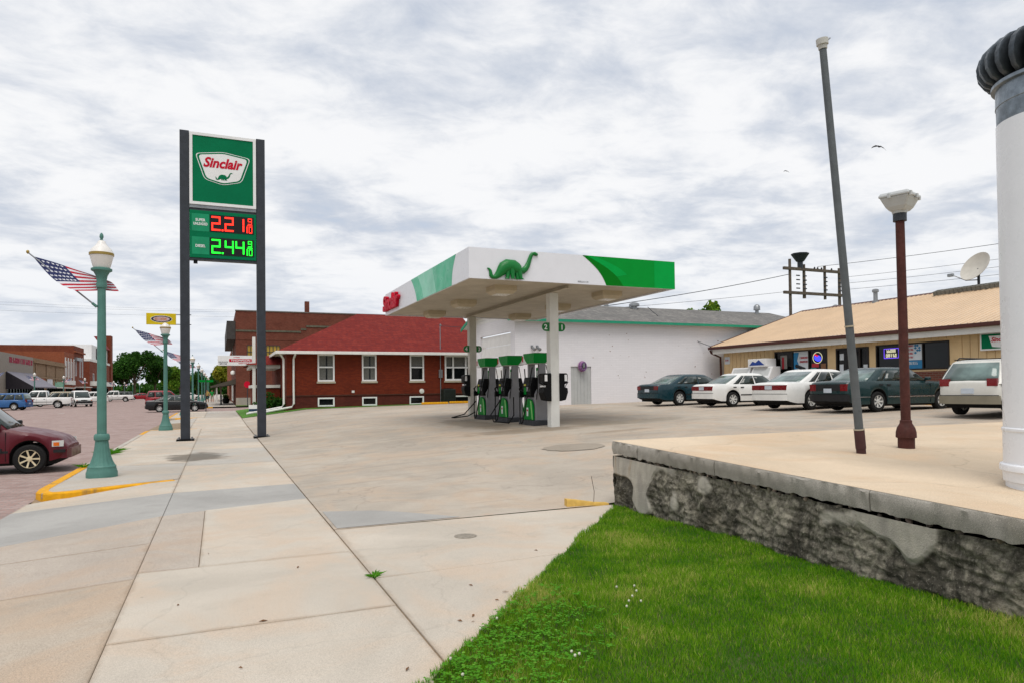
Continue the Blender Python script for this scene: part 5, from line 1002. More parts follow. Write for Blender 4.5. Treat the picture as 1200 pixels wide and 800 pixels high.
def car(name, label, cat, loc, rz, pt, L, W, top, wheels, wr, gh, sidewin, wt=0.74, wb=0.93, rimm=None, spokes=7, group=None, lights='sedan', panel=False, bumper=None, clad=None, detail=2, zb0=0.20, bed=None, ht=0.0, tailh=None, strip=False):
    t = thing(name, label, cat, loc, rz, group); hl = L/2
    tx, tz = [p[0] for p in top], [p[1] for p in top]
    def W2(x): s = min(1, abs(x)/hl); return W/2*(1-0.03*s**2-0.13*s**9)
    def ZT(x): return float(np.mean([np.interp(x+d, tx, tz) for d in (-0.06, -0.03, 0, 0.03, 0.06)]))
    def ZB(x):
        z = zb0+0.10*max(0, (abs(x)-hl+0.35)/0.35)
        for c in wheels:
            R_ = wr*1.16
            if abs(x-c) < R_: z = max(z, wr+math.sqrt(R_*R_-(x-c)**2)*1.02)
        return z
    xs = set(np.linspace(-hl, hl, 25).tolist())|{-hl+0.02, -hl+0.06, -hl+0.12, hl-0.02, hl-0.06, hl-0.12}
    for c in wheels:
        R_ = wr*1.16; xs |= {c+R_*math.cos(i*math.pi/12) for i in range(13)}|{c-R_-0.006, c+R_+0.006}
    xs = sorted(x for x in xs if -hl <= x <= hl); rings = []
    for x in xs:
        w_, zt = W2(x), ZT(x); zb = min(ZB(x), zt-0.10); h = zt-zb; zm = zb+0.45*(zt-zb) if zb > zb0+0.15 else zb+0.5*h
        half = [(0.0, zb), (0.82*w_, zb), (0.975*w_, zb+0.04), (w_, max(zb+0.06, min(zm, zb+0.28*h+0.02))), (w_, zb+0.62*h), (0.978*w_, zt-0.07), (0.93*w_, zt-0.018), (0.72*w_, zt+0.006), (0.0, zt+0.022)]
        rings.append([(x, -y, z) for y, z in half]+[(x, y, z) for y, z in half[-2:0:-1]])
    for e, idx in ((-1, 0), (1, -1)):       # rounded nose and tail beyond the last station
        q = rings[idx]; zs2 = [p[2] for p in q]; zc = (min(zs2)+max(zs2))/2
        for dx_, kw, kz in ((0.018, 0.965, 0.95), (0.032, 0.86, 0.80)):
            rg = [(e*(hl+dx_), p[1]*kw, zc+(p[2]-zc)*kz) for p in q]
            if e < 0: rings.insert(0, rg)
            else: rings.append(rg)
    b = MB(); b.loft(rings); n = len(rings[0])
    for j in range(len(rings)-1):
        for i in (0, 1, n-2, n-1): b.m[j*n+i] = 1
    b.build('body', [pt, M_under], t, smooth=38)
    MB().box(-hl+0.22, hl-0.22, -W*0.40, W*0.40, zb0-0.03, 0.62).build('underbody', M_under, t)  # box widened and lowered to deepen the shadow under the car
    # greenhouse
    xc0, xc1, xa1, xa0, zr = gh; zl = min(ZT(xc0), ZT(xa0))-0.03
    xr_ = lambda v: xc0+(xc1-xc0)*v; xf_ = lambda v: xa0+(xa1-xa0)*v
    ww = lambda v: W/2*(wb+(wt-wb)*max(v, 0)**1.25); zz_ = lambda v: zl+(zr-zl)*v
    def gring(v, ins=0.0, dz=0.0):
        a, c, w_ = xr_(v)+ins, xf_(v)-ins, ww(v)-ins*0.8; r_ = 0.13; P = []
        for cx, cy, a0 in ((c-r_, w_-r_, 0), (a+r_, w_-r_, 90), (a+r_, -w_+r_, 180), (c-r_, -w_+r_, 270)):
            for k in range(5): g = R(a0+22.5*k); P.append((cx+r_*math.cos(g), cy+r_*math.sin(g), zz_(v)+dz))
            if a0 == 90: P.append((a-0.03*(1 if v < 0.99 else 0.5), 0, zz_(v)+dz))
        P.append((c+0.06*(1 if v < 0.99 else 0.4), 0, zz_(v)+dz)); return P
    g = MB(); g.loft([gring(-0.08), gring(0.0), gring(0.3), gring(0.6), gring(0.85), gring(0.94), gring(1.0, 0.05, 0.012), gring(1.0, 0.16, 0.035), gring(1.0, 0.34, 0.05)]); g.build('cabin', pt, t, smooth=45)
    def pane(nm, f, us, vs_, m=M_cglass, par=t):
        nu, nv = len(us), len(vs_); q = MB(); q.add([f(u_, v_) for v_ in vs_ for u_ in us], [(j*nu+i, j*nu+i+1, (j+1)*nu+i+1, (j+1)*nu+i) for j in range(nv-1) for i in range(nu-1)]); o = q.build(nm, m, par, smooth=60); sd = o.modifiers.new('Solidify', 'SOLIDIFY'); sd.thickness = 0.012; sd.offset = 0; return o
    for s in (-1, 1):
        for (u0, u1) in sidewin:
            pane('side_window', lambda u_, v_, s=s: (xr_(v_)+(xf_(v_)-xr_(v_))*u_, s*(ww(v_)+0.006), zz_(v_)), np.linspace(u0, u1, 3), (0.12, 0.35, 0.6, 0.86))
    pane('windscreen', lambda u_, v_: (xf_(v_)+0.012+0.06*(1-u_*u_), u_*(ww(v_)-0.09), zz_(v_)), (-1, -0.6, -0.2, 0.2, 0.6, 1), (0.06, 0.3, 0.6, 0.9))
    pane('rear_window', lambda u_, v_: (xr_(v_)-0.012-0.03*(1-u_*u_), u_*(ww(v_)-0.10), zz_(v_)), (-1, -0.6, -0.2, 0.2, 0.6, 1), (0.08, 0.35, 0.6, 0.90), M_rglass)
    # wheels
    rimm = rimm or M_rim; wh, rm = wheel_meshes(wr, 0.21, rimm, spokes); first = True
    for c in wheels:
        for s in (-1, 1):
            if first: o = wh; first = False
            else:
                o = wh.copy(); COL.objects.link(o); k_ = rm.copy(); COL.objects.link(k_); k_.parent = o
            o.parent = t; o.location = (c, s*(W/2*0.965-0.105), wr)
    def endx(y): # plan curve of the bumper ends
        y = abs(y); lo, hi = 0.0, hl
        if W2(hl) >= y: return hl
        for _ in range(24):
            m_ = (lo+hi)/2
            if W2(m_) > y: lo = m_
            else: hi = m_
        return lo
    def endpatch(nm, m, e, y0, y1, z0, z1, off=0.036, par=t):
        q = MB(); k_ = 10; rr = []
        for i in range(k_+1):
            y = y0+(y1-y0)*i/k_; x = endx(min(abs(y), W/2*0.985)); rr.append([(e*(x+off), y, z0), (e*(x+off), y, z1), (e*(x-0.05), y, z1), (e*(x-0.05), y, z0)])
        q.loft(rr); return q.build(nm, m, par, smooth=35)
    def sidepatch(nm, m, s, x0, x1, z0, z1, off=0.01, par=t):
        q = MB(); rr = []
        for x in np.linspace(x0, x1, 12): y = s*(W2(x)+off); rr.append([(x, y, z0), (x, y, z1), (x, y-s*0.04, z1), (x, y-s*0.04, z0)])
        q.loft(rr); return q.build(nm, m, par, smooth=35)
    zr_, zf_ = ZT(-hl+0.05), ZT(hl-0.05); tw = W/2*0.83; th = tailh or (zr_-0.24, zr_-0.06)
    if lights == 'full': endpatch('tail_light', M_tail, -1, -tw, tw, *th)
    elif lights == 'tall':
        for s in (-1, 1): endpatch('tail_light', M_tail, -1, s*tw, s*tw*0.66, *th)
    else:
        for s in (-1, 1): endpatch('tail_light', M_tail, -1, s*tw, s*tw*0.40, *th); 
    if panel: endpatch('rear_panel', M_trimb, -1, -tw*0.655, tw*0.655, *th)
    if cat == 'van':
        for s in (-1, 1): hd = sidepatch('headlight', M_head, s, 1.94, 2.16, 0.60, 0.74, 0.016); sidepatch('indicator', M_amber, s, 1.97, 2.08, 0.615, 0.70, 0.024, hd)
    else:
      for s in (-1, 1): endpatch('headlight', M_head, 1, s*tw, s*tw*0.45, zf_-0.19, zf_-0.04); endpatch('indicator', M_amber, 1, s*tw, s*tw*0.90, zf_-0.17, zf_-0.06, 0.042)
    if detail >= 1:
        bm_ = bumper or pt
        endpatch('rear_bumper', bm_, -1, -W/2*0.87, W/2*0.87, 0.34, 0.56, 0.075); endpatch('bumper_gap', M_under, -1, -W/2*0.85, W/2*0.85, 0.565, 0.58, 0.040); endpatch('front_bumper', bm_, 1, -W/2*0.87, W/2*0.87, 0.32, 0.54, 0.075); None if cat == 'van' else endpatch('grille', M_trimb, 1, -tw*0.42, tw*0.42, zf_-0.18, zf_-0.05)
        endpatch('licence_plate', M_plate, -1, -0.16, 0.16, *(((th[0]+th[1])/2-0.07, (th[0]+th[1])/2+0.07) if lights == 'full' else (0.62, 0.76)), 0.05)
    if detail >= 2:
        for s in (-1, 1):
            sidepatch('rub_strip', clad or M_trimb, s, wheels[0]+wr*1.2, wheels[1]-wr*1.2, *((zb0+0.02, zb0+0.30) if clad else (zb0+0.27, zb0+0.32)), 0.008)
            b = MB(); xm, zm = xf_(0.12)-0.10, zz_(0.12); b.box(xm-0.09, xm+0.06, s*(W/2*wb) if s > 0 else s*(W/2*wb+0.16), s*(W/2*wb+0.16) if s > 0 else s*(W/2*wb), zm, zm+0.11); b.build('mirror', M_trimb if clad or cat == 'van' else pt, t, bevel=0.03)
            for (u0, u1) in sidewin[:2] if len(sidewin) < 4 else sidewin[1:3]:
                xh = xr_(0)+(xf_(0)-xr_(0))*u0+0.10; sidepatch('door_handle', M_trimb, s, xh, xh+0.16, ZT(xh)-0.17, ZT(xh)-0.13, 0.012)
            for (u0, u1) in sidewin:
                for u_ in (u0-0.012,):
                    xd = xr_(0)+(xf_(0)-xr_(0))*u_; 
                    if not any(abs(xd-c) < wr*1.1 for c in wheels): sidepatch('door_gap', M_under, s, xd-0.005, xd+0.005, zb0+0.08, ZT(xd)-0.08, 0.002)
            xd = xf_(0)-0.05
            if not any(abs(xd-c) < wr*1.15 for c in wheels): sidepatch('door_gap', M_under, s, xd-0.005, xd+0.005, zb0+0.08, ZT(xd)-0.08, 0.002)
    if strip:
        for s in (-1, 1): sidepatch('chrome_strip', M_chrome, s, -hl+0.12, wheels[0]-wr*1.2, 0.46, 0.495, 0.012); sidepatch('chrome_strip', M_chrome, s, wheels[0]+wr*1.2, wheels[1]-wr*1.2, 0.46, 0.495, 0.012); sidepatch('chrome_strip', M_chrome, s, wheels[1]+wr*1.2, hl-0.12, 0.46, 0.495, 0.012)
    if bed:
        MB().box(bed[0], bed[1], -W/2*0.82, W/2*0.82, ZT(bed[0]+0.2)-0.02, ZT(bed[0]+0.2)+0.028).build('bed_dark_top', M_under, t)  # dark box at rail height in place of an open bed recess
    return t
PW = paint('white_car_paint', 'd8d8d5', 0.03, dirt=0.03); PTEAL = paint('dark_teal_paint', '0b2f38', 0.08, dirt=0.03); PGREEN = paint('dark_green_paint', '0f2c2e', 0.08, dirt=0.03); PMAR = paint('maroon_paint', '520718', 0.05, 0.3, dirt=0.0, coat=0.05); PBLK = paint('black_paint', '0f1113', 0.1)
PSUB = paint('pale_silver_paint', 'c6c5bf', 0.03, dirt=0.03); PBLUE = paint('blue_paint', '27568a', 0.1); PRED = paint('red_paint', '8c1420', 0.1); PBEI = paint('beige_paint', '9d937c', 0.08); PSIL = paint('silver_paint', '8c9196', 0.08)
def topline(L, zr, zt, zc, zn, xr, xf): h = L/2; return [(-h-0.1, zr-0.1), (-h, zr-0.06), (-h+0.07, zr), (xr, zt), (xf, zc), (h-0.45, (zc+zn)/2+0.03), (h-0.07, zn), (h, zn-0.08), (h+0.1, zn-0.15)]
SW = [(0.12, 0.22), (0.245, 0.53), (0.56, 0.93)]
def g_(x, y): return lotz(x, y)
CG = 'cars parked at the store'
car('parked_car', 'dark teal sedan parked closest to the white garage wall', 'car', (21.0, 27.0, g_(21, 27.0)), R(3), PTEAL, 5.05, 1.83, topline(5.05, 0.98, 1.0, 0.97, 0.72, -1.5, 1.1), (-1.35, 1.42), 0.325, (-2.0, -0.95, 0.42, 1.35, 1.40), SW, group=CG, bumper=PTEAL, lights='tall', panel=True)
car('parked_car', 'white sedan with full-width red tail light bar beside the teal sedan', 'car', (21.35, 23.6, g_(21, 23.6)), R(-3), PW, 4.5, 1.70, topline(4.5, 0.95, 0.97, 0.93, 0.66, -1.35, 0.95), (-1.28, 1.32), 0.31, (-1.75, -0.75, 0.35, 1.30, 1.38), SW, group=CG, lights='full')
car('parked_car', 'white rounded sedan beside the long dark green sedan', 'car', (21.1, 19.45, g_(21, 19.4)), R(4), PW, 5.1, 1.88, topline(5.1, 0.98, 1.02, 0.98, 0.70, -1.5, 1.1), (-1.4, 1.45), 0.33, (-2.05, -0.9, 0.4, 1.4, 1.43), SW, group=CG, lights='full')
bk = car('parked_car', 'long dark green sedan with chrome side strip behind the two poles', 'car', (21.15, 16.5, g_(21, 16.5)), R(-2), PGREEN, 5.25, 1.84, topline(5.25, 0.99, 1.02, 0.98, 0.84, -1.6, 1.0), (-1.42, 1.50), 0.325, (-1.85, -1.15, 0.25, 0.98, 1.40), SW, wt=0.78, group=CG, bumper=M_trimb, tailh=(0.68, 0.90), strip=True, lights='tall', panel=True)
sb = car('station_wagon', 'white station wagon with tan lower cladding behind the white stack', 'car', (20.9, 12.3, g_(20.9, 12.3)), R(6), PSUB, 4.65, 1.74, topline(4.65, 0.98, 1.0, 0.97, 0.76, -1.5, 0.95), (-1.3, 1.33), 0.345, (-2.28, -1.85, 0.3, 1.2, 1.50), [(0.03, 0.27), (0.30, 0.58), (0.61, 0.94)], wt=0.76, group=CG, bumper=M_clad, clad=M_clad, lights='tall', tailh=(0.82, 1.02), zb0=0.26)
for s in (-1, 1):
    b = MB(); b.tube([(-1.7, s*0.58, 1.53), (-1.6, s*0.58, 1.60), (0.0, s*0.58, 1.60), (0.12, s*0.58, 1.53)], 0.018, 6); b.build('roof_rail', M_trimb, sb, smooth=40)
MB().box(-1.82, -1.80, -0.60, 0.60, 1.535, 1.56).build('roof_spoiler', M_trimb, sb)
# minivan nosed in to the kerb
ry = lambda x, y: sidez(y)-0.15+0.048*math.sin((x+22)/19*math.pi)
vn = car('minivan', 'maroon minivan nosed in to the kerb behind the first lamp post', 'van', (-5.52, 19.85, ry(-5.5, 19.8)), R(0), PMAR, 4.42, 1.85, [(-2.3, 0.95), (-2.2, 1.0), (-2.05, 1.05), (-1.0, 1.06), (0.8, 1.06), (1.08, 1.04), (1.6, 0.94), (2.0, 0.82), (2.1, 0.77), (2.17, 0.69), (2.21, 0.58), (2.4, 0.5)], (-1.40, 1.50), 0.335, (-2.15, -1.95, 0.30, 1.10, 1.74), [(0.03, 0.30), (0.33, 0.62), (0.66, 0.95)], wt=0.76, rimm=M_gold, spokes=7, bumper=PMAR, lights='tall', tailh=(0.8, 1.3), zb0=0.22)
MB().box(0.15, 0.98, -0.945, -0.925, 0.50, 0.60).build('door_strip', M_trimb, vn); strokes('door_strip_text', M_steel, vn, (0.52, -0.947, 0.55), X_, Z_, 0.42, 0.028, 9, 77)
MB().box(1.92, 2.20, -0.86, -0.80, 0.46, 0.53).build('bumper_trim', M_trimb, vn)
# street traffic and parked cars farther off
SG = 'vehicles parked across the street'
pk = [(-3.0, 1.12), (-2.9, 1.22), (-0.9, 1.22), (-0.8, 1.18), (0.9, 1.18), (1.0, 1.20), (2.6, 1.12), (2.85, 1.0), (3.0, 0.85)]
def pickup(label, x, y, rz, m, s=1.0):
    return car('pickup_truck', label, 'truck', (x, y, ry(x, y)), rz, m, 6.0, 2.0, pk, (-1.75, 1.95), 0.40, (-0.85, -0.72, 0.65, 1.35, 1.93), [(0.06, 0.42), (0.48, 0.93)], wt=0.80, wb=0.95, group=SG, bumper=M_chrome, detail=2, lights='tall', tailh=(0.8, 1.15), zb0=0.42, bed=(-2.85, -0.95))
def suv(name, label, x, y, rz, m, L=4.7, h=1.78): return car(name, label, 'suv', (x, y, ry(x, y)), rz, m, L, 1.85, topline(L, 1.05, 1.08, 1.05, 0.92, -1.5, 0.9), (-1.35, 1.4), 0.36, (-L/2+0.06, -L/2+0.30, 0.2, 1.0, h), [(0.03, 0.27), (0.30, 0.58), (0.61, 0.94)], wt=0.80, group=SG, detail=1, lights='tall', tailh=(0.8, 1.1), zb0=0.30)
def sedan(label, x, y, rz, m): return car('sedan', label, 'car', (x, y, ry(x, y)), rz, m, 4.8, 1.8, topline(4.8, 1.0, 1.02, 0.97, 0.72, -1.5, 1.1), (-1.35, 1.4), 0.32, (-1.95, -0.9, 0.4, 1.35, 1.42), SW, group=SG, detail=1)
pickup('white crew-cab pickup parked broadside by the grey awning shop', -18.0, 89.5, R(183), PW)
suv('sport_utility', 'blue sport utility cut by the left edge of the picture', -20.0, 84.0, R(168), PBLUE, h=1.7)
suv('sport_utility', 'beige sport utility behind the tail of the white crew-cab pickup', -18.6, 99.5, R(195), PBEI)
jp = suv('off_road_vehicle', 'white boxy off-road vehicle driving towards us in mid street', -15.0, 95.0, R(-72), PW, 4.0, 1.86); MB().box(1.98, 2.10, -0.85, 0.85, 0.42, 0.68).build('winch_bumper', M_trimb, jp)
suv('sport_utility', 'white sport utility half hidden by the first lamp post', -18.3, 124, R(185), PW); pickup('white pickup parked right of the first lamp post', -16.8, 138, R(184), PW); suv('sport_utility', 'dark sport utility at the tail of the far white pickup', -17.0, 146, R(186), PBLK)
sedan('red sedan parked far down the left kerb', -15.8, 170, R(200), PRED); suv('sport_utility', 'silver sport utility facing us beyond the red sedan', -11.0, 160, R(-100), PSIL)
sedan('black sedan crossing behind the second lamp post', -3.3, 66.5, R(2), PBLK); suv('sport_utility', 'red sport utility parked beyond the black sedan', -5.4, 90, R(5), PRED); sedan('white sedan parked far down the right kerb', -5.3, 150, R(10), PW)
# ================================================================ STREET LAMPS AND FLAGS
M_globe = plain('globe_white', 'd9d6d2', 0.25, var=0.04); M_brass = plain('brass_band', '9a8346', 0.4, 0.4, var=0.15)
ORD = ('first', 'second', 'third', 'fourth', 'fifth', 'sixth', 'seventh', 'eighth', 'ninth', 'tenth')
def lamp(label, loc, scale=1.0, group='teal street lamps on the near pavement'):
    t = thing('street_lamp', label, 'street lamp', loc, 0, group)
    b = MB(); b.lathe([(0.295, -0.02), (0.295, 0.10), (0.28, 0.13), (0.275, 0.16), (0.265, 0.19), (0.27, 0.22), (0.25, 0.25)], 32); b.build('plinth', M_teal, t, smooth=40)
    b = MB(); b.lathe([(0.25, 0.24), (0.205, 0.33), (0.165, 0.46), (0.14, 0.60), (0.122, 0.76)], 64, flute=0.07, nf=16); b.build('fluted_base', M_teal, t, smooth=60)
    b = MB(); b.lathe([(0.12, 0.76), (0.145, 0.78), (0.15, 0.82), (0.145, 0.88), (0.12, 0.91)], 32); b.build('ring', M_teal, t, smooth=40)
    b = MB(); b.lathe([(0.092, 0.90), (0.088, 2.2), (0.078, 4.0)], 48, flute=0.05, nf=12); b.build('shaft', M_teal, t, smooth=60)
    b = MB(); b.lathe([(0.078, 3.98), (0.10, 4.0), (0.105, 4.08), (0.09, 4.12), (0.11, 4.25), (0.15, 4.33), (0.20, 4.36), (0.20, 4.40), (0.16, 4.42)], 28); b.build('capital', M_teal, t, smooth=40)
    b = MB(); b.lathe([(0.15, 4.41), (0.17, 4.46), (0.205, 4.60), (0.225, 4.68)], 28); b.build('globe', M_globe, t, smooth=50)
    b = MB(); b.lathe([(0.226, 4.68), (0.236, 4.685), (0.236, 4.735), (0.226, 4.74)], 28); b.build('band', M_brass, t, smooth=30)
    b = MB(); b.lathe([(0.225, 4.74), (0.19, 4.82), (0.12, 4.89), (0.08, 4.95), (0.07, 4.99), (0.03, 5.01)], 28); b.build('globe_dome', M_globe, t, smooth=50)
    b = MB(); b.lathe([(0.03, 5.0), (0.035, 5.02), (0.02, 5.03), (0.04, 5.08), (0.035, 5.13), (0.01, 5.17)], 14); b.build('finial', M_teal, t, smooth=50)
    t.scale = (scale,)*3; return t
z1 = sidez(16)
lp0 = lamp('teal fluted street lamp nearest to us beside the yellow kerb', (-2.19, 16.18, z1), 0.965)
LL = {34.05: 'teal street lamp behind the price sign, second along the pavement', 52.0: 'teal street lamp hidden behind the price sign post', 69.5: 'teal street lamp third in sight, at the cross street corner'}
for y, l_ in LL.items(): dup(lp0, (-2.15, y, sidez(y)), None, l_)
for i in range(6):
    y = 90+i*19; dup(lp0, (-2.15, y, sidez(y)), None, 'distant teal street lamp, %s beyond the cross street on the right-hand pavement' % ORD[i], 'distant lamps in the right-hand row')
for i, y in enumerate((86.5, 104.5, 122.5, 140.5, 158.5, 176.5, 196, 214, 232)):
    dup(lp0, (-21.6, y, sidez(y)), None, 'globe street lamp, %s from the left in the row across the street' % ORD[i], 'lamps across the street', 0.83)
M_fred = plain('flag_red', 'a3142b', 0.75, var=0.06); M_fwh = plain('flag_white', 'c9cad0', 0.75, var=0.05); M_fbl = plain('flag_blue', '1b2350', 0.75, var=0.1)
def flag(label, base, tip, fly=1.20, drop=-0.24, group='american flags on the lamp posts', seed=0):
    base, tip = Vector(base), Vector(tip); t = thing('american_flag', label, 'flag', base, 0, group); tp = tip-base
    b = MB(); b.cyl((0,0,0), tp, 0.016, 0.013, 10); b.build('staff', M_steel, t, smooth=40); b = MB(); b.lathe([(0.01, -0.03), (0.03, 0), (0.025, 0.03), (0.005, 0.045)], 10, tuple(tp)); b.build('staff_ball', M_brass, t, smooth=50)
    b = MB(); b.cyl((0,0,0), tp*0.07, 0.03, 0.026, 10); b.build('socket', M_teal, t, smooth=40)
    NU, NV = 28, 26; nrm = []; V = []; st_ = []; d = tp.normalized(); flen = tp.length
    def P(u_, v_):
        h = tp*(0.93-0.66*v_); k = fly*(1-0.42*v_); wv = 0.07*u_*math.sin(u_*9+v_*2.5+seed)+0.05*u_*math.sin(u_*4-v_*5+seed)
        return h+Vector((k*u_, 0.30*u_+wv*1.6-0.22*v_*(1-u_)*1.0, (drop+0.40*v_)*u_*k-0.08*u_*u_*(1-v_)+wv*0.35-0.26*math.sin(v_*3.14)*(1-u_)*0.5))
    V = [P(i/NU, j/NV) for j in range(NV+1) for i in range(NU+1)]
    def strip(nm, sel, mats, par):
        F = [(j*(NU+1)+i, j*(NU+1)+i+1, (j+1)*(NU+1)+i+1, (j+1)*(NU+1)+i) for j in range(NV) for i in range(NU) if sel(i, j)]
        us = sorted({k for f in F for k in f}); mp = {k: n for n, k in enumerate(us)}; q = MB(); q.add([V[k] for k in us], [tuple(mp[k] for k in f) for f in F]); return q.build(nm, mats, par, smooth=80)
    cant = lambda i, j: i < NU*0.4 and j < 14
    cl = strip('canton', cant, M_fbl, t)
    for s in range(13): strip('stripe', lambda i, j, s=s: j//2 == s and not cant(i, j), (M_fred, M_fwh)[s % 2], t)
    b = MB()
    for r_ in range(5):
        for c in range(6):
            u_, v_ = 0.4*(c+0.6)/6.2, 0.54*(r_+0.6)/5.2; p = P(u_, v_); a = (P(u_+0.02, v_)-p).normalized(); c2 = (P(u_, v_+0.02)-p).normalized(); nn_ = a.cross(c2).normalized()
            for sg in (-1, 1): b.add([p+nn_*sg*0.004+(a*math.cos(k*math.pi/5)+c2*math.sin(k*math.pi/5))*(0.034 if k % 2 else 0.015) for k in range(10)], [tuple(range(10))])
    b.build('stars', M_fwh, cl); return t
f1 = flag('american flag on the nearest teal street lamp', (-2.27, 16.15, 3.46), (-3.45, 16.15, 4.50))
def flagcopy(y, x, z, l_, sx=1.0, g='american flags on the lamp posts'): return dup(f1, (x, y, z), None, l_, g, (sx, sx if abs(sx) == sx else -sx, abs(sx)))
flagcopy(34.0, -2.25, 3.5, 'american flag on the second lamp, left of the price sign post'); flagcopy(51.9, -2.25, 3.55, 'american flag whose end shows just right of the price sign post')
flagcopy(69.4, -2.25, 3.6, 'american flag on the lamp at the cross street corner')
for i in range(7):
    y = (86.5, 104.5, 122.5, 140.5, 158.5, 176.5, 196)[i]; flagcopy(y, -21.5, sidez(y)+2.9, 'small american flag on the %s lamp from the left across the street' % ORD[i], 0.95 if i % 2 else -0.95, 'flags across the street')
# kerbside signs and small street things
sg = thing('street_name_sign', 'green street name blades on a dark post at the corner', 'street sign', (-0.9, 60.0, 0.15)); MB().cyl((0,0,-0.02), (0,0,2.6), 0.035).build('post', M_dark, sg, smooth=40)
for k, (a, c) in enumerate((((-0.55, 0.55), 2.36), ((-0.4, 0.4), 2.58))): MB().box(a[0], a[1], -0.015, 0.015, c, c+0.18).build('blade', M_pgreen, sg, rot=(0, 0, R(8) if k == 0 else R(80)))
stp = thing('stop_sign', 'red octagonal sign on a dark post against the brick building', 'stop sign', (2.8, 76.0, 0.3)); MB().cyl((0,0,-0.05), (0,0,2.2), 0.04).build('post', M_dark, stp, smooth=40)
MB().prism([(0.36*math.cos(R(22.5+45*i)), -0.05, 2.15+0.36*math.sin(R(22.5+45*i))) for i in range(8)], (0, -0.01, 0)).build('octagon', M_red, stp, rot=(0, 0, R(-25))); 
yd = thing('yard_sign', 'small white yard sign with a dark band on the house lawn', 'sign', (2.0, 44.4, lotz(2.0, 44.4)+0.02)); MB().box(-0.3, 0.3, -0.01, 0.01, 0.22, 0.66).build('board', M_white, yd); MB().box(-0.3, 0.3, -0.014, -0.0105, 0.26, 0.42).build('band', plain('band_navy', '17324a', 0.5), yd)
for x in (-0.22, 0.22): MB().cyl((x, 0.014, -0.05), (x, 0.014, 0.5), 0.006).build('stake', M_steel, yd)
ts = thing('insurance_sign', 'long white insurance sign box projecting over the pavement from a white post', 'sign', (1.1, 49.0, 3.44))
MB().box(-1.12, 1.02, -0.12, 0.12, 0.0, 0.66).build('cabinet', M_white, ts, bevel=0.01); MB().box(-0.42, 0.98, -0.126, -0.121, 0.24, 0.44).build('red_band', M_red, ts)
text('THOMPSON', 'lettering', M_white, ts, (0.28, -0.131, 0.34), X_, Z_, 1.2, 0.13, bold=0.02, ext=0.002); MK = plain('print_navy', '3a4048', 0.6)
text('INSURANCE', 'lettering', MK, ts, (-0.78, -0.123, 0.24), X_, Z_, 0.56, 0.085, bold=0.02, ext=0.002); text('SERVICES', 'lettering', MK, ts, (-0.78, -0.123, 0.12), X_, Z_, 0.46, 0.085, bold=0.02, ext=0.002)
strokes('small_print', M_red, ts, (0.05, -0.123, 0.55), X_, Z_, 0.4, 0.06, 7, 8); strokes('small_print', M_red, ts, (0.5, -0.123, 0.15), X_, Z_, 0.7, 0.06, 11, 9)
MB().box(1.023, 1.22, -0.1, 0.1, -3.3, 1.9).build('post', M_trim, ts, bevel=0.01)
# planters and posts farther along the pavement
for i, y in enumerate((93, 97)):
    t = thing('planter', 'dark planter with red flowers by the shop awning' if i else 'dark leafy planter by the brick building corner', 'planter', (0.9, y, sidez(y))); b = MB(); b.lathe([(0.25, 0), (0.38, 0.1), (0.42, 0.6), (0.36, 0.62)], 16); b.build('pot', M_black, t, smooth=40)
    o = bpy.data.objects.new('foliage', leafmesh(260, 0.5, 0.5, 0.4, 0.07, 40+i, 'planter_leaves', M_leafA)); COL.objects.link(o); o.parent = t; o.location = (0, 0, 0.85)
    if i:
        o = bpy.data.objects.new('flowers', leafmesh(90, 0.5, 0.5, 0.4, 0.06, 50, 'planter_flowers', M_fred)); COL.objects.link(o); o.parent = t; o.location = (0, 0, 0.95)
bl = MB().cyl((0,0,-0.02), (0,0,1.1), 0.09); tag(bl.build('bollard', M_dark, smooth=40, loc=(0.3, 84, sidez(84))), 'short dark post standing on the far pavement', 'bollard')
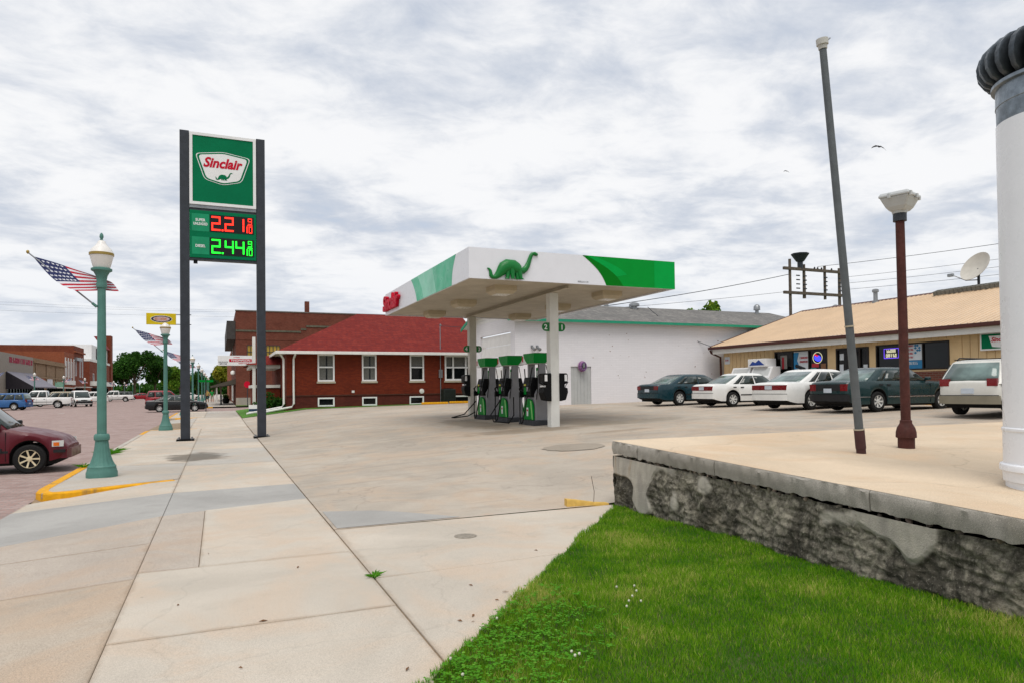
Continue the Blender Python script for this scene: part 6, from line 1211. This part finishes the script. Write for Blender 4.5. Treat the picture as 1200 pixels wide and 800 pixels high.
# two walkers
def person(label, loc, rz, shirt, shorts, stride, seed):
    sk = [(0,0,0.92), (0,0,1.12), (0,0,1.38), (0,0,1.50), (0.01,0,1.62), (0.02,0,1.72)]; E_ = [(0,1),(1,2),(2,3),(3,4),(4,5)]; r_ = [0.15, 0.15, 0.165, 0.065, 0.10, 0.075]
    def limb(par, pts, rr):
        k = par
        for p, q in zip(pts, rr): sk.append(p); r_.append(q); E_.append((k, len(sk)-1)); k = len(sk)-1
    for s in (-1, 1):
        d = stride*s
        limb(0, [(0.02,0.10*s,0.85), (0.05+d*0.5,0.11*s,0.50), (d*0.9-0.02,0.11*s,0.10), (d*0.9+0.13,0.12*s,0.04)], [0.10, 0.075, 0.05, 0.04])
        limb(2, [(0,0.20*s,1.40), (-d*0.35,0.26*s,1.14), (-d*0.5+0.08,0.26*s,0.92), (-d*0.5+0.12,0.26*s,0.84)], [0.065, 0.05, 0.04, 0.035])
    me = bpy.data.meshes.new('person'); me.from_pydata(sk, E_, []); o = bpy.data.objects.new('person', me); COL.objects.link(o)
    md = o.modifiers.new('Skin', 'SKIN'); md.use_smooth_shade = True
    for v, q in zip(me.skin_vertices[0].data, r_): v.radius = (q, q*(0.82 if q > 0.14 else 1))
    me.skin_vertices[0].data[0].use_root = True; o.modifiers.new('Sub', 'SUBSURF').levels = 2; o.modifiers['Sub'].render_levels = 2
    bpy.context.view_layer.update(); m2 = bpy.data.meshes.new_from_object(o.evaluated_get(bpy.context.evaluated_depsgraph_get())); bpy.data.objects.remove(o)
    m2.materials.clear(); skin = plain('skin', 'a8765a', 0.6); hair = plain('hair', '3a2c22', 0.8)
    for x in (skin, shirt, shorts, hair, M_white): m2.materials.append(x)
    for p in m2.polygons:
        z, y = p.center.z, abs(p.center.y); p.material_index = 4 if z < 0.09 else 0 if z < 0.50 else 2 if z < 0.93 and y < 0.22 else 0 if z > 1.50 and z < 1.66 else 3 if z >= 1.66 else (0 if y > 0.21 and z < 1.2 else 1)
    o = bpy.data.objects.new('person', m2); COL.objects.link(o); o.location = loc; o.rotation_euler = (0, 0, rz); return tag(o, label, 'person')
person('walking person in green shirt and tan shorts on the pavement', (-0.75, 101.5, 0.3), R(95), plain('shirt_green', '1f8a3c', 0.8), plain('shorts_tan', '9a8f7c', 0.8), 0.22, 1); person('walking person in tan shirt and dark shorts on the pavement', (-1.35, 102.4, 0.3), R(88), plain('shirt_tan', 'a88a4e', 0.8), plain('shorts_dark', '26292c', 0.8), -0.2, 2)

# ================================================================ SHOPS ACROSS THE STREET (fronts at X = -26 face east)
M_gshop = plain('grey_panel', '8b857b', 0.7, var=0.08, dirt=0.15); M_tbrick = brick('tan_brick', '8a735a', '9c8468', '7a6753', 0.22, 0.075, 0.01, 0.3); M_rbrick = brick('red_brick', '70301c', '84402a', '6a4636', 0.22, 0.075, 0.01, 0.35); M_rbrick2 = brick('orange_brick', '8a4428', '9a5234', '7a5440', 0.22, 0.075, 0.01, 0.3)
M_awn = plain('awning_grey', '7d7b85', 0.8, var=0.06); M_awnd = plain('awning_dark', '27242a', 0.85, var=0.15)
def shop(name, label, y0, y1, h, mat, ops=(), depth=14, zb=0.25, back=None):
    t = thing(name, label, 'building', (-26.0, y0, zb)); w_ = y1-y0
    MB().wall((0,0,-0.4), Y_, Z_, w_, h+0.4, [(a, b, c+0.4, d+0.4) for a, b, c, d, *_ in ops], 0.2).build('front_wall', mat, t)
    MB().wall((-depth,0,-0.4), X_, Z_, depth, h+0.4).build('side_wall', back or mat, t); MB().wall((0,w_,-0.4), (-1,0,0), Z_, depth, h+0.4).build('side_wall', back or mat, t); MB().box(-depth, -0.02, 0.02, w_-0.02, h-0.6, h-0.5).build('roof_deck', M_dark, t)
    for a, b, c, d, *r_ in ops:
        n = max(1, int((b-a)/1.5)); window(t, (0,0,0), Y_, Z_, a, b, c, d, 0.10, r_[0] if r_ else M_white, M_glass, vs=[a+(b-a)*k/n for k in range(1, n)], inset=0.12)
    return t
s1 = shop('grey_shop', 'grey panelled shop with red lettering and a big sloping awning', 100, 125, 7.05, M_gshop, [(11, 24.5, 0.3, 2.7, M_black)])
strokes('red_lettering', plain('letter_pink_red', '9c2b45', 0.6), s1, (0.03, 18.2, 6.2), Y_, Z_, 12.5, 0.75, 13, 3, 0.03)
b = MB(); b.prism([(0.01, 10.2, 4.6), (3.1, 10.2, 2.5), (3.1, 10.2, 2.2), (0.01, 10.2, 2.2)], (0, 0.1, 0)); b.build('awning_cheek', M_awnd, s1)
b = MB(); b.prism([(0.01, 10.3, 4.6), (3.1, 10.3, 2.5), (3.1, 10.3, 2.35), (0.01, 10.3, 4.45)], (0, 14.5, 0)); b.build('awning', M_awn, s1)
MB().cyl((-3, 15, 6.0), (-3, 15, 9.3), 0.1).build('flue', M_steel, s1, smooth=40)
b = MB(); b.cyl((-4, 17, 6), (-4, 17, 12.2), 0.04)
for z, l_ in ((11.9, 1.2), (11.2, 0.9), (10.4, 1.4)): b.cyl((-4, 17-l_, z), (-4, 17+l_, z), 0.03)
b.build('aerial', M_steel, s1)
s2 = shop('tan_brick_shop', 'tan brick shop with recessed parapet panels beside the grey shop', 125.1, 148, 7.05, M_tbrick, [(1, 7, 0.3, 2.6, M_black), (9, 21.5, 0.3, 2.6, M_black)])
for k in range(3): MB().box(0.0, 0.12, 1.0+7.2*k, 1.5+7.2*k, 3.4, 6.2).build('pilaster', M_tbrick, s2)
MB().box(0.0, 0.35, 0, 22.8, 6.3, 6.55).build('cornice', M_tbrick, s2); MB().box(0.0, 0.18, 0, 22.8, 4.0, 4.25).build('ledge', M_tbrick, s2); MB().box(0.02, 0.06, 0.5, 7.5, 2.7, 4.0).build('sign_board', plain('board_orange', 'a3512e', 0.7), s2); MB().box(0.02, 0.06, 9, 13, 2.7, 4.0).build('sign_board', M_fwh, s2); MB().box(0.02, 0.06, 15, 22, 2.6, 3.6).build('sign_board', plain('board_mint', '7fae93', 0.7), s2)
MB().box(0.0, 1.8, 8, 22.8, 2.45, 2.6).build('flat_canopy', M_trim, s2)
s3 = shop('pilastered_shop', 'narrow red brick shop with white pilasters', 148.1, 157, 9.2, M_rbrick2, [(1.2, 2.4, 4.6, 7.6), (3.6, 4.8, 4.6, 7.6), (6.2, 7.4, 4.6, 7.6), (1, 8, 0.3, 2.6, M_black)]); MB().box(0, 0.3, 0, 8.9, 3.2, 4.0).build('belt', M_trim, s3)
for y in (0.3, 2.9, 5.4, 8.2): MB().box(0, 0.15, y, y+0.45, 4.0, 8.2).build('pilaster', M_trim, s3)
s4 = shop('brick_block', 'tall red brick block rising above its neighbours across the street', 157.1, 168, 10.9, M_rbrick, [(1.5, 2.8, 5.0, 8.2), (6.0, 7.2, 4.8, 8.8), (8.6, 9.8, 4.8, 8.8), (1, 10, 0.3, 2.6, M_black)], 30); MB().box(0, 0.35, 0, 10.8, 9.6, 9.9).build('cornice', M_rbrick2, s4); MB().box(0.0, 1.6, 0.5, 10.5, 2.7, 2.85).build('flat_canopy', M_trim, s4); MB().box(0.0, 0.5, 0.5, 5.5, 8.0, 8.6).build('hood', M_steel, s4)
s5 = shop('corner_brick_shop', 'low brick shop with white parapet left of the trees', 175, 206, 8.6, M_rbrick, [(4, 6, 4.2, 6.0), (10, 12, 4.2, 6.0), (20, 22, 4.2, 6.0), (2, 28, 0.3, 2.8, M_black)], 24); MB().box(-24, 0.1, -0.06, 31, 8.6, 9.1).build('parapet_cap', M_trim, s5); MB().box(0, 1.2, 0.5, 30, 3.2, 4.2).build('canopy_band', M_trim, s5)
b = MB(); b.box(-14, -0.5, 6, 30, 9.1, 12.6); b.build('penthouse', M_white, s5); strokes('black_mural', M_black, s5, (-0.44, 19, 10.8), Y_, Z_, 14, 2.6, 4, 6, 0.03)
b = MB(); b.prism([(-0.4, 22, 12.6), (0.2, 22, 12.6), (-1.6, 22, 15.6), (-2.4, 22, 15.6)], (0, 8, 0)); b.build('mansard', plain('mansard_red', '7a2a2c', 0.8, var=0.1), s5); MB().box(-1.2, 0.3, 30.2, 33.5, -0.4, 16.4).build('chimney_pier', M_rbrick, s5)
# ================================================================ BRICK CORNER BUILDING BEYOND THE HOUSE
M_obrick = brick('old_brick', '663023', '783f30', '5e4438', 0.22, 0.075, 0.012, 0.45)
bb = thing('corner_brick_building', 'two storey old brick building with yellow lit upstairs windows behind the house', 'building', (1.8, 81.0, 0.25)); BH = 10.3
wy = [(1.15, 1.95, 5.1, 6.6), (3.15, 4.65, 5.1, 6.6), (9.0, 10.4, 5.1, 6.6)]
MB().wall((0,0,-0.4), X_, Z_, 22, BH+0.4, [(a, b, c+0.4, d+0.4) for a, b, c, d in wy], 0.2).build('wall', M_obrick, bb)
M_ygl = plain('yellow_window_light', 'a08436', 0.4, var=0.2, scale=2, emit=0.15)
for a, b, c, d in wy: window(bb, (0,0,0), X_, Z_, a, b, c, d, 0.07, M_dark, M_ygl, hs=(c+0.75,), vs=[a+(b-a)*k/max(1, round((b-a)/0.4)) for k in range(1, round((b-a)/0.4))], inset=0.10)
wo = [(3, 4.2, 5.2, 7.6), (6, 7.2, 5.2, 7.6), (9, 10.2, 5.2, 7.6), (1.5, 12, 0.3, 3.0)]
MB().wall((0,26,-0.4), (0,-1,0), Z_, 26, BH+0.4, [(a, b, c+0.4, d+0.4) for a, b, c, d in wo], 0.2).build('wall', M_obrick, bb)
for a, b, c, d in wo: window(bb, (0,26,0), (0,-1,0), Z_, a, b, c, d, 0.1, M_trim, M_glass, inset=0.12)
MB().box(0.02, 22, 0.02, 26, BH-0.5, BH-0.4).build('roof_deck', M_dark, bb); MB().box(-0.04, 22, -0.05, 0.25, BH, BH+0.12).build('parapet_cap', plain('cap_grey', '6a6660', 0.8), bb)
for a in ((0.0, 6.9, 8.05), (6.9, 7.5, 8.35), (7.5, 22, 8.7)): MB().box(a[0], a[1], -0.07, -0.001, a[2], a[2]+0.2).build('ledge', plain('mossy_ledge', '5b5a4c', 0.9, var=0.3), bb)
MB().box(0.0, 22, -0.04, -0.001, 7.15, 7.35).build('belt_course', M_obrick, bb); MB().box(-0.9, -0.02, 0.1, 24, 7.2, 9.2).build('cornice', plain('cornice_dark', '3d3a38', 0.7, var=0.15), bb)
MB().box(7.6, 8.1, 2, 2.5, BH-0.4, BH+1.6).build('chimney', M_obrick, bb); MB().box(0.0, 3.5, -0.15, -0.001, -0.4, 0.8).build('footing', M_slab2, bb); MB().box(2.2, 2.7, -0.05, -0.001, 3.6, 4.0).build('wall_box', M_trim, bb)
b = MB(); b.prism([(0, 0.4, 2.9), (-2.6, 0.4, 2.1), (-2.6, 0.4, 1.95), (0, 0.4, 2.3)], (0, 12, 0)); b.build('awning', plain('awning_brown', '4a443c', 0.85), bb)
for k in range(3): b = MB(); b.lathe([(0.05, 0), (0.22, 0.1), (0.24, 0.35), (0.1, 0.5)], 12, (-0.3, 0.5, 3.3+0.9*k)); b.build('scroll_bracket', M_trim, bb, smooth=50) if k == 0 else None
b2 = thing('brown_awning_shop', 'brick shop with ochre awning farther up the right-hand pavement', 'building', (1.8, 108, 0.3)); MB().box(0, 16, 0, 50, -0.3, 7.5).build('wall', M_rbrick2, b2); b = MB(); b.prism([(0, 2, 3.2), (-2.2, 2, 2.4), (-2.2, 2, 2.2), (0, 2, 2.7)], (0, 20, 0)); b.build('awning', plain('awning_ochre', '9a5f22', 0.85), b2)
for k in range(4): MB().box(-2.1, -1.9, 3+6*k, 3.2+6*k, 0, 2.25).build('awning_post', M_trim, b2)

# ================================================================ TREES
TG = 'trees at the far end of the street'
def tree(label, x, y, h, rx, mat, seed, z=0.2, n=5200): return plant('tree', label, 'tree', (x, y, z), rx, rx, h*0.42, n, 0.42, mat, seed, h*0.30, TG)
tree('big dark green tree right beside the brick chimney pier', -29, 262, 15.0, 6.8, M_leafA, 11); tree('tallest dark green tree of the far left clump', -25.2, 255, 16.3, 6.5, M_leafA, 12); tree('dark green tree at the right end of the far left clump', -19.8, 262, 14.6, 5.5, M_leafA, 13)
tree('lighter green tree right of the dark clump', -17.5, 300, 11.0, 5.2, M_leafB, 14); tree('light green tree seen either side of the price sign post', -16, 345, 11.5, 6.5, M_leafB, 15); tree('green tree low behind the corner lamp', -9.5, 365, 10.5, 5.5, M_leafA, 16, n=3500); tree('green treetop showing between the brick shops across the street', -36, 235, 13, 5.0, M_leafA, 17, n=3000)
tree('yellow green street tree beyond the ochre awning', 0.6, 186, 8.2, 3.0, M_leafC, 18, n=3000); tree('treetop peeping over the white garage roof', 56.5, 70, 12.3, 2.6, M_leafB, 19, n=2500); tree('small dark tree at the end of the pavement', -1.5, 330, 11, 3.2, M_leafA, 20, n=2500)
fw = bpy.data.objects.new('far_woods', leafmesh(9000, 160, 22, 9, 1.7, 33, 'far_woods', M_leafA, lumps=40)); COL.objects.link(fw); fw.location = (-20, 640, 3); tag(fw, 'low band of distant woods closing the end of the street', 'woods', kind='stuff')

# ================================================================ OVERHEAD LINES, BIRDS
up_ = thing('utility_frame', 'weathered timber utility frame with cross beams above the store roof', 'utility frame', (49.0, 48.0, 0.5))
for x, z0, z1_ in ((0, -0.6, 12.9), (1.75, 9.3, 12.5), (2.0, -0.6, 0.1), (6.3, 6.0, 12.4), (6.4, -0.6, 6.0)):
    if z1_-z0 > 1: MB().cyl((x, 0, z0), (x, 0, z1_), 0.16, 0.13, 10).build('pole', M_wood, up_, smooth=40)
for z in (12.0, 9.75): MB().box(-0.9, 7.2, -0.22, -0.02, z-0.13, z+0.13).build('cross_beam', M_wood, up_)
MB().cyl((4.4, 0, 9.3), (4.4, 0, 12.5), 0.13, n=10).build('pole', M_wood, up_, smooth=40)
for x in (0.9, 1.75, 4.4, 6.3):
    for k in range(4): b = MB(); b.cyl((x-0.2, -0.1, 10.2+0.4*k), (x+0.2, -0.1, 10.2+0.4*k), 0.06, n=8); b.build('insulator', M_dark, up_)
for x in (3.0, 3.4, 3.9, 5.2): MB().lathe([(0.05, 12.13), (0.09, 12.2), (0.04, 12.33)], 8, (x, -0.1, 0)).build('insulator', M_dark, up_)
b = MB(); b.lathe([(0.25, 12.0), (0.25, 12.7), (0.35, 12.75), (0.75, 13.35), (0.8, 13.4), (0.8, 13.5), (0.4, 13.5)], 8, (1.3, 0, 0)); b.build('siren_horn', M_dark, up_)
b = MB(); b.tube([(6.3, -0.2, 8.4), (5.6, -0.6, 8.7), (5.2, -0.8, 8.65)], 0.05, 6); b.lathe([(0.1, 8.7), (0.36, 8.55), (0.3, 8.4), (0.1, 8.3)], 12, (4.7, -0.9, 0)); b.build('street_light', M_steel, up_, smooth=40)
M_wire = plain('wire', '3c3f45', 0.7)
def wire(label, a, b_, sag, r_=0.022, grp='overhead wires'):
    a, b_ = Vector(a), Vector(b_); pts = [a+(b_-a)*(i/16)-Vector((0, 0, sag*4*(i/16)*(1-i/16))) for i in range(17)]; return tag(MB().tube(pts, r_, 5).build('power_line', M_wire), label, 'wire', grp)
wire('overhead wire running right from the timber frame over the store roof', (52.5, 48, 12.9), (60, 20, 12.8), 0.3); wire('upper thin overhead wire above the store roof', (55.4, 48, 12.0), (66, 20, 12.6), 0.3, 0.016); wire('middle thin overhead wire above the store roof', (55.4, 48, 11.4), (66, 20, 11.9), 0.3, 0.016); wire('lower thin overhead wire above the store roof', (55.4, 48, 10.8), (66, 20, 11.2), 0.3, 0.016)
wire('overhead wire sloping down left from the frame top', (49, 48, 12.0), (20, 46, 6.9), 0.3, 0.03); wire('thin overhead wire sloping left below the frame beam', (49, 48, 10.4), (18, 50, 7.2), 0.2, 0.016); wire('wire dropping from the garage roof to the store corner', (23.4, 33.9, 6.4), (26.9, 31.95, 3.9), 0.35, 0.018); wire('thin wire crossing over the brick house roof', (14.0, 45.1, 6.05), (20, 50, 6.6), 0.1, 0.018)
for k, (z, y) in enumerate(((15.0, 120), (17.5, 140), (13.2, 110))): wire(('lowest', 'highest', 'middle')[0 if k == 2 else 1 if k == 1 else 2]+' wire strung across the street beyond the lamps', (-40, y, z), (8, y+6, z+0.4), 0.4, 0.011, 'wires across the street')
M_crow = plain('crow_black', '14120f', 0.7)
def bird(label, loc, s, rz):
    b = MB(); b.loft([[(x*s, r_*s*math.cos(k*math.pi/4), z*s+r_*s*0.9*math.sin(k*math.pi/4)) for k in range(8)] for x, z, r_ in ((0.30, 0.05, 0.008), (0.24, 0.05, 0.035), (0.17, 0.04, 0.05), (0.05, 0.0, 0.075), (-0.1, -0.01, 0.06), (-0.2, 0, 0.03), (-0.34, 0.0, 0.012))])
    b.prism([(-0.18*s, -0.03*s, 0), (-0.42*s, -0.09*s, 0), (-0.44*s, 0, 0), (-0.42*s, 0.09*s, 0), (-0.18*s, 0.03*s, 0)], (0, 0, 0.01*s))
    for sg, dz in ((-1, 1), (1, 1)):
        P = [(0.14, 0.04, 0.05), (0.20, 0.22, 0.07), (0.10, 0.46, -0.06), (-0.10, 0.64, -0.22), (-0.12, 0.45, -0.10), (-0.16, 0.28, 0.0), (-0.14, 0.05, 0.02)]
        b.prism([(x*s, sg*y*s, z*s) for x, y, z in P], (0, 0, 0.012*s))
    o = b.build('bird', M_crow, smooth=50, loc=loc, rot=(R(10), R(-25), rz)); return tag(o, label, 'bird')
bird('dark bird gliding right of the leaning pole', (31.86, 25.0, 14.1), 0.62, R(62)); bird('tiny distant dark bird left of the leaning pole', (40.7, 40.0, 18.3), 0.42, R(75))

# ================================================================ CLOVER, WEEDS AND LITTER
M_clov = grassmat('clover_leaves', '45801a', '599a22', '77ad3c'); cm = []
g3 = np.random.default_rng(21); V = []; F_ = []; tn = []
for i in range(3600):
    x, y = g3.uniform(0.9, 2.6), g3.uniform(3.2, 5.2)
    if not (0.905*y-2.36 < x < 0.905*y-1.0+0.25*math.sin(y*5)) or g3.random() < 0.30+0.9*max(0, (x-(0.905*y-2.36))/1.3-0.25)**1.2+0.5*max(0, (y-4.0)): continue
    z = lawnz(x, y)+g3.uniform(0.03, 0.075); a0 = g3.uniform(0, 6.28); s = g3.uniform(0.008, 0.014)
    for k in range(3):
        a = a0+k*2.094; o = len(V); ca, sa = math.cos(a), math.sin(a); tz_ = g3.uniform(-0.3, 0.3)*s
        for u_, v_ in ((0.1, 0), (0.8, -0.75), (1.6, -0.7), (1.75, 0), (1.6, 0.7), (0.8, 0.75)): V.append((x+s*(u_*ca-v_*sa), y+s*(u_*sa+v_*ca), z+tz_*u_))
        F_.append(tuple(range(o, o+6))); tn += [float(np.clip(g3.normal(0.5, 0.2), 0, 1))]*6
q = MB(); q.add(V, F_); co_ = q.build('clover', M_clov); at = co_.data.attributes.new('tone', 'FLOAT', 'POINT'); at.data.foreach_set('value', tn); tag(co_, 'patch of broad clover leaves in the near corner of the lawn', 'clover', kind='stuff')
M_flw = plain('clover_white', 'b9baa6', 0.8, var=0.1)
bm = bmesh.new(); bmesh.ops.create_icosphere(bm, subdivisions=2, radius=0.009)
for v in bm.verts: v.co *= 1+0.25*math.sin(v.co.x*900)*math.sin(v.co.y*800+v.co.z*700)
fme = bpy.data.meshes.new('clover_flower'); bm.to_mesh(fme); bm.free(); fme.materials.append(M_flw); stem = MB().cyl((0,0,-0.085), (0,0,-0.008), 0.0015, n=5).build('stem', M_clov)
FL = [(2.91, 4.7), (3.05, 4.66), (2.99, 4.54), (2.9, 4.46), (2.81, 4.37), (2.89, 4.33), (2.72, 4.26), (1.95, 3.67), (1.97, 3.61), (1.78, 4.45), (1.61, 4.33), (1.26, 3.68), (1.27, 3.93), (1.93, 3.59)]
for i, (x, y) in enumerate(FL):
    o = bpy.data.objects.new('clover_flower', fme); COL.objects.link(o); o.location = (x, y, lawnz(x, y)+0.085); near = i < 7
    tag(o, 'white clover flower in the cluster at mid lawn' if near else 'white clover flower in the near clover patch', 'flower', 'clover flowers at mid lawn' if near else 'clover flowers in the near patch')
    s_ = stem if i == 0 else stem.copy()
    if i: COL.objects.link(s_)
    s_.parent = o
def weed(label, x, y, z, n, hh, seed, spread=0.14):
    r_ = random.Random(seed); t = thing('weed', label, 'weed', (x, y, z)); b = MB()
    for i in range(n):
        a = r_.uniform(0, 6.28); l_ = r_.uniform(0.5, 1)*hh; w_ = 0.006; dx_, dy_ = math.cos(a), math.sin(a); sp_ = r_.uniform(0.3, 1)*spread
        P = [Vector((-dy_*w_, dx_*w_, 0)), Vector((dy_*w_, -dx_*w_, 0)), Vector((dx_*sp_*0.6+dy_*w_, dy_*sp_*0.6-dx_*w_, l_*0.7)), Vector((dx_*sp_, dy_*sp_, l_*0.8)), Vector((dx_*sp_*0.6-dy_*w_, dy_*sp_*0.6+dx_*w_, l_*0.7))]
        b.add(P, [(0, 1, 2, 3, 4)])
    o = b.build('blades', M_clov, t); at = o.data.attributes.new('tone', 'FLOAT', 'POINT'); at.data.foreach_set('value', [r_.random() for _ in o.data.vertices])
weed('tuft of grass growing in the joint between sidewalk slabs', 1.30, 6.26, -0.01, 26, 0.06, 1); weed('green weeds along the kerb beyond the first lamp', -2.8, 21.8, 0.0, 40, 0.16, 2, 0.5); weed('weeds at the kerb just behind the maroon minivan nose', -2.85, 18.4, 0.0, 26, 0.12, 3, 0.3); tag(MB().tube([(4.98, 8.64, 0.0), (4.99, 8.63, 0.2), (4.95, 8.64, 0.42)], 0.004, 5).build('weed_stalk', M_bark), 'thin dry weed stalk at the end of the retaining wall', 'weed'); weed('low weeds along the kerb between the first and second lamps', -2.82, 23.0, 0.0, 30, 0.12, 5, 0.5)
M_twig = plain('dry_leaf', '6b4a2e', 0.9, var=0.3)
LP2 = [(2.1, 5.05), (2.05, 5.12), (2.2, 5.3), (1.75, 4.85), (1.7, 4.72), (1.62, 4.78), (1.05, 4.1), (3.05, 6.5), (0.3, 5.4), (0.12, 4.55), (-0.1, 7.9), (0.7, 6.9), (-0.3, 6.1), (2.0, 5.6)]
for i, (x, y) in enumerate(LP2):
    b = MB(); a = random.uniform(0, 6.28); l_ = random.uniform(0.012, 0.035); b.prism([(x+l_*math.cos(a), y+l_*math.sin(a), 0.004), (x+0.3*l_*math.cos(a+1.6), y+0.3*l_*math.sin(a+1.6), 0.012), (x-l_*math.cos(a), y-l_*math.sin(a), 0.005), (x-0.3*l_*math.cos(a+1.6), y-0.3*l_*math.sin(a+1.6), 0.006)], (0, 0, 0.002)); tag(b.build('dry_leaf', M_twig), 'small dry brown leaf lying on the sidewalk', 'leaf', 'dry leaves on the sidewalk')
